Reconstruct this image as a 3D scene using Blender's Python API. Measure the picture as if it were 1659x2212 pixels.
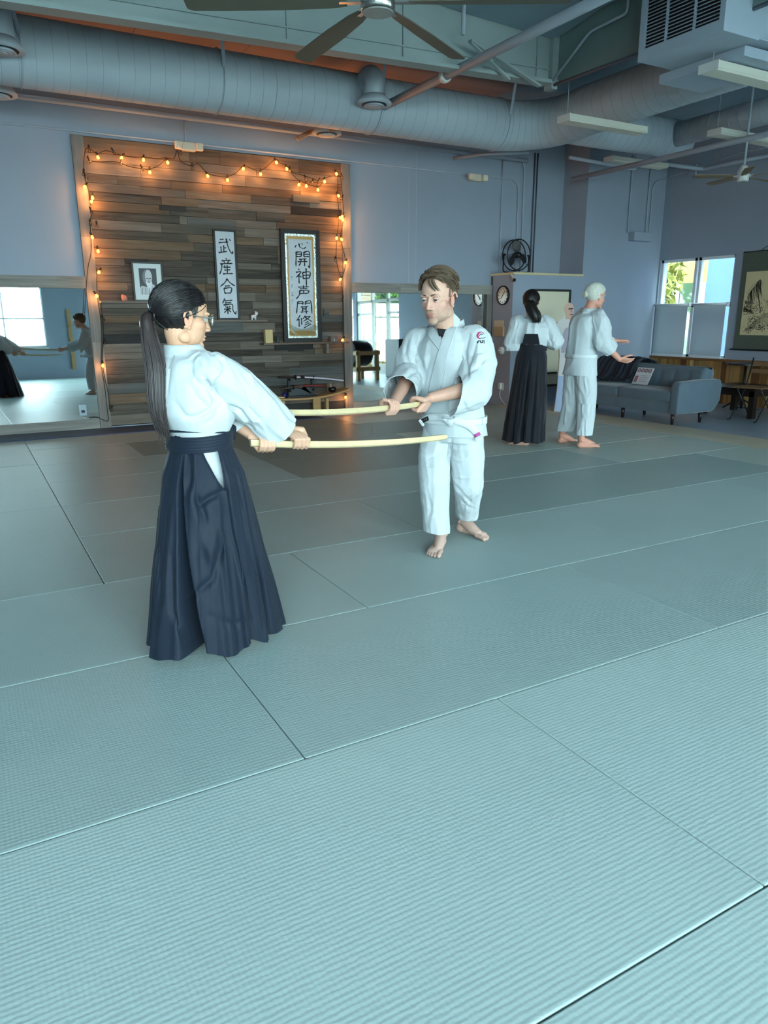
import bpy, bmesh, math, random
import numpy as np
from mathutils import Vector, Matrix
from mathutils.bvhtree import BVHTree

for o in list(bpy.data.objects):
    bpy.data.objects.remove(o, do_unlink=True)
scene = bpy.context.scene
COL = scene.collection
random.seed(7)
rng = np.random.default_rng(11)

# ------------------------------------------------------------------ camera
F_PX, YAW, PITCH, ROLL, CAM_H = 1577.0, 0.514411, 0.260203, -0.00372, 1.38
_f = np.array([math.sin(YAW)*math.cos(PITCH), math.cos(YAW)*math.cos(PITCH), -math.sin(PITCH)])
_r0 = np.array([math.cos(YAW), -math.sin(YAW), 0.0])
_u0 = np.cross(_r0, _f)
_r = math.cos(ROLL)*_r0 + math.sin(ROLL)*_u0
_u = -math.sin(ROLL)*_r0 + math.cos(ROLL)*_u0
CAM_O = np.array([0, 0, CAM_H])
cam_data = bpy.data.cameras.new('camera')
cam_data.sensor_fit = 'HORIZONTAL'
cam_data.sensor_width = 36.0
cam_data.lens = 36.0*F_PX/1659.0
cam_data.clip_start = 0.05
cam_data.clip_end = 300
cam = bpy.data.objects.new('camera', cam_data)
COL.objects.link(cam)
cam.matrix_world = Matrix(((_r[0], _u[0], -_f[0], 0), (_r[1], _u[1], -_f[1], 0), (_r[2], _u[2], -_f[2], CAM_H), (0, 0, 0, 1)))
scene.camera = cam

# ------------------------------------------------------------------ world, sun, window light, exposure
world = bpy.data.worlds.new('world')
scene.world = world
world.use_nodes = True
bg = world.node_tree.nodes['Background']
bg.inputs['Color'].default_value = (0.84, 0.945, 1.0, 1)
bg.inputs['Strength'].default_value = 11.0
sun_data = bpy.data.lights.new('sun', 'SUN')
sun_data.energy = 3.0
sun_data.angle = 0.01
sun_data.color = (1.0, 0.93, 0.82)
sun = bpy.data.objects.new('sun', sun_data)
COL.objects.link(sun)
sun.rotation_euler = Vector((0.25, -0.6, -0.8)).to_track_quat('-Z', 'Y').to_euler()


def portal(name, loc, direction, sx, sy):
    """a daylight portal filling a window opening (guides sky light through the glass)"""
    d = bpy.data.lights.new(name, 'AREA')
    d.shape = 'RECTANGLE'
    d.size = sx
    d.size_y = sy
    d.cycles.is_portal = True
    o = bpy.data.objects.new(name, d)
    COL.objects.link(o)
    o.location = loc
    o.rotation_euler = Vector(direction).to_track_quat('-Z', 'Z').to_euler()
    return o


portal('window_daylight', (-1.74, -4.17, 2.1), (0, 1, 0), 8.5, 2.4)
portal('window_daylight', (7.2, -4.17, 1.2), (0, 1, 0), 6.2, 2.2)  # portal of the unseen band added for light from the right
portal('added_storefront_daylight', (10.97, -2.6, 1.2), (-1, 0, 0), 2.4, 2.2)  # portal of the added side glazing, out of view
portal('entry_daylight', (10.97, 0.17, 1.5), (-1, 0, 0), 2.65, 2.9)
portal('side_window_daylight', (10.97, 8.73, 1.95), (-1, 0, 0), 1.45, 0.8)
scene.view_settings.view_transform = 'Standard'
scene.view_settings.look = 'None'
scene.view_settings.gamma = 1.0
scene.view_settings.use_curve_mapping = False
scene.view_settings.exposure = 1.6
scene.cycles.caustics_reflective = False
scene.cycles.caustics_refractive = False
scene.cycles.max_bounces = 8
scene.cycles.diffuse_bounces = 4
scene.cycles.glossy_bounces = 4
scene.cycles.transparent_max_bounces = 8


# ------------------------------------------------------------------ helpers
def S(c):
    """sRGB 0-255 to linear"""
    return tuple(((v/255.0)/12.92 if v <= 10.3 else (((v/255.0)+0.055)/1.055)**2.4) for v in c)


def ray(x, y):
    return _f + _r*(x-829.5)/F_PX - _u*(y-1106.0)/F_PX


def onY(x, y, Y):
    d = ray(x, y)
    return CAM_O + d*(Y/d[1])


def onX(x, y, X):
    d = ray(x, y)
    return CAM_O + d*(X/d[0])


def onZ(x, y, Z=0.0):
    d = ray(x, y)
    return CAM_O + d*((Z-CAM_H)/d[2])


def nd(m, t, **kw):
    n = m.node_tree.nodes.new(t)
    for k, v in kw.items():
        setattr(n, k, v)
    return n


_mats = {}


def M(name, col, rough=0.6, spec=0.35, metal=0.0, var=0.0, vscale=3.0, bump=0.0, bscale=60.0, stretch=None, sheen=0.0, attr=None):
    """procedural material: principled with noise colour variation and noise bump, world-position coordinates"""
    if name in _mats:
        return _mats[name]
    m = bpy.data.materials.new(name)
    m.use_nodes = True
    nt = m.node_tree
    L = nt.links.new
    b = nt.nodes['Principled BSDF']
    c = S(col)
    b.inputs['Base Color'].default_value = (*c, 1)
    b.inputs['Roughness'].default_value = rough
    b.inputs['Specular IOR Level'].default_value = spec
    b.inputs['Metallic'].default_value = metal
    if sheen:
        b.inputs['Sheen Weight'].default_value = sheen
    g = nd(m, 'ShaderNodeNewGeometry')
    src = g.outputs['Position']
    if stretch:
        mp = nd(m, 'ShaderNodeMapping')
        mp.inputs['Scale'].default_value = stretch
        L(src, mp.inputs['Vector'])
        src = mp.outputs['Vector']
    colsock = None
    if attr:
        a = nd(m, 'ShaderNodeAttribute', attribute_name=attr)
        colsock = a.outputs['Color']
    if var:
        n = nd(m, 'ShaderNodeTexNoise')
        n.inputs['Scale'].default_value = vscale
        n.inputs['Detail'].default_value = 5
        L(src, n.inputs['Vector'])
        mr = nd(m, 'ShaderNodeMapRange')
        mr.inputs['From Min'].default_value = 0.25
        mr.inputs['From Max'].default_value = 0.75
        mr.inputs['To Min'].default_value = 1-var
        mr.inputs['To Max'].default_value = 1+var
        L(n.outputs['Fac'], mr.inputs['Value'])
        mx = nd(m, 'ShaderNodeVectorMath', operation='SCALE')
        if colsock:
            L(colsock, mx.inputs[0])
        else:
            mx.inputs[0].default_value = c
        L(mr.outputs['Result'], mx.inputs['Scale'])
        colsock = mx.outputs['Vector']
    if colsock:
        L(colsock, b.inputs['Base Color'])
    if bump:
        n2 = nd(m, 'ShaderNodeTexNoise')
        n2.inputs['Scale'].default_value = bscale
        n2.inputs['Detail'].default_value = 4
        L(src, n2.inputs['Vector'])
        bp = nd(m, 'ShaderNodeBump')
        bp.inputs['Strength'].default_value = bump
        bp.inputs['Distance'].default_value = 0.01
        L(n2.outputs['Fac'], bp.inputs['Height'])
        L(bp.outputs['Normal'], b.inputs['Normal'])
    _mats[name] = m
    return m


def emit(name, col, strength):
    if name in _mats:
        return _mats[name]
    m = bpy.data.materials.new(name)
    m.use_nodes = True
    b = m.node_tree.nodes['Principled BSDF']
    b.inputs['Base Color'].default_value = (*S(col), 1)
    b.inputs['Emission Color'].default_value = (*S(col), 1)
    b.inputs['Emission Strength'].default_value = strength
    _mats[name] = m
    return m


def glassmat(name, tint=(235, 245, 245), refl=0.5):
    if name in _mats:
        return _mats[name]
    m = bpy.data.materials.new(name)
    m.use_nodes = True
    nt = m.node_tree
    L = nt.links.new
    nt.nodes.remove(nt.nodes['Principled BSDF'])
    t = nd(m, 'ShaderNodeBsdfTransparent')
    t.inputs['Color'].default_value = (*S(tint), 1)
    g = nd(m, 'ShaderNodeBsdfGlossy')
    g.inputs['Roughness'].default_value = 0.02
    fr = nd(m, 'ShaderNodeFresnel')
    ml = nd(m, 'ShaderNodeMath', operation='MULTIPLY')
    ml.inputs[1].default_value = refl
    L(fr.outputs[0], ml.inputs[0])
    mx = nd(m, 'ShaderNodeMixShader')
    L(ml.outputs[0], mx.inputs[0])
    L(t.outputs[0], mx.inputs[1])
    L(g.outputs[0], mx.inputs[2])
    L(mx.outputs[0], nt.nodes['Material Output'].inputs['Surface'])
    _mats[name] = m
    return m


def woodmat(name, ramp, axis='X', rough=0.75, gscale=1.0, rnd=0.35, contrast=1.0, bump=0.35):
    """weathered board: ramp over per-object random + stretched grain, world position"""
    if name in _mats:
        return _mats[name]
    m = bpy.data.materials.new(name)
    m.use_nodes = True
    nt = m.node_tree
    L = nt.links.new
    b = nt.nodes['Principled BSDF']
    b.inputs['Roughness'].default_value = rough
    b.inputs['Specular IOR Level'].default_value = 0.25
    g = nd(m, 'ShaderNodeNewGeometry')
    oi = nd(m, 'ShaderNodeObjectInfo')
    off = nd(m, 'ShaderNodeVectorMath', operation='SCALE')
    off.inputs[0].default_value = (37.0, 21.0, 53.0)
    L(oi.outputs['Random'], off.inputs['Scale'])
    ad = nd(m, 'ShaderNodeVectorMath', operation='ADD')
    L(g.outputs['Position'], ad.inputs[0])
    L(off.outputs[0], ad.inputs[1])
    mp = nd(m, 'ShaderNodeMapping')
    s = {'X': (1.2, 20, 20), 'Y': (20, 1.2, 20), 'Z': (20, 20, 1.2)}[axis]
    mp.inputs['Scale'].default_value = tuple(v*gscale for v in s)
    L(ad.outputs[0], mp.inputs['Vector'])
    n = nd(m, 'ShaderNodeTexNoise')
    n.inputs['Scale'].default_value = 1.6
    n.inputs['Detail'].default_value = 8
    n.inputs['Roughness'].default_value = 0.65
    n.inputs['Distortion'].default_value = 0.6
    L(mp.outputs[0], n.inputs['Vector'])
    m1 = nd(m, 'ShaderNodeMath', operation='MULTIPLY_ADD')
    m1.inputs[1].default_value = contrast
    m1.inputs[2].default_value = 0.5-0.5*contrast-rnd*0.5
    L(n.outputs['Fac'], m1.inputs[0])
    m2 = nd(m, 'ShaderNodeMath', operation='MULTIPLY_ADD')
    m2.inputs[1].default_value = rnd
    L(oi.outputs['Random'], m2.inputs[0])
    L(m1.outputs[0], m2.inputs[2])
    cr = nd(m, 'ShaderNodeValToRGB')
    el = cr.color_ramp.elements
    while len(el) > 1:
        el.remove(el[-1])
    el[0].position = ramp[0][0]
    el[0].color = (*S(ramp[0][1]), 1)
    for p, c in ramp[1:]:
        e = el.new(p)
        e.color = (*S(c), 1)
    L(m2.outputs[0], cr.inputs['Fac'])
    L(cr.outputs['Color'], b.inputs['Base Color'])
    bp = nd(m, 'ShaderNodeBump')
    bp.inputs['Strength'].default_value = bump
    bp.inputs['Distance'].default_value = 0.006
    L(n.outputs['Fac'], bp.inputs['Height'])
    L(bp.outputs['Normal'], b.inputs['Normal'])
    _mats[name] = m
    return m


def _set(o, label=None, cat=None, group=None, kind=None):
    if label:
        o['label'] = label
    if cat:
        o['category'] = cat
    if group:
        o['group'] = group
    if kind:
        o['kind'] = kind
    return o


def thing(name, label, cat, loc=(0, 0, 0), group=None):
    o = bpy.data.objects.new(name, None)
    o.empty_display_size = 0.1
    COL.objects.link(o)
    o.location = Vector([float(v) for v in loc])
    return _set(o, label, cat, group)


def adopt(o, parent):
    if parent is not None:
        o.parent = parent
        p = parent
        loc = Vector((0, 0, 0))
        while p is not None:
            loc = loc + p.location
            p = p.parent
        if parent.type == 'EMPTY' or parent.location.length > 0:
            o.matrix_parent_inverse = Matrix.Translation(-loc)
    return o


def mesh_obj(name, verts, faces, mat=None, parent=None, smooth=False, label=None, cat=None, group=None, kind=None, bevel=0.0, bseg=2):
    me = bpy.data.meshes.new(name)
    if isinstance(verts, np.ndarray):
        verts = verts.tolist()
    if isinstance(faces, np.ndarray):
        faces = faces.tolist()
    me.from_pydata([tuple(v) for v in verts], [], faces)
    if bevel:
        bm = bmesh.new()
        bm.from_mesh(me)
        bmesh.ops.remove_doubles(bm, verts=bm.verts, dist=1e-5)
        ed = [e for e in bm.edges if len(e.link_faces) == 2 and e.calc_face_angle(0) > 0.5]
        bmesh.ops.bevel(bm, geom=ed, offset=bevel, segments=bseg, profile=0.5, affect='EDGES', clamp_overlap=True)
        bm.to_mesh(me)
        bm.free()
    if smooth:
        me.polygons.foreach_set('use_smooth', [True]*len(me.polygons))
    if mat is not None:
        me.materials.append(mat)
    o = bpy.data.objects.new(name, me)
    COL.objects.link(o)
    adopt(o, parent)
    return _set(o, label, cat, group, kind)


def norm(v):
    v = np.asarray(v, float)
    return v/(np.linalg.norm(v)+1e-12)


def frame(t, up=(0, 0, 1)):
    t = norm(t)
    up = np.asarray(up, float)
    if abs(t@up) > 0.98:
        up = np.array([1.0, 0, 0]) if abs(t[0]) < 0.9 else np.array([0, 1.0, 0])
    a = norm(np.cross(up, t))
    b = np.cross(t, a)
    return a, b


class MB:
    def __init__(s):
        s.v = []
        s.f = []

    def add(s, v, f):
        k = len(s.v)
        s.v += [tuple(map(float, p)) for p in v]
        s.f += [tuple(i+k for i in q) for q in f]
        return s

    def box(s, lo, hi):
        x0, y0, z0 = lo
        x1, y1, z1 = hi
        v = [(x0, y0, z0), (x1, y0, z0), (x1, y1, z0), (x0, y1, z0), (x0, y0, z1), (x1, y0, z1), (x1, y1, z1), (x0, y1, z1)]
        return s.add(v, [(0, 3, 2, 1), (4, 5, 6, 7), (0, 1, 5, 4), (1, 2, 6, 5), (2, 3, 7, 6), (3, 0, 4, 7)])

    def bar(s, p, q, w, h, up=(0, 0, 1)):
        p = np.asarray(p, float)
        q = np.asarray(q, float)
        a, b = frame(q-p, up)
        v = [c+a*i*w/2+b*j*h/2 for c in (p, q) for i, j in ((-1, -1), (1, -1), (1, 1), (-1, 1))]
        return s.add(v, [(0, 3, 2, 1), (4, 5, 6, 7), (0, 1, 5, 4), (1, 2, 6, 5), (2, 3, 7, 6), (3, 0, 4, 7)])

    def tube(s, pts, r, seg=8, caps=True, closed=False, flat=1.0, up=(0, 0, 1)):
        pts = np.asarray(pts, float)
        n = len(pts)
        rr = np.full(n, float(r)) if np.isscalar(r) else np.asarray(r, float)
        t = np.gradient(pts, axis=0)
        if closed:
            t = np.roll(pts, -1, 0)-np.roll(pts, 1, 0)
        a, b = frame(t[0], up)
        v = []
        for i in range(n):
            ti = norm(t[i])
            a = norm(a-ti*(a@ti))
            b = np.cross(ti, a)
            for k in range(seg):
                w = 2*math.pi*k/seg
                v.append(pts[i]+rr[i]*(math.cos(w)*a+flat*math.sin(w)*b))
        f = []
        for i in range(n if closed else n-1):
            j = (i+1) % n
            for k in range(seg):
                l = (k+1) % seg
                f.append((i*seg+k, i*seg+l, j*seg+l, j*seg+k))
        if caps and not closed:
            f.append(tuple(range(seg))[::-1])
            f.append(tuple((n-1)*seg+k for k in range(seg)))
        return s.add(v, f)

    def loft(s, rings, caps=True):
        n = len(rings)
        seg = len(rings[0])
        v = [p for R in rings for p in R]
        f = []
        for i in range(n-1):
            for k in range(seg):
                l = (k+1) % seg
                f.append((i*seg+k, i*seg+l, (i+1)*seg+l, (i+1)*seg+k))
        if caps:
            f.append(tuple(range(seg))[::-1])
            f.append(tuple((n-1)*seg+k for k in range(seg)))
        return s.add(v, f)

    def lathe(s, base, axis, prof, seg=24, caps=True):
        axis = norm(axis)
        a, b = frame(axis)
        base = np.asarray(base, float)
        rings = [[base+axis*h+r*(math.cos(2*math.pi*k/seg)*a+math.sin(2*math.pi*k/seg)*b) for k in range(seg)] for r, h in prof]
        return s.loft(rings, caps)

    def prism(s, poly, vec):
        poly = [np.asarray(p, float) for p in poly]
        vec = np.asarray(vec, float)
        n = len(poly)
        v = poly+[p+vec for p in poly]
        f = [tuple(range(n))[::-1], tuple(range(n, 2*n))]+[(i, (i+1) % n, n+(i+1) % n, n+i) for i in range(n)]
        return s.add(v, f)

    def ell(s, c, r, axes=None, nu=20, nv=12):
        c = np.asarray(c, float)
        ax = np.eye(3) if axes is None else np.asarray(axes, float)
        v = [c+ax[2]*r[2]]
        for i in range(1, nv):
            ph = math.pi*i/nv
            for k in range(nu):
                th = 2*math.pi*k/nu
                v.append(c+ax[0]*r[0]*math.sin(ph)*math.cos(th)+ax[1]*r[1]*math.sin(ph)*math.sin(th)+ax[2]*r[2]*math.cos(ph))
        v.append(c-ax[2]*r[2])
        f = []
        for k in range(nu):
            f.append((0, 1+k, 1+(k+1) % nu))
        for i in range(nv-2):
            for k in range(nu):
                f.append((1+i*nu+k, 1+(i+1)*nu+k, 1+(i+1)*nu+(k+1) % nu, 1+i*nu+(k+1) % nu))
        e = len(v)-1
        for k in range(nu):
            f.append((e, 1+(nv-2)*nu+(k+1) % nu, 1+(nv-2)*nu+k))
        return s.add(v, f)

    def build(s, name, mat=None, parent=None, smooth=False, **kw):
        return mesh_obj(name, s.v, s.f, mat, parent, smooth, **kw)


def box(name, lo, hi, mat, parent=None, **kw):
    lo, hi = np.minimum(lo, hi), np.maximum(lo, hi)
    return MB().box(lo, hi).build(name, mat, parent, **kw)


def arc_pts(pts, rad=0.12, n=6):
    """polyline with rounded corners"""
    P = [np.asarray(p, float) for p in pts]
    out = [P[0]]
    for i in range(1, len(P)-1):
        a, b = norm(P[i-1]-P[i]), norm(P[i+1]-P[i])
        r = min(rad, np.linalg.norm(P[i-1]-P[i])*0.45, np.linalg.norm(P[i+1]-P[i])*0.45)
        s, e = P[i]+a*r, P[i]+b*r
        for k in range(n+1):
            t = k/n
            out.append((1-t)**2*s+2*t*(1-t)*P[i]+t*t*e)
    out.append(P[-1])
    return out


def smooth_path(P, n=24):
    """Catmull-Rom through the points"""
    P = np.asarray(P, float)
    Q = np.vstack([2*P[0]-P[1], P, 2*P[-1]-P[-2]])
    out = []
    m = len(P)-1
    for k in range(n+1):
        u = k/n*m
        i = min(int(u), m-1)
        t = u-i
        p0, p1, p2, p3 = Q[i], Q[i+1], Q[i+2], Q[i+3]
        out.append(0.5*((2*p1)+(-p0+p2)*t+(2*p0-5*p1+4*p2-p3)*t*t+(-p0+3*p1-3*p2+p3)*t**3))
    return np.array(out)
# ------------------------------------------------------------------ materials of the room
m_wall = M('wall_paint', (146, 156, 170), 0.75, 0.2, var=0.03, vscale=1.3, bump=0.05, bscale=90)
m_wall2 = M('wall_paint_pier', (150, 157, 168), 0.75, 0.2, var=0.03, vscale=1.3)
m_white = M('white_enamel', (205, 208, 205), 0.45, 0.4)
m_duct = M('duct_paint', (172, 184, 194), 0.55, 0.4, var=0.05, vscale=2.0)
m_pipe = M('pipe_paint', (160, 170, 182), 0.55, 0.4)
m_dpipe = M('dark_conduit', (70, 78, 92), 0.5, 0.4)
m_steel = M('girder_paint', (146, 160, 160), 0.6, 0.3, var=0.06, vscale=1.5)
m_deckblue = M('insulation_fabric', (132, 152, 164), 0.7, 0.25, var=0.15, vscale=1.2, bump=0.6, bscale=3.0)
m_deckpink = M('bare_plywood_deck', (158, 136, 132), 0.8, 0.2, var=0.16, vscale=1.0, bump=0.1, bscale=20, stretch=(0.4, 3, 3))
m_black = M('black_metal', (16, 17, 20), 0.45, 0.4)
m_chrome = M('brushed_nickel', (190, 188, 182), 0.22, 0.5, metal=1.0)
m_concrete = M('concrete_floor', (150, 162, 176), 0.35, 0.45, var=0.18, vscale=1.6, bump=0.05, bscale=30)
m_tan = M('tan_ramp_vinyl', (184, 176, 156), 0.5, 0.35, var=0.05, vscale=3)
m_navy = M('navy_border_vinyl', (36, 50, 78), 0.45, 0.4)
m_cream = M('cream_board', (214, 206, 180), 0.55, 0.3, var=0.03)
m_dframe = M('dark_stained_frame', (44, 46, 42), 0.5, 0.35)


def tatami(name, col, rough):
    m = M(name, col, rough, 0.24)
    nt = m.node_tree
    L = nt.links.new
    b = nt.nodes['Principled BSDF']
    g = nd(m, 'ShaderNodeNewGeometry')
    oi = nd(m, 'ShaderNodeObjectInfo')
    hs = nd(m, 'ShaderNodeVectorMath', operation='SCALE')
    hs.inputs[0].default_value = S(col)
    n0 = nd(m, 'ShaderNodeTexNoise')
    n0.inputs['Scale'].default_value = 1.7
    L(g.outputs['Position'], n0.inputs['Vector'])
    a1 = nd(m, 'ShaderNodeMath', operation='MULTIPLY_ADD')
    a1.inputs[1].default_value = 0.12
    a1.inputs[2].default_value = 0.90
    L(n0.outputs['Fac'], a1.inputs[0])
    a2 = nd(m, 'ShaderNodeMath', operation='MULTIPLY_ADD')
    a2.inputs[1].default_value = 0.09
    L(oi.outputs['Random'], a2.inputs[0])
    L(a1.outputs[0], a2.inputs[2])
    L(a2.outputs[0], hs.inputs['Scale'])
    L(hs.outputs[0], b.inputs['Base Color'])
    # straw weave relief: ribs along X broken by cross stitches
    w = nd(m, 'ShaderNodeTexWave', wave_type='BANDS', bands_direction='Y')
    w.inputs['Scale'].default_value = 20.0
    w.inputs['Distortion'].default_value = 2.2
    w.inputs['Detail'].default_value = 1.0
    w.inputs['Detail Scale'].default_value = 3.0
    L(g.outputs['Position'], w.inputs['Vector'])
    w2 = nd(m, 'ShaderNodeTexWave', wave_type='BANDS', bands_direction='X')
    w2.inputs['Scale'].default_value = 24.0
    w2.inputs['Distortion'].default_value = 1.0
    L(g.outputs['Position'], w2.inputs['Vector'])
    n1 = nd(m, 'ShaderNodeTexNoise')
    n1.inputs['Scale'].default_value = 55.0
    n1.inputs['Detail'].default_value = 3.0
    L(g.outputs['Position'], n1.inputs['Vector'])
    s1 = nd(m, 'ShaderNodeMath', operation='MULTIPLY_ADD')
    s1.inputs[1].default_value = 0.35
    L(w2.outputs['Fac'], s1.inputs[0])
    L(w.outputs['Fac'], s1.inputs[2])
    s2 = nd(m, 'ShaderNodeMath', operation='MULTIPLY_ADD')
    s2.inputs[1].default_value = 1.8
    L(n1.outputs['Fac'], s2.inputs[0])
    L(s1.outputs[0], s2.inputs[2])
    bp = nd(m, 'ShaderNodeBump')
    bp.inputs['Strength'].default_value = 0.13
    bp.inputs['Distance'].default_value = 0.004
    L(s2.outputs[0], bp.inputs['Height'])
    L(bp.outputs['Normal'], b.inputs['Normal'])
    return m


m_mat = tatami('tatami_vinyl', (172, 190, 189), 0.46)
m_mat_falloff = tatami('tatami_vinyl_falloff', (157, 175, 174), 0.46)  # rows past the first: light falling off with distance put into the colour
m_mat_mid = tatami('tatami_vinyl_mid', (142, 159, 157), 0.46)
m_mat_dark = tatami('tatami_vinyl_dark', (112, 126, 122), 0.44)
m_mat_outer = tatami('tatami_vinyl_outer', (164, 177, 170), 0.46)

# ------------------------------------------------------------------ floor and mats
ZF = -0.03
floor = box('floor', (-6.7, -4.4, ZF-0.2), (11.2, 10.3, ZF), m_concrete, kind='structure')


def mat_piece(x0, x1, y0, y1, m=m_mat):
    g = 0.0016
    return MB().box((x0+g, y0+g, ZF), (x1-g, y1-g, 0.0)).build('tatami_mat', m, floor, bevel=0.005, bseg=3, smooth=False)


YR = [-4.18, -3.2, -2.18, -1.16, -0.15, 0.86, 1.94, 2.96, 3.97, 4.96, 5.89, 6.84, 7.72, 8.71, 9.45]
joints = {0: 0.0, 1: 1.0, 2: 0.3, 3: 1.2, 4: 0.7, 5: 1.58, 6: 0.8, 7: 1.58, 8: 2.55, 9: 1.5, 10: 2.5, 11: 2.5, 12: 1.5, 13: 2.5}
XE = 7.38
for r in range(len(YR)-1):
    y0, y1 = YR[r], YR[r+1]
    lo = 0.51 if y0 > 3.9 else -6.4
    j = joints[r]
    xs = []
    x = j-2.0*20
    step = 2.06 if r == 6 else 2.0
    x = j-step*10
    while x < XE:
        if x > lo+0.15:
            xs.append(x)
        x += step
    xs = [lo]+[v for v in xs if v < XE-0.15]+[XE]
    for a, b in zip(xs[:-1], xs[1:]):
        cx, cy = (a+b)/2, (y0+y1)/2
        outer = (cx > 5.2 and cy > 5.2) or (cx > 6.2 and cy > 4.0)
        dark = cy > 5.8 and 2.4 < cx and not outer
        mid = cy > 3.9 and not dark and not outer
        mat_piece(a, b, y0, y1, m_mat_outer if outer else (m_mat_dark if dark else (m_mat_mid if mid else (m_mat_falloff if cy > 1.95 else m_mat))))
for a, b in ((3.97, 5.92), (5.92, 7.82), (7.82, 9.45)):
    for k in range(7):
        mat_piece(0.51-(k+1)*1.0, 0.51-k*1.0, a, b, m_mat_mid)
MB().prism([(7.385, -1.0, ZF), (7.385, -1.0, 0.0), (7.6, -1.0, 0.0), (8.14, -1.0, ZF+0.006), (8.14, -1.0, ZF)], (0, 10.47, 0)).build(
    'trim_1', m_tan, kind='structure')
MB().box((-6.4, 9.455, ZF), (4.38, 10.0, 0.012)).build('trim_2', m_navy, kind='structure', bevel=0.008)

# ------------------------------------------------------------------ walls
ZC = 4.35
YB = 10.05
XR = 11.0
YF = -4.2
XL = -6.5
YP = 9.49
wb = box('wall_back', (XL-0.2, YB, ZF), (9.4, YB+0.2, ZC), m_wall, kind='structure')
for px in (883, 899):
    p = onY(px, 450, YB)
    box('wall_seam', (p[0]-0.004, YB-0.004, 1.9), (p[0]+0.004, YB, 3.85), m_pipe, wb)
MB().box((7.72, YP, ZF), (9.18, YB, 2.03)).build('wall_pier', m_wall2, kind='structure')
box('wall_pier_front', (7.722, YP-0.004, ZF), (9.18, YP, 2.03), m_wall, kind='structure')
ledge = box('trim_3', (7.70, YP-0.03, 2.03), (9.18, YB, 2.065), M('ledge_wood', (205, 190, 150), 0.45, 0.4, var=0.1, vscale=8, stretch=(1, 10, 10)), kind='structure', bevel=0.004)
MB().box((9.18, YP, ZF), (XR+0.2, YB+0.2, ZC)).build('wall_back_right', m_wall, kind='structure')
# right wall with entry opening (Y -1.15..1.5) and window opening (Y 7.97..9.46)
EY0, EY1, EZ = -1.15, 1.5, 2.98
WY0, WY1, WZ0, WZ1 = 7.97, 9.46, 0.70, 2.34
w = MB()
w.box((XR, YF, ZF), (XR+0.2, -3.9, ZC))
w.box((XR, -3.9, 2.3), (XR+0.2, -1.35, ZC))
w.box((XR, -3.9, ZF), (XR+0.2, -1.35, 0.1))
w.box((XR, -1.35, ZF), (XR+0.2, EY0, ZC))
w.box((XR, EY0, EZ), (XR+0.2, EY1, ZC))
w.box((XR, EY1, ZF), (XR+0.2, WY0, ZC))
w.box((XR, WY0, ZF), (XR+0.2, WY1, WZ0))
w.box((XR, WY0, WZ1), (XR+0.2, WY1, ZC))
w.box((XR, WY1, ZF), (XR+0.2, YP, ZC))
w.build('wall_right', m_wall, kind='structure')
# front wall (behind the camera) with two window bands
FX = [(-6.0, 2.52), (4.1, 10.3)]  # second band unseen, added and sized for the light it casts on the floor
FZ0, FZ1 = 0.92, 3.3
w = MB()
w.box((XL-0.2, YF-0.2, ZF), (4.1, YF, FZ0))
w.box((4.1, YF-0.2, ZF), (XR+0.2, YF, 0.1))
w.box((XL-0.2, YF-0.2, FZ1), (4.1, YF, ZC))
w.box((4.1, YF-0.2, 2.3), (XR+0.2, YF, ZC))
for a, b in ((XL-0.2, -6.0), (2.52, 4.1), (10.3, XR+0.2)):
    w.box((a, YF-0.2, FZ0 if b < 5 else 0.1), (b, YF, FZ1 if b < 5 else 2.3))
w.build('wall_front', m_wall, kind='structure')
box('wall_left', (XL-0.2, YF-0.2, ZF), (XL, YB+0.2, ZC), m_wall, kind='structure')
m_alu = M('aluminium_frame', (168, 176, 178), 0.4, 0.5)
m_glass = glassmat('window_glass')
for n, (a, b) in enumerate(FX):
    fr = MB()
    FZ0, FZ1 = (0.92, 3.3) if n == 0 else (0.1, 2.3)
    fr.box((a, YF-0.13, FZ0), (b, YF-0.05, FZ0+0.06)).box((a, YF-0.13, FZ1-0.06), (b, YF-0.05, FZ1))
    k = int(round((b-a)/1.05))
    st = (b-a)/k
    wn = fr.build('window_%d' % (n+1), m_alu, kind='structure')
    for i in range(k+1):
        x = b-i*st
        box('mullion', (x-0.03, YF-0.13, FZ0+0.06), (x+0.03, YF-0.05, FZ1-0.06), m_alu, wn)
    box('transom', (a, YF-0.12, 1.72), (b, YF-0.06, 1.78), m_alu, wn)
    for i in range(k):
        x = b-i*st
        box('pane', (x-st+0.03, YF-0.095, FZ0+0.06), (x-0.03, YF-0.09, 1.72), m_glass, wn)
        box('pane', (x-st+0.03, YF-0.095, 1.78), (x-0.03, YF-0.09, FZ1-0.06), m_glass, wn)
    box('window_sill', (a-0.03, YF-0.02, FZ0-0.04), (b+0.03, YF+0.09, FZ0), m_white, wn)

sf = box('window_4', (XR+0.05, -3.9, 0.1), (XR+0.13, -1.35, 0.16), m_alu, kind='structure')  # unseen glazing beside the entry, added to brighten the floor
box('window_frame', (XR+0.05, -3.9, 2.24), (XR+0.13, -1.35, 2.3), m_alu, sf)
for i in range(4):
    y = -3.87+i*0.83
    box('mullion', (XR+0.05, y-0.03, 0.16), (XR+0.13, y+0.03, 2.24), m_alu, sf)
    if i < 3:
        box('pane', (XR+0.088, y+0.03, 0.16), (XR+0.092, y+0.80, 2.24), m_glass, sf)

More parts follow.
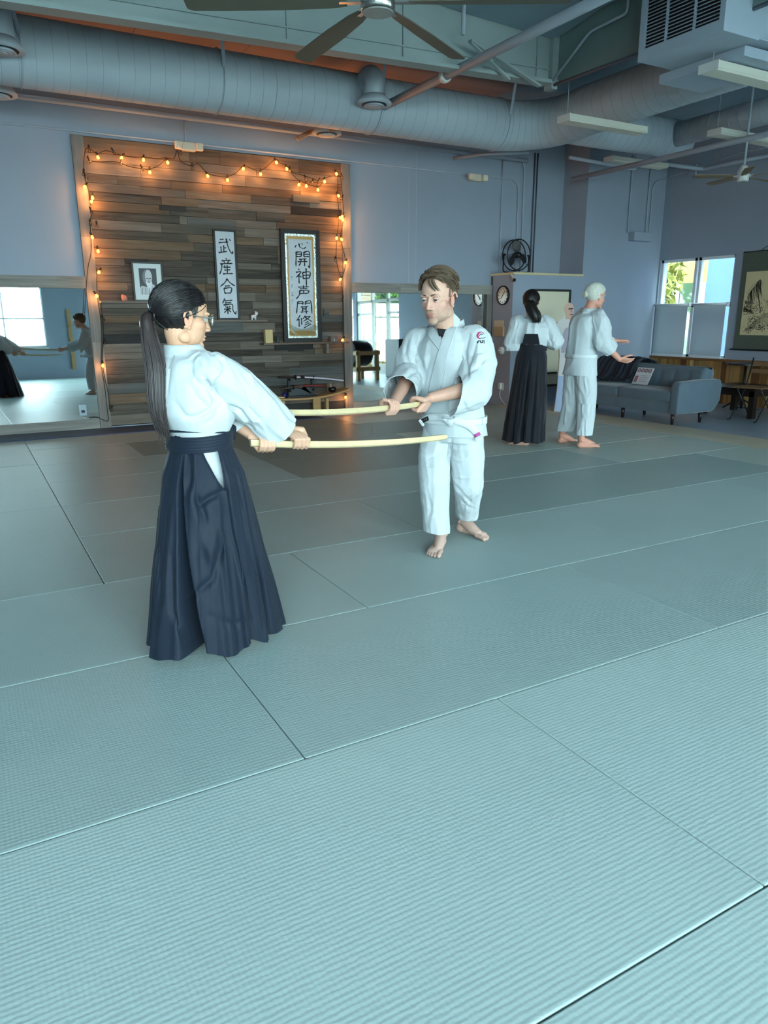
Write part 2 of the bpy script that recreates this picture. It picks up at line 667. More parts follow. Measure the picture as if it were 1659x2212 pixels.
# entry glazing in the right wall
ent = thing('door_1', 'glass entry door with side lights and transom in the right wall', 'door', (XR, 0.17, 0))
ent['kind'] = 'structure'
m_efr = M('entry_frame', (150, 150, 140), 0.45, 0.45)
for y in (EY0, -0.18, 0.78, EY1):
    box('door_frame', (XR+0.05, y-0.035, ZF), (XR+0.13, y+0.035, EZ), m_efr, ent)
for z in (2.12, EZ):
    box('door_frame', (XR+0.05, EY0, z-0.05), (XR+0.13, EY1, z+0.03), m_efr, ent)
for a, b in ((EY0, -0.18), (0.78, EY1)):
    for z in (0.05, 0.95, 1.75):
        box('glazing_bar', (XR+0.06, a+0.035, z-0.03), (XR+0.12, b-0.035, z+0.03), m_efr, ent)
for a, b in ((EY0, -0.18), (-0.18, 0.78), (0.78, EY1)):
    box('pane', (XR+0.088, a+0.035, ZF), (XR+0.092, b-0.035, 2.07), m_glass, ent)
    box('pane', (XR+0.088, a+0.035, 2.15), (XR+0.092, b-0.035, EZ-0.05), m_glass, ent)
lf = box('door_leaf', (XR+0.05, -0.14, ZF+0.01), (XR+0.10, 0.74, 0.26), m_efr, ent)
for y in (-0.14, 0.68):
    box('door_stile', (XR+0.05, y, 0.26), (XR+0.10, y+0.06, 2.07), m_efr, ent)
MB().tube(arc_pts([(XR+0.05, 0.66, 0.9), (XR-0.02, 0.66, 0.9), (XR-0.02, 0.66, 1.25), (XR+0.05, 0.66, 1.25)], 0.03), 0.011).build('door_handle', m_chrome, ent, smooth=True)
# lettering on the transom glass, read from outside as in the photo (open curves above the door)
tx = MB()
for i, (cy, wv) in enumerate(((0.02, 0.09), (0.28, 0.0), (0.52, 0.09))):
    z0, z1 = 2.28, 2.78
    if wv == 0:
        tx.tube([(XR+0.08, cy, z0), (XR+0.08, cy, z1)], 0.012, 6)
    else:
        tx.tube([(XR+0.08, cy+wv*math.cos(t), (z0+z1)/2+(z1-z0)/2*math.sin(t)) for t in np.linspace(0.1 if i else -3.1, 6.1 if i else 3.1, 24)], 0.012, 6)
tx.build('transom_lettering', M('letter_vinyl', (60, 64, 70), 0.5), ent)

# right window: frame, sliding sashes, roller shades
wn = thing('window_3', 'two-sash window with roller shades over its lower half', 'window', (XR, 8.7, 0.7))
wn['kind'] = 'structure'
m_wfr = M('white_vinyl_frame', (214, 222, 224), 0.4, 0.4)
zm = 1.56
for z in (WZ0+0.02, zm, WZ1-0.02):
    box('window_frame', (XR+0.04, WY0, z-0.025), (XR+0.11, WY1, z+0.025), m_wfr, wn)
for y in (WY0+0.02, 8.66, 8.74, WY1-0.02):
    box('window_frame', (XR+0.04, y-0.025, WZ0), (XR+0.11, y+0.025, WZ1), m_wfr, wn)
for a, b in ((WY0, 8.66), (8.74, WY1)):
    for z0, z1 in ((WZ0, zm), (zm, WZ1)):
        box('pane', (XR+0.07, a+0.04, z0+0.03), (XR+0.075, b-0.03, z1-0.03), m_glass, wn)
box('window_sill', (XR-0.03, WY0-0.02, WZ0-0.03), (XR+0.05, WY1, WZ0), m_wfr, wn)
m_shade = M('roller_shade', (176, 182, 184), 0.8, 0.15, var=0.02)
_tr = nd(m_shade, 'ShaderNodeBsdfTranslucent')
_tr.inputs['Color'].default_value = (*S((200, 206, 206)), 1)
_mx = nd(m_shade, 'ShaderNodeMixShader')
_mx.inputs[0].default_value = 0.45
m_shade.node_tree.links.new(m_shade.node_tree.nodes['Principled BSDF'].outputs[0], _mx.inputs[1])
m_shade.node_tree.links.new(_tr.outputs[0], _mx.inputs[2])
m_shade.node_tree.links.new(_mx.outputs[0], m_shade.node_tree.nodes['Material Output'].inputs['Surface'])
for a, b, lb in ((7.99, 8.68, 'grey roller shade on the window half nearer the scroll'), (8.73, 9.50, 'grey roller shade on the window half at the wall corner')):
    s = thing('roller_shade', lb, 'blind', (XR-0.02, (a+b)/2, zm), group='roller shades on the side window')
    b2 = min(b, YP-0.005)
    MB().tube([(XR-0.035, a, zm+0.02), (XR-0.035, b2, zm+0.02)], 0.02, 12).build('shade_roller', m_wfr, s, smooth=True)
    box('shade_cloth', (XR-0.02, a+0.05, WZ0+0.03), (XR-0.017, b2-0.03, zm+0.01), m_shade, s)
    box('shade_hem_bar', (XR-0.027, a+0.05, WZ0+0.01), (XR-0.010, b2-0.03, WZ0+0.035), m_wfr, s)
    box('shade_bracket', (XR-0.06, a-0.005, zm-0.01), (XR, a+0.01, zm+0.05), m_wfr, s)

# wainscot of upright reclaimed boards along the right wall
wain_m = [woodmat('wainscot_%d' % i, [(0.0, c0), (0.45, c1), (1.0, c2)], 'Z', 0.6, 0.6, 0.5, 1.0) for i, (c0, c1, c2) in enumerate((
    ((62, 42, 24), (140, 104, 58), (186, 148, 92)), ((46, 28, 18), (92, 58, 34), (130, 92, 56)), ((80, 60, 36), (168, 134, 84), (206, 174, 118))))]
wain = box('trim_4', (XR-0.045, 3.0, 0.655), (XR, YP-0.002, 0.695), woodmat('wainscot_cap', [(0, (70, 46, 28)), (1, (140, 98, 60))], 'Y'), kind='structure')
y = 3.0
ums = {}
for i, mm in enumerate(wain_m):
    me = bpy.data.meshes.new('plank')
    bm = bmesh.new()
    bmesh.ops.create_cube(bm, size=1.0)
    bm.to_mesh(me)
    bm.free()
    me.materials.append(mm)
    ums[i] = me
while y < YP-0.01:
    wd = random.choice((0.07, 0.09, 0.11, 0.13, 0.15))
    wd = min(wd, YP-0.003-y)
    th = random.uniform(0.014, 0.028)
    o = bpy.data.objects.new('plank', ums[random.choice((0, 0, 1, 2, 2))])
    COL.objects.link(o)
    o.scale = (th, wd-0.003, 0.655-ZF)
    o.location = (XR-th/2, y+wd/2, (0.655+ZF)/2)
    adopt(o, wain)
    y += wd

# ------------------------------------------------------------------ reclaimed wood feature wall
m_post = woodmat('grey_post_wood', [(0.0, (78, 76, 74)), (0.5, (114, 110, 105)), (1.0, (144, 138, 132))], 'Z', 0.7, 0.5, 0.25, 1.3)
m_rail = woodmat('grey_rail_wood', [(0.0, (90, 90, 86)), (0.5, (132, 130, 124)), (1.0, (165, 160, 150))], 'X', 0.7, 0.5, 0.25, 1.3)
m_plank = woodmat('reclaimed_board', [(0.0, (32, 29, 26)), (0.3, (72, 65, 58)), (0.55, (96, 87, 78)), (0.8, (112, 103, 94)), (1.0, (134, 126, 117))], 'X', 0.75, 0.55, 0.55, 1.2)
m_plank2 = woodmat('reclaimed_board_warm', [(0.0, (44, 34, 27)), (0.4, (96, 78, 62)), (0.7, (118, 100, 82)), (1.0, (142, 126, 108))], 'X', 0.75, 0.55, 0.4, 1.2)
m_plank3 = woodmat('reclaimed_board_charcoal', [(0.0, (26, 25, 25)), (1.0, (62, 60, 58))], 'X', 0.7, 0.55, 0.4)
m_plank4 = woodmat('reclaimed_board_grey', [(0.0, (60, 60, 60)), (0.5, (88, 88, 86)), (1.0, (116, 116, 112))], 'X', 0.75, 0.55, 0.4, 1.2)
PX0, PX1, PZ0, PZ1 = 1.58, 4.985, 0.03, 3.47
wood = box('wall_feature', (PX0-0.13, YB-0.012, 0.02), (PX1+0.13, YB, PZ1+0.01), M('board_backing', (24, 20, 18), 0.9), kind='structure')
pm = {}
for k, mm in (('a', m_plank), ('b', m_plank2), ('c', m_plank3), ('d', m_plank4)):
    me = bpy.data.meshes.new('plank')
    bm = bmesh.new()
    bmesh.ops.create_cube(bm, size=1.0)
    bm.to_mesh(me)
    bm.free()
    me.materials.append(mm)
    pm[k] = me


def plank(x0, x1, z0, z1, k, th=None):
    th = th or random.uniform(0.016, 0.032)
    o = bpy.data.objects.new('plank', pm[k])
    COL.objects.link(o)
    o.scale = (x1-x0-0.003, th, z1-z0-0.004)
    o.location = ((x0+x1)/2, YB-0.012-th/2, (z0+z1)/2)
    adopt(o, wood)


z = PZ0
rows = []
while z < PZ1-0.05:
    hgt = random.choice((0.085, 0.10, 0.115, 0.135))
    if PZ1-(z+hgt) < 0.08:
        hgt = PZ1-z
    rows.append((z, z+hgt))
    z += hgt
for z0, z1 in rows:
    x = PX0
    while x < PX1-0.01:
        l = random.uniform(0.35, 1.35)
        if PX1-(x+l) < 0.25:
            l = PX1-x
        t = random.random()
        k = 'a' if t < 0.60 else ('b' if t < 0.86 else ('d' if t < 0.96 else 'c'))
        if z0 > 2.0 and k == 'd':
            k = 'b' if random.random() < 0.6 else 'a'
        if z0 < 1.4 and k == 'b' and random.random() < 0.5:
            k = 'd'
        plank(x, x+l, z0, z1, k)
        x += l
# a few boards standing proud, as nailed over the others
for (x0, y0, x1, y1, k) in ((344, 443, 402, 458, 'c'), (622, 741, 656, 759, 'c'), (453, 695, 525, 716, 'd'), (632, 420, 690, 440, 'd'),
                            (404, 470, 510, 490, 'd'), (593, 741, 676, 755, 'c'), (270, 558, 320, 572, 'c')):
    a, b = onY(x0, y0, YB-0.04), onY(x1, y1, YB-0.04)
    plank(a[0], b[0], b[2], a[2], k, 0.045)
for x0 in (PX0-0.135, PX1):
    for z0, z1 in ((0.0, 1.1), (1.1, 2.35), (2.35, 3.48)):
        box('post_board', (x0, YB-0.055, z0+0.001), (x0+0.135, YB-0.0125, z1-0.002), m_post, wood)

# ------------------------------------------------------------------ mirrors with rails
m_mirror = M('mirror_silver', (226, 236, 236), 0.015, 0.5, metal=1.0)


def mirror(x0, x1, label, joints_top, yaw=0.0):
    t = thing('mirror', label, 'mirror', ((x0+x1)/2, YB-0.02, 0.13), 'wall mirrors beside the wood wall')
    z0, z1 = 0.13, 1.745
    tl = 0.0124*(z1-z0)
    v = [(x0, YB-0.014-tl, z0), (x1, YB-0.014-tl, z0), (x1, YB-0.014, z1), (x0, YB-0.014, z1), (x0, YB-0.008-tl, z0), (x1, YB-0.008-tl, z0), (x1, YB-0.008, z1), (x0, YB-0.008, z1)]
    v = [(a, b+yaw*(a-x1), c) for a, b, c in v]
    mesh_obj('mirror_glass', v, [(0, 1, 2, 3), (5, 4, 7, 6), (4, 5, 1, 0), (3, 2, 6, 7), (4, 0, 3, 7), (1, 5, 6, 2)], m_mirror, t)
    xs = [x0]+joints_top+[x1]
    for a, b in zip(xs[:-1], xs[1:]):
        box('top_rail', (a, YB-0.06, 1.742), (b-0.002, YB-0.001, 1.882), m_rail, t)
        box('bottom_rail', (a, YB-0.05, 0.0), (b-0.002, YB-0.001, 0.132), m_rail, t)
    return t


ml = mirror(-3.2, PX0-0.137, 'big wall mirror left of the wood wall, with grey wood rails', [-1.6, 0.2], 0.0096)
mr = mirror(PX1+0.137, 7.70, 'big wall mirror between the wood wall and the pier', [5.95, 7.0])
box('side_rail', (7.60, YB-0.06, 0.0), (7.70, YB-0.001, 1.742), m_post, mr)
box('mirror_joint', (7.545, YB-0.042, 0.13), (7.555, YB-0.02, 1.742), m_black, mr)

# ------------------------------------------------------------------ ceiling, girders
ceil = box('ceiling', (XL-0.2, YF-0.2, ZC), (XR+0.2, YB+0.2, ZC+0.15), m_deckblue, kind='structure')
YG = 6.8
x = XL
while x < 6.0:
    box('deck_panel', (x, YG+0.05, ZC-0.02), (min(x+1.22, 9.4)-0.006, YB, ZC-0.001), m_deckpink, ceil)
    x += 1.22
g = MB()


def gz(xx):
    return 3.635+0.032*xx


xa, xb = XL, 5.98
g.add([(xa, YG, gz(xa)), (xb, YG, gz(xb)), (xb, YG, ZC), (xa, YG, ZC), (xa, YG+0.04, gz(xa)), (xb, YG+0.04, gz(xb)), (xb, YG+0.04, ZC), (xa, YG+0.04, ZC)],
      [(0, 1, 2, 3), (5, 4, 7, 6), (0, 4, 5, 1), (3, 2, 6, 7), (0, 3, 7, 4), (1, 5, 6, 2)])
gird = g.build('trim_5', m_steel, kind='structure')
g = MB()
g.bar((xa, YG, gz(xa)), (xb, YG, gz(xb)), 0.16, 0.035)
g.build('bottom_flange', m_steel, gird)
g = MB()
g.bar((xa, YG-0.012, gz(xa)+0.13), (xb, YG-0.012, gz(xb)+0.13), 0.02, 0.012)
g.build('flange_weld', m_steel, gird)
for px in (95, 620, 870, 1160):
    q = onY(px, 100, YG)
    box('web_stiffener', (q[0]-0.006, YG-0.02, gz(q[0])+0.02), (q[0]+0.006, YG-0.001, ZC-0.01), m_steel, gird)
gird2 = box('trim_6', (5.98, -4.2, 3.82), (6.05, YG+0.04, ZC), M('girder_paint_dark', (112, 128, 128), 0.65, 0.3, var=0.08, vscale=1.2), kind='structure')
box('end_post', (5.90, YG-0.06, 3.76), (5.98, YG+0.06, ZC), m_steel, gird2)
# sagging insulation between the girders
ib = MB()
nx, ny = 26, 22
vv = []
for j in range(ny+1):
    for i in range(nx+1):
        X = 3.4+2.55*i/nx
        Yv = 3.0+3.78*j/ny
        e = math.sin(math.pi*min(1, i/nx*1.0))*math.sin(math.pi*(j/ny))
        vv.append((X, Yv, ZC-0.06-0.16*abs(math.sin(X*2.6+0.4*math.sin(Yv*2)))*e-0.05*math.sin(Yv*3+X)))
ib.add(vv, [(j*(nx+1)+i, j*(nx+1)+i+1, (j+1)*(nx+1)+i+1, (j+1)*(nx+1)+i) for j in range(ny) for i in range(nx)])
ib.build('insulation_blanket', m_deckblue, ceil, smooth=True)
# ------------------------------------------------------------------ ducts
YD, ZD, RD = 8.6, 3.86, 0.31
m_seam = M('duct_seam', (156, 168, 178), 0.6, 0.3)


def duct(name, label, path, rad, seams=0.15, seg=40):
    t = thing(name, label, 'duct', path[0])
    path = np.asarray(path, float)
    rad = np.full(len(path), rad) if np.isscalar(rad) else np.asarray(rad)
    MB().tube(path, rad, seg).build('duct_shell', m_duct, t, smooth=True)
    # seam rings
    d = np.r_[0, np.cumsum(np.linalg.norm(np.diff(path, axis=0), axis=1))]
    s = MB()
    x = 0.1
    while x < d[-1]-0.05:
        p = np.array([np.interp(x, d, path[:, i]) for i in range(3)])
        q = np.array([np.interp(x+0.01, d, path[:, i]) for i in range(3)])
        r = np.interp(x, d, rad)
        tt = norm(q-p)
        s.tube([p-tt*0.0025, p+tt*0.0025], r+0.0018, seg)
        x += seams
    s.build('duct_seams', m_seam, t, smooth=True)
    return t


elb = [(6.75+0.0, YD, ZD)]
path = [(XL+0.02, YD, ZD), (0, YD, ZD), (3.5, YD, ZD), (6.62, YD, ZD)]
rad = [RD]*4
for a in np.linspace(0.15, 1.57, 7):
    path.append((6.62+0.66*math.sin(a), YD-0.66*(1-math.cos(a)), ZD+0.02*a/1.57))
    rad.append(RD-0.02*a/1.57)
path += [(7.28, 7.6, 3.9), (7.30, 6.6, 3.92), (7.32, 5.0, 3.94), (7.32, 4.2, 3.94)]
rad += [0.29, 0.28, 0.28, 0.28]
dm = duct('spiral_duct', 'long fat spiral air duct running along the wood wall and turning at its right end', path, rad)
for px in (50, 484, 826, 1105):
    q = onY(px, 150, YD-0.3)
    x = q[0]
    s = MB()
    ring = [(x, YD+(RD+0.008)*math.cos(a), ZD+(RD+0.008)*math.sin(a)) for a in np.linspace(0, 2*math.pi, 33)[:-1]]
    s2 = MB()
    s2.tube(ring, 0.006, 6, closed=True)
    s2.bar((x, YD-RD-0.005, ZD+0.06), (x-0.10, YD-0.55, ZC), 0.035, 0.006)
    s2.bar((x+0.02, YD+RD+0.005, ZD+0.06), (x+0.05, YD+0.5, ZC), 0.035, 0.006)
    s2.build('hanger_strap', m_pipe, dm)
d3 = duct('branch_duct', 'short stub duct with rounded end beyond the corner duct', [(7.4, 8.05, 3.86), (8.3, 8.05, 3.86), (9.3, 8.0, 3.86), (9.55, 7.9, 3.86)], [0.25, 0.25, 0.25, 0.2], 0.13)
d4 = duct('branch_duct', 'narrow duct running off the stub duct towards the right edge', [(9.2, 7.9, 3.86), (9.3, 6.5, 3.9), (9.35, 4.2, 3.95)], 0.16, 0.14)


def diffuser(px, py, Y, r, label, top=None):
    c = onY(px, py, Y)
    t = thing('air_diffuser', label, 'vent', c, 'round ceiling diffusers')
    MB().lathe(c+np.array([0, 0, -0.01]), (0, 0, 1), [(r, 0.0), (r*1.0, 0.02), (r*0.82, 0.06), (r*0.62, 0.10), (r*0.60, 0.10)], 32).build('diffuser_cone', m_duct, t, smooth=True)
    k = MB()
    k.lathe(c+np.array([0, 0, -0.014]), (0, 0, 1), [(r*0.72, 0), (r*0.72, 0.004)], 28)
    k.build('diffuser_throat', M('vent_dark', (60, 66, 72), 0.7), t)
    for q in (0.62, 0.42, 0.22):
        MB().lathe(c+np.array([0, 0, -0.045+0.02*q]), (0, 0, 1), [(r*q*0.82, 0), (r*q, 0.0), (r*q*0.86, 0.022), (r*q*0.7, 0.024)], 24).build('diffuser_ring', m_duct, t, smooth=True)
    if top is not None:
        p = np.asarray(top, float)
        b = c+np.array([0, 0, 0.08])
        MB().tube(smooth_path([b, b+np.array([0, 0, 0.16]), 0.5*(b+p)+np.array([0, 0, 0.16]), p], 14), r*0.6, 24).build('stub_duct', m_duct, t, smooth=True)
    return t


def dtop(px, py, Y, dy=0.0):
    c = onY(px, py, Y)
    return (c[0]+0.02, YD+dy, ZD+0.1)


diffuser(808, 224, 8.12, 0.2, 'round diffuser on an elbow in front of the duct, mid-length', dtop(808, 224, 8.12, -0.2))
diffuser(3, 105, 8.12, 0.2, 'round diffuser on an elbow in front of the duct, at the left edge', dtop(3, 105, 8.12, -0.2))
diffuser(706, 288, 9.2, 0.185, 'round diffuser low behind the duct, near the orange-brown pipe stub', dtop(706, 288, 9.2, 0.15))
diffuser(-4, 203, 9.2, 0.185, 'round diffuser behind the duct, at the left edge', dtop(-4, 203, 9.2, 0.15))
diffuser(1337, 308, 8.3, 0.2, 'round diffuser under the stub duct by the corner', tuple(onY(1337, 308, 8.3)+np.array([0, 0, 0.33])))

# ------------------------------------------------------------------ pipes and conduits
def pipe(label, pts, r, m=m_pipe, rad=0.12, name='pipe', cat='pipe', seg=10):
    return MB().tube(arc_pts(pts, rad), r, seg).build(name, m, None, smooth=True, label=label, cat=cat)


yq = YB-0.02
pipe('long pipe along the top of the back wall under the duct', [(XL+0.05, 9.97, 3.80), (8.3, 9.97, 3.80)], 0.03)
zz = onY(100, 282, yq)[2]
a = onY(1120, 420, yq)
pipe('thin conduit above the wood wall that bends down to the pier ledge', [(XL+0.05, yq, 3.52), (a[0], yq, 3.52), (a[0], yq, 2.07)], 0.011, rad=0.2, name='conduit', cat='conduit')
a = onY(1131, 420, yq)
pipe('thin conduit bending down beside the first one to the pier ledge', [(7.2, yq, 3.85), (a[0], yq, 3.85), (a[0], yq, 2.07)], 0.011, rad=0.22, name='conduit', cat='conduit')
a = onY(1083, 450, yq)
pipe('thin upright conduit left of the drum fan', [(a[0], yq, 1.9), (a[0], yq, 3.9)], 0.009, name='conduit', cat='conduit')
for px, lb in ((1152, 'left'), (1158, 'right')):
    a = onY(px, 430, yq)
    pipe('dark upright conduit right of the drum fan, %s of the pair' % lb, [(a[0], yq, 2.07), (a[0], yq, 3.95)], 0.011, m_dpipe, name='conduit', cat='conduit')
a = onY(400, 300, yq)
pipe('thin upright conduit feeding the emergency light on the wood wall', [(a[0], yq-0.02, 3.5), (a[0], yq-0.02, 3.78)], 0.007, name='conduit', cat='conduit')
box_px = onY(1383, 512, YP-0.05)
jb = MB().box((box_px[0]-0.23, YP-0.13, box_px[2]-0.07), (box_px[0]+0.22, YP, box_px[2]+0.07)).build('junction_box', m_wall, None, label='long painted junction box high on the right end wall', cat='junction box', bevel=0.006)
for px, lb in ((1358, 'left'), (1397, 'middle'), (1405, 'right')):
    a = onY(px, 470, YP-0.02)
    pts = [(a[0], YP-0.02, box_px[2]+0.06), (a[0], YP-0.02, 3.98 if lb != 'right' else 3.60)]
    if lb == 'right':
        pts += [(XR-0.02, YP-0.02, 3.68)]
    pipe('thin conduit rising from the junction box, %s one' % lb, pts, 0.011, m_pipe, rad=0.15, name='conduit', cat='conduit')
# pipes across the ceiling
pipe('sprinkler pipe crossing above the ceiling fan', [(4.72, 8.35, 3.79), (4.72, 2.8, 3.79)], 0.045)
c = onX(962, 118, 4.72)
MB().tube([(4.72, c[1]-0.03, 3.79), (4.72, c[1]+0.03, 3.79)], 0.065, 12).build('pipe_coupling', m_white, None, smooth=True, label='bolted coupling on the sprinkler pipe', cat='coupling')
pipe('sprinkler pipe running towards the far right corner', [(8.75, 9.4, 3.48), (8.75, 3.6, 3.50)], 0.035)
pipe('sprinkler pipe with an elbow near the far right corner', [(8.2, 8.9, 3.66), (9.6, 8.9, 3.62), (9.6, 8.9, 3.85), (9.6, 8.2, 3.85)], 0.025, rad=0.06)
pipe('pipe along the right wall above the scroll', [(10.2, 9.2, 3.75), (10.2, 8.9, 3.75), (10.9, 8.7, 3.70), (10.9, 5.0, 3.72)], 0.03, rad=0.08)
b = onY(1052, 333, 9.6)
pipe('short slanting pipe stub under the duct near the conduits', [(b[0]-0.3, YB, b[2]-0.01), b, b+np.array([0.55, -0.3, 0.02])], 0.022)
b = onY(642, 300, 9.5)
pipe('orange-brown pipe stub beside the low diffuser', [b, onY(670, 285, 9.5), (onY(670, 285, 9.5)[0]+0.1, 8.8, 3.62)], 0.03, M('orange_brown_pipe', (168, 128, 104), 0.5))
for p, q, lb in (((1015, 88), (1165, 186), 'broad'), ((1018, 92), (1100, 172), 'thin')):
    a, d = onY(*p, YG-0.25), onY(*q, YG-0.12)
    MB().bar(a, d, 0.05 if lb == 'broad' else 0.03, 0.02).build('ceiling_brace', m_steel, None, label='%s slanting brace in front of the girder web' % lb, cat='brace')
a = onY(1003, 0, YG-0.3)
pipe('upright hanger rod above the sprinkler pipe', [onY(1000, 75, YG-0.3), (a[0], YG-0.3, ZC-0.02)], 0.02, name='hanger_rod', cat='rod')
a, d, e = onX(1190, 180, 5.9), onX(1275, 68, 5.9), onX(1355, 28, 5.9)
pipe('bent conduit climbing the dark girder', [a, d, e, (e[0], e[1], ZC)], 0.013, m_pipe, rad=0.05, name='conduit', cat='conduit')
pipe('bundle of dark cables along the girder foot', [(5.94, YG, 3.80), (5.94, 5.6, 3.78), (6.0, 5.0, 3.80), (6.0, 3.6, 3.82)], 0.018, m_dpipe, rad=0.2, name='cable', cat='cable')
# conduit box and flex on the right wall
q = onX(1497, 368, XR-0.03)
t = thing('conduit_box', 'small square conduit box high on the right wall', 'junction box', q)
MB().box(q-np.array([0.03, 0.07, 0.09]), q+np.array([0.03, 0.07, 0.09])).build('box_body', m_wall, t, bevel=0.005)
MB().tube(smooth_path([q+np.array([0, 0.07, 0.0]), onX(1447, 382, XR-0.02), onX(1440, 384, XR-0.02)], 12), 0.012, 8).build('conduit_arm', m_pipe, t, smooth=True)
MB().tube(smooth_path([q+np.array([0, -0.07, 0.03]), onX(1540, 352, XR-0.02), onX(1600, 330, XR-0.02), onX(1659, 318, XR-0.02)], 16), 0.01, 8).build('flexible_conduit', m_pipe, t, smooth=True)

# ------------------------------------------------------------------ unit heater / air handler
A, B, D = onZ(1377, 135, 3.60), onZ(1449, 152, 3.60), onZ(1545, 60, 3.60)
x0, x1, y1, y0 = A[0], B[0]+0.02, A[1], D[1]
t = thing('air_handler', 'boxy painted air handler with a louvred side hanging from the ceiling', 'air conditioner', ((x0+x1)/2, (y0+y1)/2, 3.6))
m_ac = M('air_handler_paint', (158, 172, 186), 0.5, 0.4, var=0.03)
MB().box((x0+0.03, y0, 3.60), (x1, y1, ZC-0.02)).build('cabinet', m_ac, t, bevel=0.008)
box('louvre_recess', (x0+0.022, y0+0.05, 3.70), (x0+0.029, y1-0.06, ZC-0.06), M('vent_black', (10, 12, 14), 0.8), t)
fr = MB()
fr.box((x0, y0, 3.60), (x0+0.03, y1, 3.69)).box((x0, y0, ZC-0.06), (x0+0.03, y1, ZC-0.02)).box((x0, y0, 3.69), (x0+0.03, y0+0.05, ZC-0.06)).box((x0, y1-0.06, 3.69), (x0+0.03, y1, ZC-0.06))
fr.build('louvre_frame', m_ac, t)
z = 3.71
while z < ZC-0.07:
    MB().add([(x0+0.004, y0+0.05, z), (x0+0.022, y0+0.05, z+0.014), (x0+0.022, y1-0.06, z+0.014), (x0+0.004, y1-0.06, z), (x0+0.004, y0+0.05, z-0.004), (x0+0.022, y0+0.05, z+0.010), (x0+0.022, y1-0.06, z+0.010), (x0+0.004, y1-0.06, z-0.004)],
             [(0, 1, 2, 3), (7, 6, 5, 4), (0, 3, 7, 4), (1, 5, 6, 2), (0, 4, 5, 1), (3, 2, 6, 7)]).build('louvre_slat', m_ac, t)
    z += 0.028
for fy in (0.34, 0.67):
    yy = y0+(y1-y0)*fy
    box('louvre_mullion', (x0, yy-0.008, 3.69), (x0+0.02, yy+0.008, ZC-0.06), m_ac, t)
box('cabinet_section', (x1+0.02, y0+0.02, 3.62), (x1+0.75, y1-0.02, ZC-0.02), m_ac, t, bevel=0.006)
box('drain_pan', (x0+0.45, y0+0.12, 3.52), (x1+0.6, y1+0.14, 3.60), m_ac, t, bevel=0.006)


# ------------------------------------------------------------------ strip lights
def striplight(x0, y, z, label, ln=1.22):
    t = thing('strip_light', label, 'light fixture', (x0+ln/2, y, z), 'hanging strip lights')
    m_l = M('strip_light_housing', (196, 196, 184), 0.5, 0.35)
    m_d = M('strip_light_lens', (212, 210, 196), 0.6, 0.3)
    MB().box((x0, y-0.10, z), (x0+ln, y+0.10, z+0.06)).build('housing', m_l, t, bevel=0.004)
    box('end_cap', (x0-0.004, y-0.102, z-0.012), (x0+0.004, y+0.102, z+0.062), m_white, t)
    box('end_cap', (x0+ln-0.004, y-0.102, z-0.012), (x0+ln+0.004, y+0.102, z+0.062), m_white, t)
    MB().prism([(x0+0.005, y-0.095, z), (x0+0.005, y-0.08, z-0.012), (x0+0.005, y+0.08, z-0.012), (x0+0.005, y+0.095, z)], (ln-0.01, 0, 0)).build('diffuser_lens', m_d, t)
    for xx in (x0+0.05, x0+ln-0.08):
        MB().tube([(xx, y, z+0.06), (xx, y, ZC)], 0.003, 5).build('hanging_cable', m_pipe, t)


striplight(6.17, 6.82, 3.49, 'strip light hanging by the duct corner')
striplight(9.05, 8.95, 3.70, 'strip light hanging low by the end wall')
q = onZ(1543, 290, 3.55)
striplight(q[0], q[1], 3.55, 'strip light at the right edge below the narrow duct')
q = onZ(1530, 152, 3.45)
striplight(q[0], q[1], 3.45, 'strip light at the right edge under the air handler')

# ------------------------------------------------------------------ ceiling fans
def ceiling_fan(c, r, n, a0, label, m_b, ztop, hub=0.125, bw=0.16, m_h=m_chrome, droop=0.0):
    t = thing('ceiling_fan', label, 'ceiling fan', c)
    c = np.asarray(c, float)
    MB().lathe(c, (0, 0, 1), [(hub*0.55, -0.005), (hub*0.9, 0.0), (hub, 0.012), (hub, 0.12), (hub*0.6, 0.17), (0.03, 0.19)], 32).build('motor_hub', m_h, t, smooth=True)
    MB().lathe(c, (0, 0, 1), [(hub*0.86, -0.010), (hub*0.88, -0.002)], 28).build('hub_cap', M('fan_cap', (150, 158, 156), 0.5), t)
    MB().tube([c+np.array([0, 0, 0.18]), (c[0], c[1], ztop)], 0.014, 10).build('down_rod', m_pipe, t, smooth=True)
    for k in range(n):
        a = math.radians(a0+360.0*k/n)
        d = np.array([math.cos(a), math.sin(a), 0])
        s = np.array([-math.sin(a), math.cos(a), 0])
        z = np.array([0, 0, 1.0])
        b = MB()
        rings = []
        for f, wd in ((0.16, 0.5), (0.25, 0.75), (0.5, 0.95), (0.8, 1.0), (0.97, 0.95), (1.0, 0.6)):
            o = c+d*r*f+z*(0.06+droop*f*f)
            w2 = bw*wd/2
            tl = 0.18*w2*2
            rings.append([o-s*w2-z*tl/2-z*0.004, o+s*w2+z*tl/2-z*0.004, o+s*w2+z*tl/2+z*0.004, o-s*w2-z*tl/2+z*0.004])
        b.loft(rings)
        b.build('fan_blade', m_b, t)
        b = MB()
        b.bar(c+d*hub*0.9+z*0.06, c+d*r*0.2+z*0.06, 0.05, 0.012)
        b.build('blade_iron', m_h, t)
    return t


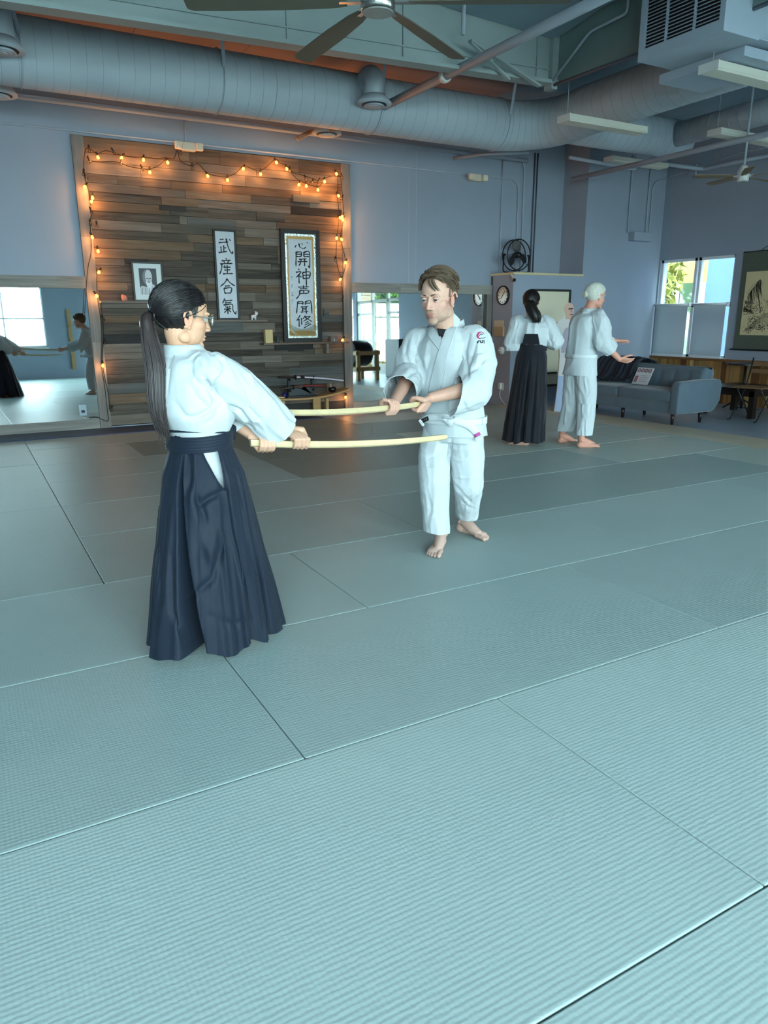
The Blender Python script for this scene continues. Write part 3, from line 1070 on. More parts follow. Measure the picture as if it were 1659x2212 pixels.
hubp = onZ(816, 26, 3.50)
m_blade = M('fan_blade_olive', (104, 104, 92), 0.6, 0.3, var=0.05)
ceiling_fan(hubp, 1.38, 6, 30, 'big six-bladed ceiling fan with a nickel hub near the camera', m_blade, ZC)
dd = ray(1604, 392)
fp = CAM_O+dd*9.2
ceiling_fan(fp, 0.62, 5, 150, 'small wooden-bladed ceiling fan at the far right', M('fan_blade_wood', (122, 104, 74), 0.6, 0.3, var=0.1), ZC, hub=0.07, bw=0.11, m_h=m_white)

# ------------------------------------------------------------------ emergency lights
def emergency(c, label, tilt=0.0):
    t = thing('emergency_light', label, 'light fixture', c, 'emergency lights')
    c = np.asarray(c, float)
    m_e = M('emergency_plastic', (206, 196, 176), 0.5, 0.3)
    MB().box(c+np.array([-0.10, -0.04, -0.05]), c+np.array([0.10, 0.045, 0.05])).build('housing', m_e, t, bevel=0.01)
    for sx in (-1, 1):
        h = c+np.array([sx*0.13, -0.07, -0.005])
        hd = MB().box(h+np.array([-0.045, -0.03, -0.045]), h+np.array([0.045, 0.03, 0.045])).build('lamp_head', m_e, t, bevel=0.012)
        lm = MB()
        for i in range(4):
            for j in range(4):
                lm.ell(h+np.array([-0.03+0.02*i, -0.032, -0.03+0.02*j]), (0.008, 0.004, 0.008), nu=8, nv=5)
        lm.build('lamp_lens', M('lamp_lens', (235, 225, 205), 0.2, 0.5), hd)
    return t


emergency(onY(405, 317, YB-0.1), 'emergency light with two lamp heads above the wood wall')
emergency(onY(1027, 384, YB-0.05), 'emergency light with two lamp heads on the plain wall right of the wood wall')

# ------------------------------------------------------------------ string lights
m_wire = M('string_light_wire', (18, 16, 16), 0.6)
m_cap = M('bulb_socket', (22, 20, 20), 0.5)
m_lit = emit('bulb_filament_lit', (255, 126, 36), 6.0)
m_dark = glassmat('bulb_glass', (240, 230, 220), 1.6)


def z3(L):
    return [(140+x/2.6333, 280+y/2.6333) for x, y in L]


lit = z3([(185, 155), (330, 160), (449, 170), (484, 240), (580, 185), (808, 262), (926, 284), (1019, 222), (1114, 250), (1199, 185), (1260, 222), (1541, 250), (1478, 293), (1336, 311), (1372, 318), (1438, 340), (1552, 375),
          (120, 325), (157, 385), (157, 407), (152, 610), (187, 688), (200, 810), (1582, 493), (1560, 502), (1586, 513), (1547, 615), (1572, 622), (1600, 755), (1573, 852)])
lit += [(180+x/2.812, 600+y/2.812) for x, y in ((75, 108), (118, 530), (1580, 378), (1595, 723))]
unlit = z3([(138, 116), (275, 130), (137, 178), (108, 250), (118, 268), (323, 190), (440, 225), (660, 130), (727, 218), (1280, 232), (1368, 280), (1410, 300), (1445, 298), (1575, 270), (1578, 392), (148, 465), (145, 535), (182, 545), (1540, 740)])
unlit += [(180+x/2.812, 600+y/2.812) for x, y in ((118, 252), (128, 392), (1576, 130), (172, 800))]
YS = YB-0.085
sl = thing('string_lights', 'string of amber bulbs and dark bulbs draped round the wood wall', 'string lights', (3.3, YS, 3.3))


def W(L):
    return [onY(x, y, YS) for x, y in L]


wires = [z3([(112, 1050), (130, 800), (150, 690), (145, 540), (150, 460), (135, 350), (110, 250), (120, 110), (185, 135), (230, 120), (275, 130), (330, 148), (400, 158), (449, 155), (520, 165), (580, 160)]),
         z3([(137, 178), (220, 182), (300, 185), (370, 210), (440, 222), (484, 225), (540, 200), (580, 165), (620, 165), (640, 120), (660, 180), (720, 205), (760, 195), (808, 245), (860, 262), (926, 268), (980, 240), (1019, 205), (1070, 225), (1114, 232), (1160, 200), (1199, 168), (1225, 190), (1260, 205), (1300, 245), (1336, 255), (1400, 275), (1445, 290), (1478, 275), (1541, 262), (1570, 268)]),
         z3([(1260, 210), (1320, 280), (1372, 305), (1438, 325), (1470, 300)]),
         z3([(1553, 268), (1552, 380), (1560, 500), (1548, 615), (1545, 740), (1572, 850)]),
         z3([(1570, 268), (1580, 390), (1585, 510), (1570, 620), (1598, 755), (1575, 850)])]
wires += [[(180+x/2.812, 600+y/2.812) for x, y in L] for L in (((80, -60), (85, 110), (105, 250), (112, 390), (110, 530), (128, 650), (145, 800), (150, 870), (90, 850), (40, 852)),
                                                           ((100, 110), (122, 300), (118, 530), (150, 700), (160, 800)),
                                                           ((1568, 10), (1575, 140), (1578, 370), (1580, 500), (1590, 730), (1588, 790)))]
for L in wires:
    MB().tube(smooth_path(W(L), 8*len(L)), 0.0045, 6).build('light_wire', m_wire, sl, smooth=True)
bm_lit = MB().lathe((0, 0, 0), (0, 0, -1), [(0.007, 0.0), (0.011, 0.010), (0.0175, 0.026), (0.016, 0.038), (0.006, 0.047)], 10)
meL = bpy.data.meshes.new('bulb')
meL.from_pydata(bm_lit.v, [], bm_lit.f)
meL.polygons.foreach_set('use_smooth', [True]*len(meL.polygons))
meD = meL.copy()
meL.materials.append(m_lit)
meD.materials.append(m_dark)
sk = MB().lathe((0, 0, 0), (0, 0, 1), [(0.011, -0.006), (0.012, 0.03), (0.006, 0.038)], 8)
meS = bpy.data.meshes.new('bulb_socket')
meS.from_pydata(sk.v, [], sk.f)
meS.materials.append(m_cap)
wl = bpy.data.lights.new('bulb_glow', 'POINT')
wl.energy = 0.8
wl.color = (1.0, 0.42, 0.12)
wl.shadow_soft_size = 0.03
for isl, L in ((True, lit), (False, unlit)):
    for (x, y) in L:
        p = onY(x, y, YS-0.02)
        o = bpy.data.objects.new('bulb', meL if isl else meD)
        COL.objects.link(o)
        o.location = p+np.array([0, 0, 0.02])
        o.rotation_euler = (random.uniform(-0.3, 0.3), random.uniform(-0.6, 0.6), 0)
        adopt(o, sl)
        s2 = bpy.data.objects.new('bulb_socket', meS)
        COL.objects.link(s2)
        s2.location = o.location
        s2.rotation_euler = o.rotation_euler
        adopt(s2, sl)
        if isl:
            g = bpy.data.objects.new('bulb_glow', wl)
            COL.objects.link(g)
            g.location = p+np.array([0, -0.03, -0.03])
# ------------------------------------------------------------------ shelves and things on the wood wall
m_shelf = woodmat('shelf_wood', [(0, (70, 58, 52)), (0.5, (112, 98, 88)), (1, (150, 136, 122))], 'X', 0.7, 0.6, 0.2)
m_pine = M('pine_wood', (176, 140, 92), 0.55, 0.3, var=0.12, vscale=6, stretch=(1, 8, 8))
m_oak = M('pale_block_wood', (196, 172, 122), 0.55, 0.3, var=0.08, vscale=6, stretch=(8, 8, 1))
YW = YB-0.045


def shelf(xa, xb, y, dep, label, live=0.0):
    a, b = onY(xa, y, YW-dep*0.5), onY(xb, y, YW-dep*0.5)
    z = 0.5*(a[2]+b[2])
    s = MB()
    n = 16
    rings = []
    for i in range(n+1):
        u = i/n
        x = a[0]+(b[0]-a[0])*u
        e = live*math.sin(u*9.0)+live*0.6*math.sin(u*23)
        rings.append([(x, YW+0.0, z-0.012), (x, YW-dep+e, z-0.012), (x, YW-dep+e, z+0.012), (x, YW, z+0.012)])
    s.loft(rings)
    s.build('wall_shelf', m_shelf, None, label=label, cat='shelf', group='shelves on the wood wall')
    return z+0.012


zs1 = shelf(216, 372, 653, 0.13, 'narrow plank shelf holding the portrait photograph', 0.006)
zs2 = shelf(452, 575, 693, 0.10, 'short thin shelf under the narrow calligraphy frame')
zs3 = shelf(566, 749, 741, 0.16, 'longer plank shelf under the wide calligraphy frame', 0.006)
q = onY(700, 752, YW)
MB().box((q[0]-0.02, YW-0.13, zs3-0.16), (q[0]+0.02, YW-0.001, zs3-0.025)).build('shelf_bracket', m_shelf, None, label='upright wooden bracket under the longer shelf', cat='bracket')


def frect(x0, y0, x1, y1, Y):
    a, b = onY(x0, y0, Y), onY(x1, y1, Y)
    return a[0], b[0], b[2], a[2]


def picture_frame(t, x0, x1, z0, z1, Y, fw, depth, m):
    for lo, hi in (((x0, z0), (x1, z0+fw)), ((x0, z1-fw), (x1, z1)), ((x0, z0+fw), (x0+fw, z1-fw)), ((x1-fw, z0+fw), (x1, z1-fw))):
        MB().box((lo[0], Y-depth, lo[1]), (hi[0], Y, hi[1])).build('frame_side', m, t, bevel=0.003)


# brush lettering: strokes on a 100-unit grid, y down
GL = {
 'bu': [((18, 12), (42, 9)), ((10, 30), (40, 27), (72, 23)), ((40, 44), (39, 82)), ((40, 60), (55, 58)), ((22, 52), (23, 84)), ((6, 88), (34, 84), (60, 78)), ((58, 4), (64, 40), (78, 76), (92, 90), (95, 74)), ((76, 8), (86, 16))],
 'san': [((49, 0), (53, 9)), ((22, 16), (52, 14), (80, 12)), ((36, 19), (40, 29)), ((64, 17), (58, 30)), ((12, 35), (50, 32), (90, 30)), ((22, 35), (18, 66), (4, 97)), ((40, 43), (32, 56)), ((36, 55), (76, 52)), ((36, 71), (74, 68)), ((55, 42), (54, 90)), ((26, 93), (60, 91), (90, 90))],
 'go': [((50, 2), (34, 26), (4, 50)), ((48, 4), (68, 26), (98, 46)), ((34, 47), (66, 44)), ((26, 60), (32, 94)), ((26, 61), (74, 57), (67, 91)), ((31, 89), (68, 87))],
 'ki': [((28, 2), (12, 32)), ((26, 16), (78, 12)), ((28, 28), (70, 25)), ((18, 41), (72, 37), (76, 70), (90, 95), (97, 78)), ((30, 49), (36, 58)), ((60, 47), (52, 58)), ((20, 67), (66, 63)), ((43, 48), (43, 98)), ((42, 67), (20, 88)), ((44, 67), (64, 85))],
 'shin': [((14, 46), (6, 74)), ((30, 26), (36, 68), (60, 82), (72, 60)), ((46, 24), (54, 36)), ((78, 10), (84, 18))],
 'kai': [((12, 8), (8, 98)), ((12, 10), (42, 8), (42, 36)), ((12, 22), (42, 21)), ((12, 36), (42, 35)), ((58, 8), (58, 36)), ((58, 9), (91, 6), (92, 98), (82, 90)), ((58, 21), (90, 20)), ((58, 35), (90, 34)), ((28, 53), (74, 49)), ((20, 69), (80, 65)), ((40, 52), (38, 72), (26, 94)), ((61, 50), (61, 96))],
 'jin': [((22, 4), (29, 13)), ((6, 27), (37, 23), (8, 60)), ((24, 44), (24, 98)), ((28, 48), (39, 57)), ((47, 26), (50, 67)), ((47, 27), (92, 23), (88, 64)), ((50, 45), (88, 42)), ((50, 65), (88, 61)), ((69, 0), (69, 116))],
 'sei': [((50, 0), (50, 22)), ((18, 13), (84, 9)), ((28, 25), (74, 22)), ((24, 39), (79, 35), (76, 58)), ((50, 38), (50, 58)), ((26, 59), (76, 56)), ((26, 39), (22, 70), (2, 100))],
 'bun': [((12, 8), (2, 98)), ((12, 10), (42, 8), (42, 32)), ((12, 21), (42, 20)), ((58, 8), (58, 32)), ((58, 9), (92, 6), (98, 98)), ((58, 20), (90, 19)), ((30, 48), (74, 45)), ((40, 48), (39, 82)), ((62, 47), (63, 100)), ((40, 60), (62, 58)), ((40, 71), (62, 69)), ((28, 87), (76, 81))],
 'shu': [((24, 2), (2, 46)), ((16, 30), (16, 96)), ((32, 24), (32, 78)), ((56, 4), (42, 30)), ((52, 16), (86, 12), (42, 52)), ((56, 20), (98, 54)), ((74, 50), (52, 66)), ((82, 62), (50, 82)), ((90, 72), (42, 106))],
}


def brush(par, strokes, x, z, w, h, Y, wt=0.07, dy=0.0015, mat=None):
    for st in strokes:
        mb = MB()
        P = smooth_path([(p[0], p[1], 0) for p in st], 6*(len(st)-1)+4) if len(st) > 2 else np.linspace((*st[0], 0), (*st[1], 0), 7)
        n = len(P)
        T = np.gradient(P, axis=0)
        L, R = [], []
        for i in range(n):
            u = i/(n-1)
            ww = wt*100*(0.62+0.45*math.exp(-((u-0.05)/0.12)**2)+0.25*math.exp(-((u-0.8)/0.15)**2))*(1.0 if u < 0.9 else 1-0.45*(u-0.9)/0.1)/2
            t = norm(T[i])
            nn = np.array([-t[1], t[0], 0])
            L.append(P[i]+nn*ww)
            R.append(P[i]-nn*ww)
        k = lambda p: (x+p[0]/100*w, Y, z-p[1]/100*h)
        v = [k(p) for p in L]+[k(p) for p in R]
        v += [(a, b-dy, c) for a, b, c in v]
        f = []
        m2 = 2*n
        for i in range(n-1):
            f.append((m2+i, m2+i+1, m2+n+i+1, m2+n+i))
            f.append((i, m2+i, m2+i+1, i+1))
            f.append((n+i, n+i+1, m2+n+i+1, m2+n+i))
        f.append((0, n, m2+n, m2))
        f.append((n-1, m2+n-1, m2+2*n-1, 2*n-1))
        mb.add(v, f)
        mb.build('brush_stroke', mat or m_ink, par)


m_ink = M('brush_ink', (22, 26, 32), 0.5, 0.3)
m_paper = M('rice_paper', (196, 200, 206), 0.8, 0.15, var=0.05, vscale=9)
# narrow frame with four characters
x0, x1, z0, z1 = frect(461, 494, 520, 690, YW-0.03)
x1 = onY(514, 590, YW-0.03)[0]
x0 = onY(466, 590, YW-0.03)[0]-0.005
z0 = zs2
t = thing('calligraphy_frame', 'narrow black frame with four large brushed characters on grey paper', 'picture', ((x0+x1)/2, YW-0.02, z0))
picture_frame(t, x0, x1, z0, z1, YW-0.005, 0.026, 0.03, m_black)
box('paper', (x0+0.026, YW-0.016, z0+0.026), (x1-0.026, YW-0.012, z1-0.026), m_paper, t)
iw, ih = x1-x0-0.052, z1-z0-0.052
for i, g in enumerate(('bu', 'san', 'go', 'ki')):
    brush(t, GL[g], x0+0.026+iw*0.10, z1-0.026-ih*(0.07+0.232*i), iw*0.84, ih*0.195, YW-0.016, 0.10)
brush(t, [((0, 0), (60, 30)), ((60, 0), (0, 40)), ((30, 10), (90, 100))], x0+0.026+iw*0.06, z0+0.026+ih*0.36, iw*0.10, ih*0.045, YW-0.016, 0.05)

# wide frame with six characters
Yf = YW-0.05
x0, x1 = onY(609, 610, Yf)[0], onY(692, 610, Yf)[0]
z1, z0 = onY(640, 495, Yf)[2], zs3
t = thing('calligraphy_frame', 'wide black frame with six brushed characters, gold mat and crinkled silver border', 'picture', ((x0+x1)/2, Yf, z0))
picture_frame(t, x0, x1, z0, z1, Yf+0.03, 0.06, 0.045, m_black)
m_foil = M('silver_foil', (214, 218, 212), 0.22, 0.6, metal=0.9, bump=0.9, bscale=45)
m_gold = M('gold_mat', (190, 152, 88), 0.45, 0.4, var=0.05)
b = 0.06
for lo, hi in (((x0+b, z0+b), (x1-b, z0+b+0.03)), ((x0+b, z1-b-0.03), (x1-b, z1-b)), ((x0+b, z0+b+0.03), (x0+b+0.03, z1-b-0.03)), ((x1-b-0.03, z0+b+0.03), (x1-b, z1-b-0.03))):
    box('foil_border', (lo[0], Yf+0.004, lo[1]), (hi[0], Yf+0.012, hi[1]), m_foil, t)
box('gold_mat', (x0+b+0.03, Yf+0.010, z0+b+0.03), (x1-b-0.03, Yf+0.014, z1-b-0.03), m_gold, t)
c0, c1, e0, e1 = x0+b+0.055, x1-b-0.055, z0+b+0.10, z1-b-0.07
box('paper', (c0, Yf+0.006, e0), (c1, Yf+0.010, e1), m_paper, t)
iw, ih = c1-c0, e1-e0
yy = 0.02
for g, hh in (('shin', 0.10), ('kai', 0.185), ('jin', 0.185), ('sei', 0.165), ('bun', 0.16), ('shu', 0.15)):
    brush(t, GL[g], c0+iw*0.24, e1-ih*yy, iw*0.70, ih*hh*0.93, Yf+0.006, 0.095)
    yy += hh+0.002
for i in range(4):
    brush(t, [((0, 20), (80, 10)), ((40, 0), (35, 100)), ((0, 60), (70, 55)), ((10, 95), (90, 85))][:2+i % 3], c0+iw*0.06, e1-ih*(0.40+0.085*i), iw*0.11, ih*0.045, Yf+0.006, 0.10)

# loose wrinkled wrap at the foot of the wide frame
n = 18
v, f = [], []
for j in range(n+1):
    for i in range(n+1):
        u, w_ = i/n, j/n
        X = x0+b+0.02+(x1-x0-2*b-0.04)*u
        Z = z0+b+0.015+0.20*w_*(1-0.45*math.sin(math.pi*u)*w_)
        v.append((X, Yf+0.002-0.010*abs(math.sin(u*11+w_*6))*(1-w_*0.7), Z))
f = [(j*(n+1)+i, j*(n+1)+i+1, (j+1)*(n+1)+i+1, (j+1)*(n+1)+i) for j in range(n) for i in range(n)]
mesh_obj('clear_wrap', v, f, glassmat('clear_film', (240, 240, 230), 3.0), t, smooth=True)

# portrait photograph
Yf = YW-0.055
x0, x1 = onY(287, 610, Yf)[0], onY(353, 610, Yf)[0]
z0, z1 = zs1, onY(318, 566, Yf)[2]
t = thing('portrait_photo', 'framed black and white portrait of a bald bearded elder in a pale robe', 'picture', ((x0+x1)/2, Yf, z0))
picture_frame(t, x0, x1, z0, z1, Yf+0.02, 0.02, 0.028, M('frame_grey', (58, 62, 62), 0.5))
box('mat_board', (x0+0.02, Yf+0.004, z0+0.02), (x1-0.02, Yf+0.010, z1-0.02), M('mat_board', (204, 210, 208), 0.7, 0.2), t)
pw, ph = x1-x0, z1-z0
a0, a1, b0, b1 = x0+pw*0.22, x1-pw*0.21, z0+ph*0.17, z1-ph*0.16


def flat(name, pts, m, k, par):
    """printed area: polygon in photo coordinates (0..1, y up), thin layer k"""
    v = [(a0+(a1-a0)*p[0], Yf+0.004-0.0006*k, b0+(b1-b0)*p[1]) for p in pts]
    return MB().prism(v, (0, 0.0005, 0)).build(name, m, par)


def ov(cx, cy, rx, ry, n=22, a=0.0):
    return [(cx+rx*math.cos(s)*math.cos(a)-ry*math.sin(s)*math.sin(a), cy+rx*math.cos(s)*math.sin(a)+ry*math.sin(s)*math.cos(a)) for s in np.linspace(0, 2*math.pi, n+1)[:-1]]


G = lambda v: M('photo_grey_%d' % v, (v, v+2, v+5), 0.4, 0.4)
flat('photo_print', [(0, 0), (1, 0), (1, 1), (0, 1)], G(28), 1, t)
flat('photo_print', [(0.0, 0), (1.0, 0), (1.0, 0.22), (0.82, 0.38), (0.62, 0.46), (0.4, 0.3), (0.1, 0.34), (0.0, 0.26)], G(176), 2, t)
flat('photo_print', ov(0.45, 0.66, 0.27, 0.30), G(96), 3, t)
flat('photo_print', ov(0.53, 0.68, 0.20, 0.27), G(182), 4, t)
flat('photo_print', [(0.34, 0.5), (0.72, 0.5), (0.66, 0.3), (0.52, 0.08), (0.44, 0.26)], G(206), 5, t)
for cx in (0.44, 0.62):
    flat('photo_print', ov(cx, 0.625, 0.055, 0.018), G(40), 6, t)
flat('photo_print', [(0.51, 0.63), (0.56, 0.63), (0.58, 0.53), (0.49, 0.53)], G(140), 6, t)
flat('photo_print', ov(0.53, 0.485, 0.10, 0.016), G(50), 6, t)
for i in range(5):
    x = 0.08+0.2*i
    flat('photo_print', [(x, 0.0), (x+0.03, 0.0), (x+0.06+0.05*(i > 2), 0.26), (x+0.03, 0.28)], G(70), 6, t)

# small things on the shelves
q = onY(268, 640, YW-0.07)
mb = MB()
for k in range(5):
    mb.ell((q[0]+0.018*math.cos(k*1.3), YW-0.07+0.014*math.sin(k*1.3), zs1+0.03+0.012*(k % 3)), (0.022, 0.018, 0.03), nu=10, nv=7)
mb.build('pink_stone', M('rose_stone', (196, 128, 108), 0.5, 0.3, var=0.1, vscale=20), None, smooth=True, label='lumpy pink stone beside the portrait photograph', cat='stone')
q = onY(548, 684, YW-0.05)
t = thing('animal_figurine', 'small white and grey animal figurine on the short shelf', 'figurine', (q[0], YW-0.05, zs2))
m_fig = M('glazed_white', (206, 206, 208), 0.35, 0.4)
mb = MB()
mb.ell((q[0], YW-0.05, zs2+0.045), (0.04, 0.022, 0.024))
for sx in (-0.026, 0.022):
    for sy in (-0.011, 0.011):
        mb.tube([(q[0]+sx, YW-0.05+sy, zs2), (q[0]+sx, YW-0.05+sy, zs2+0.04)], 0.009, 8)
mb.build('figurine_body', m_fig, t, smooth=True)
mb = MB()
mb.ell((q[0]+0.038, YW-0.055, zs2+0.082), (0.026, 0.018, 0.022))
mb.tube([(q[0]+0.02, YW-0.05, zs2+0.05), (q[0]+0.036, YW-0.054, zs2+0.08)], 0.013, 8)
mb.build('figurine_head', m_fig, t, smooth=True)
MB().ell((q[0]+0.062, YW-0.06, zs2+0.074), (0.010, 0.010, 0.010)).build('figurine_muzzle', m_black, t, smooth=True)
for sy in (-0.012, 0.012):
    MB().ell((q[0]+0.03, YW-0.055+sy, zs2+0.103), (0.008, 0.006, 0.012)).build('figurine_ear', m_fig, t, smooth=True)
a, b = onY(571, 730, YW-0.08), onY(587, 730, YW-0.08)
zt = onY(580, 712, YW-0.08)[2]
MB().box((a[0], YW-0.13, zs3), (b[0], YW-0.05, zt)).build('wood_block', m_oak, None, label='upright pale wooden block on the longer shelf', cat='block', bevel=0.004)
q = onY(600, 730, YW-0.08)
t = thing('small_statuette', 'tiny dark green seated statuette beside the wooden block', 'figurine', (q[0], YW-0.08, zs3))
m_gr = M('green_bronze', (44, 66, 60), 0.4, 0.5)
MB().lathe((q[0], YW-0.08, zs3), (0, 0, 1), [(0.026, 0), (0.030, 0.012), (0.016, 0.03), (0.02, 0.05), (0.012, 0.075)], 14).build('statuette_body', m_gr, t, smooth=True)
MB().ell((q[0], YW-0.08, zs3+0.086), (0.014, 0.014, 0.016), nu=10, nv=8).build('statuette_head', m_gr, t, smooth=True)
a, b = onY(712, 730, YW-0.09), onY(727, 730, YW-0.09)
t = MB().box((a[0], YW-0.13, zs3), (b[0], YW-0.05, zs3+0.075)).build('incense_box', M('box_brown', (112, 98, 90), 0.6), None, label='small brown box with pale brushed marks on the longer shelf', cat='box', bevel=0.004)
brush(t, GL['bun'][6:], a[0]+0.03, zs3+0.068, 0.05, 0.06, YW-0.131, 0.09, mat=M('pale_ink', (200, 196, 186), 0.6))
q = onY(459, 795, YW-0.10)
t = thing('tea_tin', 'green tin with a brown lid just above the shoulder of the woman in front', 'tin', (q[0], YW-0.1, q[2]))
MB().lathe((q[0], YW-0.10, q[2]), (0, 0, 1), [(0.045, 0), (0.045, 0.13)], 20).build('tin_body', M('tin_green', (136, 156, 96), 0.4, 0.4), t, smooth=False)
MB().lathe((q[0], YW-0.10, q[2]+0.13), (0, 0, 1), [(0.04, 0), (0.04, 0.03), (0.02, 0.035)], 20).build('tin_lid', M('tin_lid', (110, 60, 44), 0.4), t)
MB().box((q[0]-0.25, YW-0.18, q[2]-0.022), (q[0]+0.3, YW, q[2])).build('wall_shelf', m_shelf, None, label='plank shelf holding the green tin, mostly hidden by the woman in front', cat='shelf', group='shelves on the wood wall')
q = onY(705, 675, YW-0.02)
MB().box((q[0]-0.04, YW-0.022, q[2]-0.05), (q[0]+0.045, YW-0.002, q[2]+0.05)).build('wall_plate', m_plank4, None, label='small square grey wooden plate right of the wide calligraphy frame', cat='plate', bevel=0.003)

# low altar bench with the sword stand
Yb = YW-0.16
xa, xb = onY(563, 858, Yb)[0], onY(748, 856, Yb)[0]
zt = onY(650, 860, Yb)[2]
t = thing('altar_bench', 'low pine bench with an upswept top against the wood wall', 'bench', ((xa+xb)/2, Yb, 0))
rings = []
for i in range(25):
    u = i/24
    x = xa+(xb-xa)*u
    z = zt+0.10*(abs(u-0.45)/0.55)**2.2*(1 if u > 0.45 else 0.4)
    rings.append([(x, Yb-0.13, z-0.012), (x, Yb+0.13, z-0.012), (x, Yb+0.13, z+0.012), (x, Yb-0.13, z+0.012)])
MB().loft(rings).build('bench_top', m_pine, t)
for px in (606, 700):
    x = onY(px, 870, Yb)[0]
    MB().box((x-0.02, Yb-0.12, 0.012), (x+0.02, Yb-0.06, zt-0.012)).build('leg', m_pine, t)
    MB().box((x-0.15, Yb+0.05, 0.012), (x-0.03, Yb+0.08, zt-0.012)).build('leg_board', m_pine, t)
zb = zt+0.012
ys = Yb
xl, xr_ = onY(625, 850, ys)[0], onY(675, 850, ys)[0]
t = thing('sword_stand', 'black two-tier sword stand on the low bench', 'stand', ((xl+xr_)/2, ys, zb))
mb = MB()
mb.box((xl-0.05, ys-0.06, zb), (xr_+0.05, ys+0.06, zb+0.03))
mb.build('stand_base', m_black, t, bevel=0.004)
MB().prism([(xl, ys-0.01, zb+0.03), (xr_, ys-0.01, zb+0.03), (xr_, ys-0.01, zb+0.13), ((xl*2+xr_)/3, ys-0.01, zb+0.15), ((xl+xr_)/2, ys-0.01, zb+0.12), ((xl+2*xr_)/3, ys-0.01, zb+0.15), (xl, ys-0.01, zb+0.13)], (0, 0.02, 0)).build('stand_panel', M('stand_panel', (48, 56, 60), 0.4), t)
zl, zu = onY(650, 838, ys)[2], onY(650, 814, ys)[2]
for x in (xl, xr_):
    MB().bar((x, ys+0.01, zb+0.02), (x, ys+0.01, zu-0.02), 0.035, 0.03).build('stand_upright', m_black, t)
    for z in (zl, zu):
        MB().tube([(x, ys+0.01, z-0.03), (x, ys-0.04, z-0.035), (x, ys-0.06, z+0.0)], 0.012, 8).build('stand_hook', m_black, t, smooth=True)


def sword(px0, px1, pxg, z, drop, m_s, m_h, label):
    yv = ys-0.045
    a, g, b = onY(px0, 0, yv)[0], onY(pxg, 0, yv)[0], onY(px1, 0, yv)[0]
    a, g, b = onY(px0, 830, yv)[0], onY(pxg, 830, yv)[0], onY(px1, 830, yv)[0]
    t = thing('sheathed_sword', label, 'sword', ((a+b)/2, yv, z), 'sheathed swords on the stand')
    f = lambda x: z-drop*(x-a)/(b-a)+0.018*math.sin(math.pi*(x-a)/(b-a))
    MB().tube([(x, yv, f(x)) for x in np.linspace(a, g, 8)], 0.017, 10, flat=0.7).build('hilt', m_h, t, smooth=True)
    MB().tube([(g, yv, f(g)), (g+0.012, yv, f(g))], 0.035, 14).build('hand_guard', m_black, t)
    MB().tube([(x, yv, f(x)) for x in np.linspace(g+0.012, b, 14)], 0.018, 10, flat=0.65).build('scabbard', m_s, t, smooth=True)
    MB().tube([(g+0.08, yv, f(g)), (g+0.14, yv, f(g))], 0.021, 10).build('cord_wrap', m_h, t)


sword(602, 742, 638, zu+0.012, 0.09, M('scabbard_pale', (206, 204, 222), 0.3, 0.5), m_black, 'long sword with a pale lilac scabbard on the upper tier')
sword(606, 701, 633, zl+0.002, -0.02, M('scabbard_red', (140, 48, 44), 0.3, 0.5), M('hilt_wrap', (70, 66, 62), 0.6), 'short sword with a red scabbard on the lower tier')
q = onY(718, 850, Yb)
zz = zt+0.10*((0.84-0.45)/0.55)**2.2+0.012
t = thing('singing_bowl', 'round black bowl with a striker at the end of the low bench', 'bowl', (q[0], Yb, zz))
MB().lathe((q[0], Yb, zz), (0, 0, 1), [(0.03, 0), (0.055, 0.02), (0.062, 0.045), (0.052, 0.075), (0.047, 0.075), (0.05, 0.045), (0.03, 0.012)], 24).build('bowl_body', M('black_lacquer', (14, 14, 18), 0.15, 0.6), t, smooth=True)
MB().tube([(q[0]-0.02, Yb, zz+0.03), (q[0]-0.03, Yb, zz+0.13)], 0.013, 8).build('striker', m_pine, t, smooth=True)
q = onY(613, 852, Yb)
MB().lathe((q[0], Yb-0.03, zb+0.01), (0, 0, 1), [(0.03, 0), (0.034, 0.07), (0.030, 0.07), (0.027, 0.01)], 18).build('blue_cup', M('cobalt_glaze', (30, 34, 92), 0.2, 0.5), None, smooth=True, label='small cobalt blue cup on the low bench', cat='cup')
q = onY(603, 857, Yb)
MB().box((q[0]-0.05, Yb-0.09, zb+0.012), (q[0]+0.05, Yb-0.04, zb+0.03)).build('incense_tray', m_oak, None, label='flat pale wooden tray beside the blue cup', cat='tray', bevel=0.004)

# outlet on the left mirror with the light cord
q = onY(179, 886, YB-0.04)
t = thing('wall_outlet', 'outlet plate set in the left mirror with a black plug', 'outlet', q)
MB().box(q-np.array([0.045, 0.006, 0.07]), q+np.array([0.045, 0.006, 0.07])).build('outlet_plate', M('outlet_plate', (150, 170, 180), 0.2, 0.5), t, bevel=0.003)
MB().box(q-np.array([0.02, 0.03, 0.03]), q+np.array([0.02, -0.006, 0.0])).build('plug', m_black, t, bevel=0.004)

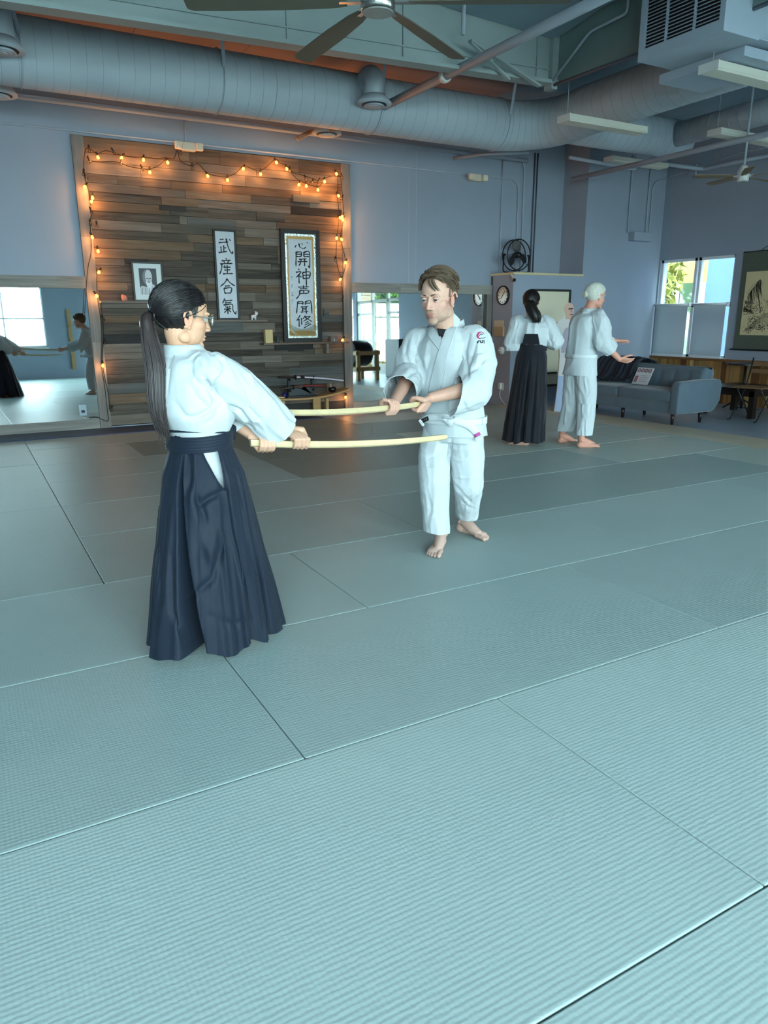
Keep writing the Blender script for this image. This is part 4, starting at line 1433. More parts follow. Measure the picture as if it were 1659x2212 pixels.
# ------------------------------------------------------------------ pier: fan, clock, envelope, bell, camera, outlet
fc = np.array([7.985, 9.76, 2.345])
t = thing('drum_fan', 'round black drum fan standing on the pier ledge', 'fan', (fc[0], fc[1], 2.065))
R = 0.235
ring = [fc+np.array([R*math.cos(a), -0.06, R*math.sin(a)]) for a in np.linspace(0, 2*math.pi, 49)[:-1]]
ring2 = [p+np.array([0, 0.12, 0]) for p in ring]
MB().tube(ring, 0.010, 8, closed=True).tube(ring2, 0.010, 8, closed=True).build('fan_rim', m_black, t, smooth=True)
gm = MB()
for k in range(24):
    a = 2*math.pi*k/24
    d = np.array([math.cos(a), 0, math.sin(a)])
    gm.tube([fc+d*0.04+np.array([0, -0.085, 0]), fc+d*R*0.6+np.array([0, -0.085, 0]), fc+d*R+np.array([0, -0.06, 0])], 0.0014, 4)
for rr in (0.07, 0.12, 0.17, 0.21):
    gm.tube([fc+np.array([rr*math.cos(a), -0.085+0.02*(rr/R)**3, rr*math.sin(a)]) for a in np.linspace(0, 2*math.pi, 33)[:-1]], 0.0014, 4, closed=True)
gm.build('fan_grille', M('grille_wire', (60, 62, 66), 0.4, 0.5), t)
MB().lathe(fc, (0, -1, 0), [(0.04, -0.06), (0.05, 0.0), (0.048, 0.05), (0.035, 0.09)], 20).build('fan_motor', m_black, t, smooth=True)
for k in range(3):
    a0_ = math.radians(100+120*k)
    v = []
    for i in range(7):
        for j in range(7):
            rr = 0.045+0.165*i/6
            aa = a0_+(j/6-0.5)*(0.55+0.55*math.sin(math.pi*(i/6)**0.8))
            v.append(fc+np.array([rr*math.cos(aa), -0.02+0.05*(j/6-0.5), rr*math.sin(aa)]))
    b_ = MB()
    b_.add(v, [(i*7+j, i*7+j+1, (i+1)*7+j+1, (i+1)*7+j) for i in range(6) for j in range(6)])
    b_.build('fan_blade', M('fan_blade_dark', (34, 36, 40), 0.4), t, smooth=True)
MB().tube(arc_pts([fc+np.array([-R-0.02, 0, 0]), (fc[0]-R-0.03, fc[1], 2.078), (fc[0]+R+0.03, fc[1], 2.078), fc+np.array([R+0.02, 0, 0])], 0.06), 0.012, 8).build('fan_yoke', m_black, t, smooth=True)
for s in (-1, 1):
    MB().tube([fc+np.array([s*(R-0.005), 0, 0]), fc+np.array([s*(R+0.05), 0, 0])], 0.016, 10).build('tilt_knob', m_black, t)

XP = 7.72
c = onX(1086, 638, XP-0.02)
t = thing('wall_clock', 'round wall clock with a black rim on the side of the pier', 'clock', c)
MB().lathe(c+np.array([0.02, 0, 0]), (-1, 0, 0), [(0.15, 0), (0.15, 0.03), (0.138, 0.036), (0.132, 0.03), (0.132, 0.014)], 40).build('clock_rim', m_black, t, smooth=True)
MB().lathe(c+np.array([0.006, 0, 0]), (-1, 0, 0), [(0.134, 0), (0.134, 0.004)], 36).build('clock_face', M('clock_face', (216, 204, 184), 0.3, 0.5), t)
mk = MB()
for k in range(12):
    a = k*math.pi/6
    mk.box(c+np.array([-0.001, 0.108*math.sin(a)-0.006, 0.108*math.cos(a)-0.010]), c+np.array([0.003, 0.108*math.sin(a)+0.006, 0.108*math.cos(a)+0.010]))
mk.build('hour_marks', m_black, t)
for a, ln, wd in ((2.4, 0.065, 0.010), (-0.7, 0.095, 0.007)):
    MB().bar(c+np.array([-0.004, 0, 0]), c+np.array([-0.004, ln*math.sin(a), ln*math.cos(a)]), 0.003, wd, up=(1, 0, 0)).build('clock_hand', m_black, t)
a, b = onX(1066, 692, XP-0.01), onX(1090, 727, XP-0.01)
t = thing('paper_pocket', 'tan paper pocket pinned to the side of the pier', 'envelope', (XP, (a[1]+b[1])/2, b[2]))
m_kraft = M('kraft_paper', (186, 168, 136), 0.7, 0.2, var=0.05)
ya, yb = max(a[1], b[1])-0.02, min(a[1], b[1])+0.02
MB().add([(XP-0.012, ya, b[2]), (XP-0.035, yb, b[2]), (XP-0.035, yb, a[2]-0.1), (XP-0.012, ya, a[2]-0.1), (XP-0.002, ya, b[2]), (XP-0.002, yb, b[2]), (XP-0.002, yb, a[2]-0.1), (XP-0.002, ya, a[2]-0.1)],
         [(0, 3, 2, 1), (4, 5, 6, 7), (0, 1, 5, 4), (1, 2, 6, 5), (3, 7, 6, 2), (0, 4, 7, 3)]).build('pocket_front', m_kraft, t)
MB().box((XP-0.010, yb+0.03, a[2]-0.11), (XP-0.002, ya, a[2])).build('paper_sheet', M('paper_sheet', (206, 194, 166), 0.7), t)
c = onX(1083, 757, XP-0.02)
t = thing('alarm_bell', 'round white alarm sounder low on the side of the pier', 'alarm', c)
MB().lathe(c+np.array([0.02, 0, 0]), (-1, 0, 0), [(0.065, 0), (0.065, 0.03), (0.05, 0.05), (0.03, 0.055)], 24).build('sounder_body', m_white, t, smooth=True)
MB().ell(c+np.array([-0.035, 0, 0]), (0.02, 0.02, 0.02)).build('sounder_dome', m_chrome, t, smooth=True)
c = onY(1110, 602, YP-0.06)
t = thing('security_camera', 'small white security camera under the pier ledge corner', 'camera', c)
MB().bar(c+np.array([0.03, 0.05, 0.03]), c+np.array([-0.035, -0.05, -0.02]), 0.05, 0.05).build('camera_body', m_white, t, bevel=0.006)
MB().bar(c+np.array([-0.033, -0.048, -0.019]), c+np.array([-0.042, -0.062, -0.026]), 0.048, 0.046).build('camera_front', m_black, t)
MB().tube([c+np.array([0.0, 0.02, 0.02]), (c[0]-0.01, YP-0.01, 2.02)], 0.012, 8).build('camera_mount', m_white, t)
c = onX(1081, 835, XP-0.03)
t = thing('wall_outlet', 'outlet with a white charger low on the side of the pier', 'outlet', c)
box('outlet_plate', c+np.array([0.022, -0.04, -0.06]), c+np.array([0.03, 0.04, 0.06]), m_white, t)
MB().box(c+np.array([-0.02, -0.015, -0.04]), c+np.array([0.022, 0.045, 0.06])).build('charger', m_white, t, bevel=0.006)
MB().tube(smooth_path([c+np.array([0, 0, -0.04]), c+np.array([-0.02, -0.02, -0.16]), c+np.array([-0.03, -0.15, -0.26]), c+np.array([-0.04, -0.28, -0.31]), (XP-0.06, YP-0.1, 0.02)], 20), 0.006, 6).build('charger_cord', m_white, t, smooth=True)
MB().tube(smooth_path([(XP-0.012, YB-0.03, 2.02), (XP-0.012, YB-0.05, 1.6), (XP-0.012, YB-0.06, 1.0), (XP-0.012, YB-0.12, 0.55), (XP-0.012, YB-0.2, 0.42)], 20), 0.008, 6).build('power_cord', m_black, None, smooth=True, label='black cord running down the inner corner of the pier', cat='cord')
# framed cream board on the front of the pier
a, b = onY(1148, 624, YP-0.02), onY(1233, 625, YP-0.02)
t = thing('framed_board', 'tall cream board in a dark frame on the wall behind the two people', 'board', ((a[0]+b[0])/2, YP, 0.3))
picture_frame(t, a[0], b[0], 0.25, a[2], YP-0.005, 0.035, 0.035, m_dframe)
box('board_panel', (a[0]+0.03, YP-0.02, 0.28), (b[0]-0.03, YP-0.008, a[2]-0.03), m_cream, t)
box('board_tray', (onY(1106, 808, YP)[0], YP-0.07, onY(1150, 808, YP)[2]-0.01), (onY(1197, 808, YP)[0], YP-0.045, onY(1150, 808, YP)[2]+0.02), m_dframe, t)

# ------------------------------------------------------------------ hanging scroll on the right wall
Xs = XR-0.015
ya, yb = 7.82, 6.92
zt, zb_ = onX(1608, 545, Xs)[2], onX(1590, 756, Xs)[2]
t = thing('hanging_scroll', 'hanging scroll of an ink mountain landscape on green patterned silk', 'scroll', (Xs, (ya+yb)/2, zb_))
m_silk = M('scroll_silk', (88, 94, 84), 0.75, 0.2, var=0.25, vscale=60)
box('silk_mount', (Xs-0.003, yb, zb_+0.02), (Xs, ya, zt), m_silk, t)
MB().tube([(Xs-0.012, yb-0.05, zb_+0.01), (Xs-0.012, ya+0.05, zb_+0.01)], 0.014, 10).build('roller_rod', m_black, t, smooth=True)
MB().tube([(Xs-0.008, yb, zt), (Xs-0.008, ya, zt)], 0.008, 8).build('top_rod', m_dframe, t, smooth=True)
ym = (ya+yb)/2
MB().tube([(Xs-0.006, ya-0.28, zt), (Xs-0.006, ym, zt+0.10), (Xs-0.006, yb+0.28, zt)], 0.004, 6).build('hanging_cord', m_black, t)
p0, p1, q0, q1 = ya-0.09, yb+0.09, zb_+0.24, zt-0.30
box('painting_paper', (Xs-0.005, p1, q0), (Xs-0.003, p0, q1), M('scroll_paper', (206, 190, 150), 0.75, 0.2, var=0.05, vscale=4), t)
pw, ph = p0-p1, q1-q0


def ptxy(u, v, k=0):
    return (Xs-0.0055-0.0002*k, p0-pw*u, q0+ph*v)


ink = MB()
rr = random.Random(3)


def istroke(pts, w, k=1):
    P = smooth_path([(p[0], p[1], 0) for p in pts], 6*(len(pts)-1))
    T = np.gradient(P, axis=0)
    n = len(P)
    L, R = [], []
    for i in range(n):
        tt = norm(T[i])
        nn = np.array([-tt[1], tt[0], 0])
        ww = w*(0.25+0.75*math.sin(math.pi*min(1, (i+1)/(n))))/2
        L.append(ptxy(*(P[i]+nn*ww)[:2], k))
        R.append(ptxy(*(P[i]-nn*ww)[:2], k))
    ink.add(L+R, [(i, i+1, n+i+1, n+i) for i in range(n-1)])


for k in range(60):   # main peak, falling brush lines
    u = 0.10+0.30*rr.random()
    top = 0.60+0.28*(1-abs(u-0.34)/0.3)
    istroke([(u, top), (u+0.03*rr.random()-0.03, top-0.08), (u+0.05, top-0.18-0.1*rr.random())], 0.005+0.006*rr.random())
istroke([(0.06, 0.66), (0.14, 0.74), (0.22, 0.80), (0.34, 0.86), (0.40, 0.80), (0.38, 0.70)], 0.008)
for k in range(10):
    istroke([(0.30+0.01*k, 0.72-0.03*k), (0.33+0.012*k, 0.66-0.03*k), (0.34+0.012*k, 0.60-0.03*k)], 0.011)
for cx, cy, n, sp in ((0.10, 0.50, 110, 0.14), (0.06, 0.40, 90, 0.12), (0.18, 0.38, 110, 0.14), (0.40, 0.40, 70, 0.2), (0.30, 0.24, 90, 0.16), (0.22, 0.10, 70, 0.14), (0.62, 0.50, 45, 0.12), (0.75, 0.40, 50, 0.12), (0.70, 0.18, 60, 0.16), (0.9, 0.3, 40, 0.1), (0.5, 0.12, 40, 0.1)):
    for k in range(n):
        u, v_ = cx+rr.gauss(0, sp*0.45), cy+rr.gauss(0, sp*0.3)
        if 0.02 < u < 0.98 and 0.02 < v_ < 0.95:
            a = rr.random()*6.28
            l = 0.012+0.03*rr.random()
            istroke([(u, v_), (min(0.99, max(0.01, u+l*math.cos(a))), max(0.01, v_+l*0.7*math.sin(a)))], 0.006+0.010*rr.random())
for k in range(14):
    v0 = 0.05+0.02*k
    istroke([(0.05+0.03*k, v0), (0.3+0.03*k, v0+0.05), (min(0.98, 0.55+0.03*k), v0+0.02)], 0.008)
ink.build('ink_painting', M('scroll_ink', (104, 106, 90), 0.7), t, kind='stuff')

# ------------------------------------------------------------------ sofa
SX0, SX1, SY0, SY1 = 8.13, 8.98, 6.50, 8.62
m_sofa = M('slate_blue_velvet', (82, 98, 110), 0.7, 0.25, var=0.08, vscale=6, sheen=0.3, bump=0.1, bscale=120)
sofa = thing('sofa', 'slate blue tufted sofa with dark tapered legs', 'sofa', ((SX0+SX1)/2, (SY0+SY1)/2, ZF))


def cushion(name, lo, hi, m, par, puff=0.02, bev=0.05, seg=4):
    o = MB().box(lo, hi).build(name, m, par, bevel=bev, bseg=seg, smooth=True)
    return o


cushion('sofa_base', (SX0+0.02, SY0+0.02, 0.115), (SX1-0.08, SY1-0.02, 0.27), m_sofa, sofa, bev=0.03)
ym = (SY0+SY1)/2
for a, b in ((SY0+0.13, ym), (ym, SY1-0.13)):
    cushion('seat_cushion', (SX0+0.0, a+0.004, 0.262), (SX1-0.2, b-0.004, 0.415), m_sofa, sofa, bev=0.045)
# arms: side profile swept in X
for a, b in ((SY0, SY0+0.14), (SY1-0.14, SY1)):
    prof = [(SX0, 0.125), (SX0+0.74, 0.125), (SX0+0.86, 0.26), (SX0+0.87, 0.48), (SX0+0.83, 0.555), (SX0+0.45, 0.56), (SX0+0.04, 0.545), (SX0, 0.50)]
    MB().prism([(x, a, z) for x, z in prof], (0, b-a, 0)).build('sofa_arm', m_sofa, sofa, bevel=0.028, bseg=4, smooth=True)
# tufted backrest
nb, nz_ = 60, 18
v = []
for side in (0, 1):
    for j in range(nz_+1):
        for i in range(nb+1):
            yv = SY0+0.10+(SY1-SY0-0.20)*i/nb
            w_ = j/nz_
            zv = 0.30+0.41*w_
            if side == 0:
                xx = SX0+0.52+0.10*w_
                ph_ = (i/nb*8) % 1.0
                crease = math.exp(-(min(ph_, 1-ph_)/0.10)**2)
                xx += 0.028*crease*math.exp(-((w_-0.55)/0.28)**2)
                xx += 0.06*max(0, (w_-0.9)/0.1)**2
                zv -= 0.0
            else:
                xx = SX0+0.80+0.03*w_-0.05*max(0, (w_-0.9)/0.1)**2
            ed = min(i, nb-i)/nb
            if ed < 0.02:
                xx += (0.03 if side == 0 else -0.03)*(1-ed/0.02)
                zv -= 0.03*(1-ed/0.02)*w_
            v.append((xx, yv, zv))
N = (nb+1)*(nz_+1)
f = []
for side in (0, 1):
    for j in range(nz_):
        for i in range(nb):
            q = (side*N+j*(nb+1)+i, side*N+j*(nb+1)+i+1, side*N+(j+1)*(nb+1)+i+1, side*N+(j+1)*(nb+1)+i)
            f.append(q[::-1] if side == 0 else q)
for i in range(nb):
    f.append((nz_*(nb+1)+i, N+nz_*(nb+1)+i, N+nz_*(nb+1)+i+1, nz_*(nb+1)+i+1)[::-1])
    f.append((i, i+1, N+i+1, N+i)[::-1])
for j in range(nz_):
    for i in (0, nb):
        q = (j*(nb+1)+i, (j+1)*(nb+1)+i, N+(j+1)*(nb+1)+i, N+j*(nb+1)+i)
        f.append(q if i else q[::-1])
mesh_obj('backrest', v, f, m_sofa, sofa, smooth=True)
m_leg = M('dark_walnut_leg', (30, 22, 20), 0.4)
for x, y in ((SX0+0.09, SY0+0.14), (SX0+0.60, SY0+0.10), (SX0+0.09, ym-0.05), (SX0+0.6, ym), (SX0+0.09, SY1-0.1), (SX0+0.6, SY1-0.1)):
    MB().lathe((x, y, ZF), (0, 0, 1), [(0.018, 0), (0.032, 0.16)], 12).build('leg', m_leg, sofa, smooth=True)
# dark throw over the left end of the sofa
nb, nz_ = 44, 40
v = []
for j in range(nz_+1):
    s_ = j/nz_
    for i in range(nb+1):
        u = i/nb
        yv = 7.62+0.95*u+0.05*math.sin(s_*5)
        # profile over the back: from the seat front up the back, over the top, down behind
        L = [(SX0+0.30, 0.445), (SX0+0.46, 0.44), (SX0+0.53, 0.50), (SX0+0.60, 0.66), (SX0+0.66, 0.745), (SX0+0.76, 0.75), (SX0+0.87, 0.70), (SX0+0.90, 0.55)]
        fl = s_*(len(L)-1)
        k = min(int(fl), len(L)-2)
        tt = fl-k
        xx = L[k][0]*(1-tt)+L[k+1][0]*tt
        zv = L[k][1]*(1-tt)+L[k+1][1]*tt
        fold = 0.022*math.sin(u*26+3*math.sin(s_*3))+0.014*math.sin(u*47+s_*6)
        v.append((xx-0.03-abs(fold), yv+0.12*(0.5-u)*math.sin(math.pi*s_)*1.2, zv+0.02+abs(fold)*0.8))
f = [(j*(nb+1)+i, j*(nb+1)+i+1, (j+1)*(nb+1)+i+1, (j+1)*(nb+1)+i) for j in range(nz_) for i in range(nb)]
o = mesh_obj('throw_blanket', v, f, M('charcoal_throw', (48, 52, 62), 0.85, 0.15, bump=0.2, bscale=200), None, smooth=True, label='dark charcoal throw draped over the left end of the sofa', cat='blanket')
md = o.modifiers.new('thick', 'SOLIDIFY')
md.thickness = 0.012
# printed pillow sign leaning on the backrest
t = thing('printed_sign', 'white printed sheet with four round pictograms leaning on the sofa back', 'sign', (SX0+0.5, 7.62, 0.42))
ax = np.array([0.10, 0.0, 0.20])/math.hypot(0.10, 0.20)
o0 = np.array([SX0+0.405, 7.67, 0.425])
uu = np.array([0.0, -1.0, 0.0])
nn = norm(np.cross(uu, ax))
Wd, Hd = 0.29, 0.26
MB().prism([o0, o0+uu*Wd, o0+uu*Wd+ax*Hd, o0+ax*Hd], nn*0.008).build('sheet', M('sign_sheet', (196, 200, 206), 0.5), t)
sd = -1 if nn[0] > 0 else 1


def onsh(u, v_, k=1):
    return o0+uu*u+ax*v_+nn*(0.009 if nn[0] < 0 else -0.001)*1.0


pk = MB()
for k in range(4):
    cx = 0.045+0.066*k
    pk.tube([onsh(cx+0.026*math.cos(a), Hd-0.045+0.026*math.sin(a)) for a in np.linspace(0, 2*math.pi, 19)[:-1]], 0.004, 5, closed=True)
    pk.tube([onsh(cx-0.018, Hd-0.045-0.018), onsh(cx+0.018, Hd-0.045+0.018)], 0.0035, 5)
pk.build('pictograms', M('sign_maroon', (92, 40, 60), 0.6), t)
pk = MB()
for k in range(4):
    pk.tube([onsh(0.10, 0.045+0.03*k), onsh(0.25-0.02*(k % 2), 0.045+0.03*k)], 0.003, 4)
pk.build('text_lines', M('sign_grey', (120, 124, 134), 0.6), t)
pk = MB()
pk.prism([onsh(0.02, 0.03), onsh(0.075, 0.03), onsh(0.075, 0.13), onsh(0.02, 0.13)], nn*0.001*(-1 if nn[0] > 0 else 1))
pk.build('picture_block', M('sign_rose', (150, 104, 116), 0.6), t)

# dark bench-table behind the sofa and folding chair
m_dtab = M('espresso_wood', (34, 27, 24), 0.35, 0.4, var=0.1, vscale=5, stretch=(8, 1, 8))
q = onZ(1553, 897, ZF)
t = thing('side_table', 'low dark wooden table against the plank wainscot', 'table', (9.6, 6.6, ZF))
tx0, tx1, ty0, ty1, tz = q[0]-0.03, q[0]+0.80, q[1]-0.55, q[1]+0.35, onZ(1553, 897, ZF)[2]+0.42
MB().box((tx0, ty0, tz-0.035), (tx1, ty1, tz)).build('table_top', m_dtab, t, bevel=0.004)
box('apron', (tx0+0.02, ty0+0.03, tz-0.11), (tx1-0.02, ty1-0.03, tz-0.035), m_dtab, t)
for x in (tx0+0.02, tx1-0.10):
    for y in (ty0+0.02, ty1-0.10):
        box('leg', (x, y, ZF), (x+0.08, y+0.08, tz-0.04), m_dtab, t)
# folding bistro chair at the right edge
c = onZ(1630, 912, ZF)
t = thing('folding_chair', 'black iron folding chair with wooden slats at the right edge', 'chair', (c[0]+0.1, c[1], ZF))
bx, by = c[0]+0.12, c[1]+0.12
m_slat = M('chair_slat', (120, 92, 64), 0.55, var=0.1)
for sy in (-0.2, 0.2):
    MB().tube(arc_pts([(bx-0.26, by+sy, ZF+0.015), (bx-0.21, by+sy, ZF+0.015), (bx+0.06, by+sy, 0.40), (bx+0.16, by+sy, 0.82)], 0.05), 0.009, 8).build('leg', m_black, t, smooth=True)
    MB().tube(arc_pts([(bx+0.26, by+sy*0.9, ZF+0.015), (bx+0.2, by+sy*0.9, ZF+0.015), (bx-0.18, by+sy*0.9, 0.44)], 0.05), 0.009, 8).build('leg', m_black, t, smooth=True)
for k in range(6):
    box('seat_slat', (bx-0.2+0.06*k, by-0.21, 0.425), (bx-0.2+0.06*k+0.045, by+0.21, 0.442), m_slat, t)
for z in (0.64, 0.74):
    MB().bar((bx+0.13+0.2*(z-0.64), by-0.21, z), (bx+0.13+0.2*(z-0.64), by+0.21, z), 0.012, 0.055, up=(0, 0, 1)).build('back_slat', m_slat, t)
for z in (0.1,):
    MB().tube([(bx-0.14, by-0.2, z+0.05), (bx-0.14, by+0.2, z+0.05)], 0.006, 6).build('stretcher', m_black, t, smooth=True)
c2 = onZ(1652, 880, ZF)
t = thing('folding_chair', 'dark iron pedestal of a small cafe table at the right edge', 'table', (10.3, 6.9, ZF))
t.name = 'cafe_table'
bx, by = 10.62, 7.3
MB().lathe((bx, by, ZF), (0, 0, 1), [(0.02, 0), (0.02, 0.68)], 12).build('pedestal', m_black, t, smooth=True)
MB().lathe((bx, by, ZF+0.68), (0, 0, 1), [(0.3, 0), (0.3, 0.025)], 32).build('table_top', m_dtab, t)
for k in range(3):
    a = 2.1*k+0.4
    MB().tube([(bx, by, 0.12), (bx+0.14*math.cos(a), by+0.14*math.sin(a), 0.07), (bx+0.28*math.cos(a), by+0.28*math.sin(a), ZF+0.012)], 0.012, 8).build('leg', m_black, t, smooth=True)

# ------------------------------------------------------------------ cardboard standee behind the two people
base = onZ(1205, 892, ZF)
vd = norm(np.array([base[0], base[1], 0]))
rt = np.array([vd[1], -vd[0], 0])
t = thing('cardboard_standee', 'life-size cardboard cutout of a bald figure in white leaning by the framed board', 'standee', (base[0], base[1], ZF))


def sp(x, y, k=0.0):
    dd = ray(x, y)
    bb = np.array([base[0], base[1], 0])-vd*k
    tt = (bb@vd)/(dd@vd)
    return CAM_O+dd*tt


out = [(1196, 889), (1203, 840), (1206, 800), (1208, 770), (1207, 740), (1206, 715), (1200, 706), (1204, 695), (1216, 688), (1221, 680), (1218, 668), (1221, 658), (1228, 653), (1236, 656), (1240, 664), (1240, 674), (1236, 682), (1234, 690), (1250, 700), (1256, 720), (1256, 800), (1250, 889)]
MB().prism([sp(*p) for p in out], vd*0.02).build('card_panel', M('standee_white', (206, 204, 204), 0.6), t)
brown = M('standee_edge', (120, 96, 70), 0.7)
lay = lambda name, pts, col, k: MB().prism([sp(*p, k) for p in pts], vd*0.0012).build(name, M('standee_%s' % name, col, 0.6), t)
lay('printed_head', [(1221, 680), (1218, 668), (1221, 658), (1228, 653), (1236, 656), (1240, 664), (1240, 674), (1236, 682), (1233, 690), (1222, 690)], (196, 164, 148), 0.003)
lay('printed_eyes', [(1228, 666), (1238, 665), (1238, 668), (1228, 669)], (80, 60, 56), 0.005)
lay('printed_mouth', [(1231, 679), (1238, 678), (1238, 680), (1231, 681)], (120, 72, 70), 0.005)
lay('printed_nose', [(1233, 668), (1235, 668), (1237, 675), (1232, 675)], (170, 134, 120), 0.005)
lay('printed_vest', [(1216, 720), (1222, 708), (1240, 706), (1252, 712), (1254, 762), (1212, 762)], (164, 164, 180), 0.003)
lay('printed_legs', [(1206, 812), (1252, 812), (1250, 888), (1198, 888)], (158, 176, 206), 0.003)
MB().tube([sp(x, y) for x, y in out[:8]], 0.006, 6).build('card_edge', brown, t)

# ------------------------------------------------------------------ things seen only in the mirrors: bench with drum by the entry, weapon rack
m_2x4 = M('lumber', (196, 162, 112), 0.6, 0.25, var=0.1, vscale=5)
t = thing('drum_rack', 'rough lumber rack holding a dark drum near the entry, seen in the mirror', 'rack', (9.05, 2.6, ZF))
X0, Y0 = 8.78, 2.2
for x in (X0, X0+0.55):
    for y in (Y0, Y0+0.85):
        box('leg', (x, y, ZF), (x+0.09, y+0.09, 0.74), m_2x4, t)
for z in (0.22, 0.62):
    for x in (X0, X0+0.55):
        box('rail', (x-0.02, Y0-0.03, z), (x, Y0+0.97, z+0.1), m_2x4, t)
    for y in (Y0-0.03, Y0+0.93):
        box('rail', (X0-0.02, y, z), (X0+0.66, y+0.04, z+0.1), m_2x4, t)
t2 = thing('drum', 'dark round drum lying in the lumber rack, seen in the mirror', 'drum', (9.1, 2.65, 0.6))
MB().lathe((8.83, 2.65, 0.66), (1, 0, 0), [(0.28, 0), (0.33, 0.1), (0.33, 0.44), (0.28, 0.54)], 28).build('drum_shell', m_black, t2, smooth=True)
MB().lathe((8.828, 2.65, 0.66), (1, 0, 0), [(0.285, -0.01), (0.30, 0.02)], 28).build('drum_head', M('drum_skin', (150, 160, 166), 0.6), t2, smooth=True)
mb = MB().box((10.4, 1.75, ZF), (10.95, 2.5, 1.0))
mb.build('reception_cabinet', M('cabinet_slate', (56, 66, 78), 0.5), None, label='slate cabinet right of the entry, seen in the mirror', cat='cabinet', bevel=0.01)
t = thing('weapon_rack', 'tall wooden wall rack beside the front window, seen in the mirror', 'rack', (3.25, YF+0.05, 0.2))
for z0, z1, x in ((0.25, 2.0, 3.2),):
    MB().box((x-0.05, YF+0.001, z0), (x+0.05, YF+0.04, z1)).build('rack_board', m_pine, t)
for z in (0.6, 1.1, 1.5):
    MB().box((3.16, YF+0.04, z), (3.24, YF+0.12, z+0.04)).build('rack_peg', m_pine, t)

# ------------------------------------------------------------------ outdoors
ground = box('ground_outside', (-40, -45, -0.5), (60, 45, -0.35), M('asphalt_pale', (150, 150, 146), 0.85, 0.2, var=0.08), kind='structure')
m_leaf = M('leaf_green', (66, 92, 28), 0.6, 0.3, var=0.3, vscale=3)
m_leafy = M('leaf_yellow', (150, 116, 14), 0.6, 0.3, var=0.25, vscale=3)


def foliage(name, c, r, n, m, label, cat, seed, trunk=None, leaf=0.09):
    rr_ = np.random.default_rng(seed)
    t = thing(name, label, cat, (c[0], c[1], -0.35))
    d = rr_.normal(size=(n, 3))
    d /= np.linalg.norm(d, axis=1)[:, None]
    P = np.array(c)+d*np.array(r)*(rr_.random((n, 1))**0.4)
    mb = MB()
    v, f = [], []
    for p in P:
        a = rr_.normal(size=3)
        b = np.cross(a, rr_.normal(size=3))
        a = norm(a)*leaf
        b = norm(b)*leaf*0.45
        k = len(v)
        v += [p-a, p+b, p+a, p-b]
        f.append((k, k+1, k+2, k+3))
    o = mesh_obj('foliage', v, f, m, t, kind='stuff')
    if trunk:
        MB().tube(smooth_path([(c[0], c[1], -0.36), (c[0]+0.05, c[1], c[2]*0.5), (c[0], c[1]+0.05, c[2])], 8), [0.07]*9, 8).build('trunk', M('bark', (96, 80, 64), 0.9), t, smooth=True)
    return t


foliage('tree', (15.0, -6.4, 2.2), (0.8, 0.8, 1.3), 2500, m_leaf, 'light green tree outside the entry door', 'tree', 1, True)
foliage('tree', (14.0, -4.1, 2.5), (0.55, 0.5, 1.0), 2500, m_leaf, 'leafy tree outside beyond the stone pillar', 'tree', 2, True)
foliage('shrub', (13.0, -3.1, 0.35), (0.5, 0.6, 0.6), 1800, m_leafy, 'bright yellow shrub outside the entry door', 'shrub', 3)
foliage('shrub', (14.2, -3.4, 0.4), (0.5, 0.6, 0.6), 1500, m_leaf, 'green shrub outside right of the yellow one', 'shrub', 4)
pil = box('trim_7', (12.7, -4.6, -0.4), (13.1, -3.9, 3.4), M('stone_core', (96, 84, 70), 0.9), kind='structure')
z = -0.35
k = 0
while z < 3.3:
    hh = random.uniform(0.09, 0.16)
    y = -4.64
    while y < -3.87:
        l = random.uniform(0.16, 0.34)
        e = min(y+l, -3.85)
        box('stone', (12.66-random.uniform(0, 0.03), y+0.006, z), (13.12, e-0.006, z+hh-0.012), M('ledge_stone_%d' % (k % 3), ((150, 124, 96), (120, 104, 88), (170, 144, 112))[k % 3], 0.9, var=0.1), pil)
        y = e
        k += 1
    z += hh
box('wall_neighbour_pale', (19.0, -22, -0.4), (19.4, 0, 5.0), M('stucco_pale', (150, 148, 142), 0.9), kind='structure')
# building seen through the right window
Xn = 15.0
A1 = onX(1527, 600, Xn)
nb_ = box('wall_neighbour_tan', (Xn, A1[1], -0.4), (Xn+0.3, A1[1]+9, 6.0), M('stucco_orange', (170, 116, 72), 0.85, var=0.05), kind='structure')
zf = onX(1470, 612, Xn)[2]
wd = thing('window_5', 'dark window strip of the neighbouring building', 'window', (Xn, A1[1]+2, zf-1))
wd['kind'] = 'structure'
m_dglass = M('neighbour_glass', (62, 84, 64), 0.08, 0.6, var=0.3, vscale=1.5)
box('window_glass', (Xn-0.03, A1[1]+0.0, zf-2.6), (Xn-0.01, A1[1]+6, zf), m_dglass, wd)
for px in (1466, 1520):
    y = onX(px, 630, Xn)[1]
    box('window_frame', (Xn-0.06, y-0.05, zf-2.6), (Xn-0.03, y+0.06, zf), m_wfr, wd)
box('wall_neighbour_blue', (13.8, 4.0, -0.4), (14.1, onX(1527, 600, 13.8)[1], 7.0), M('stucco_blue', (54, 76, 118), 0.85, var=0.06), kind='structure')
foliage('tree', (13.6, 12.2, 2.3), (0.7, 1.0, 1.2), 2600, M('bamboo_leaf', (120, 122, 48), 0.6, var=0.25), 'feathery yellow-green bamboo outside the side window', 'tree', 6, True, 0.12)
# low parapet and parked van seen through the front windows in the mirror
box('wall_outside', (-20, -14.3, -0.4), (20, -14.0, 0.75), M('parapet_white', (222, 224, 222), 0.9), kind='structure')
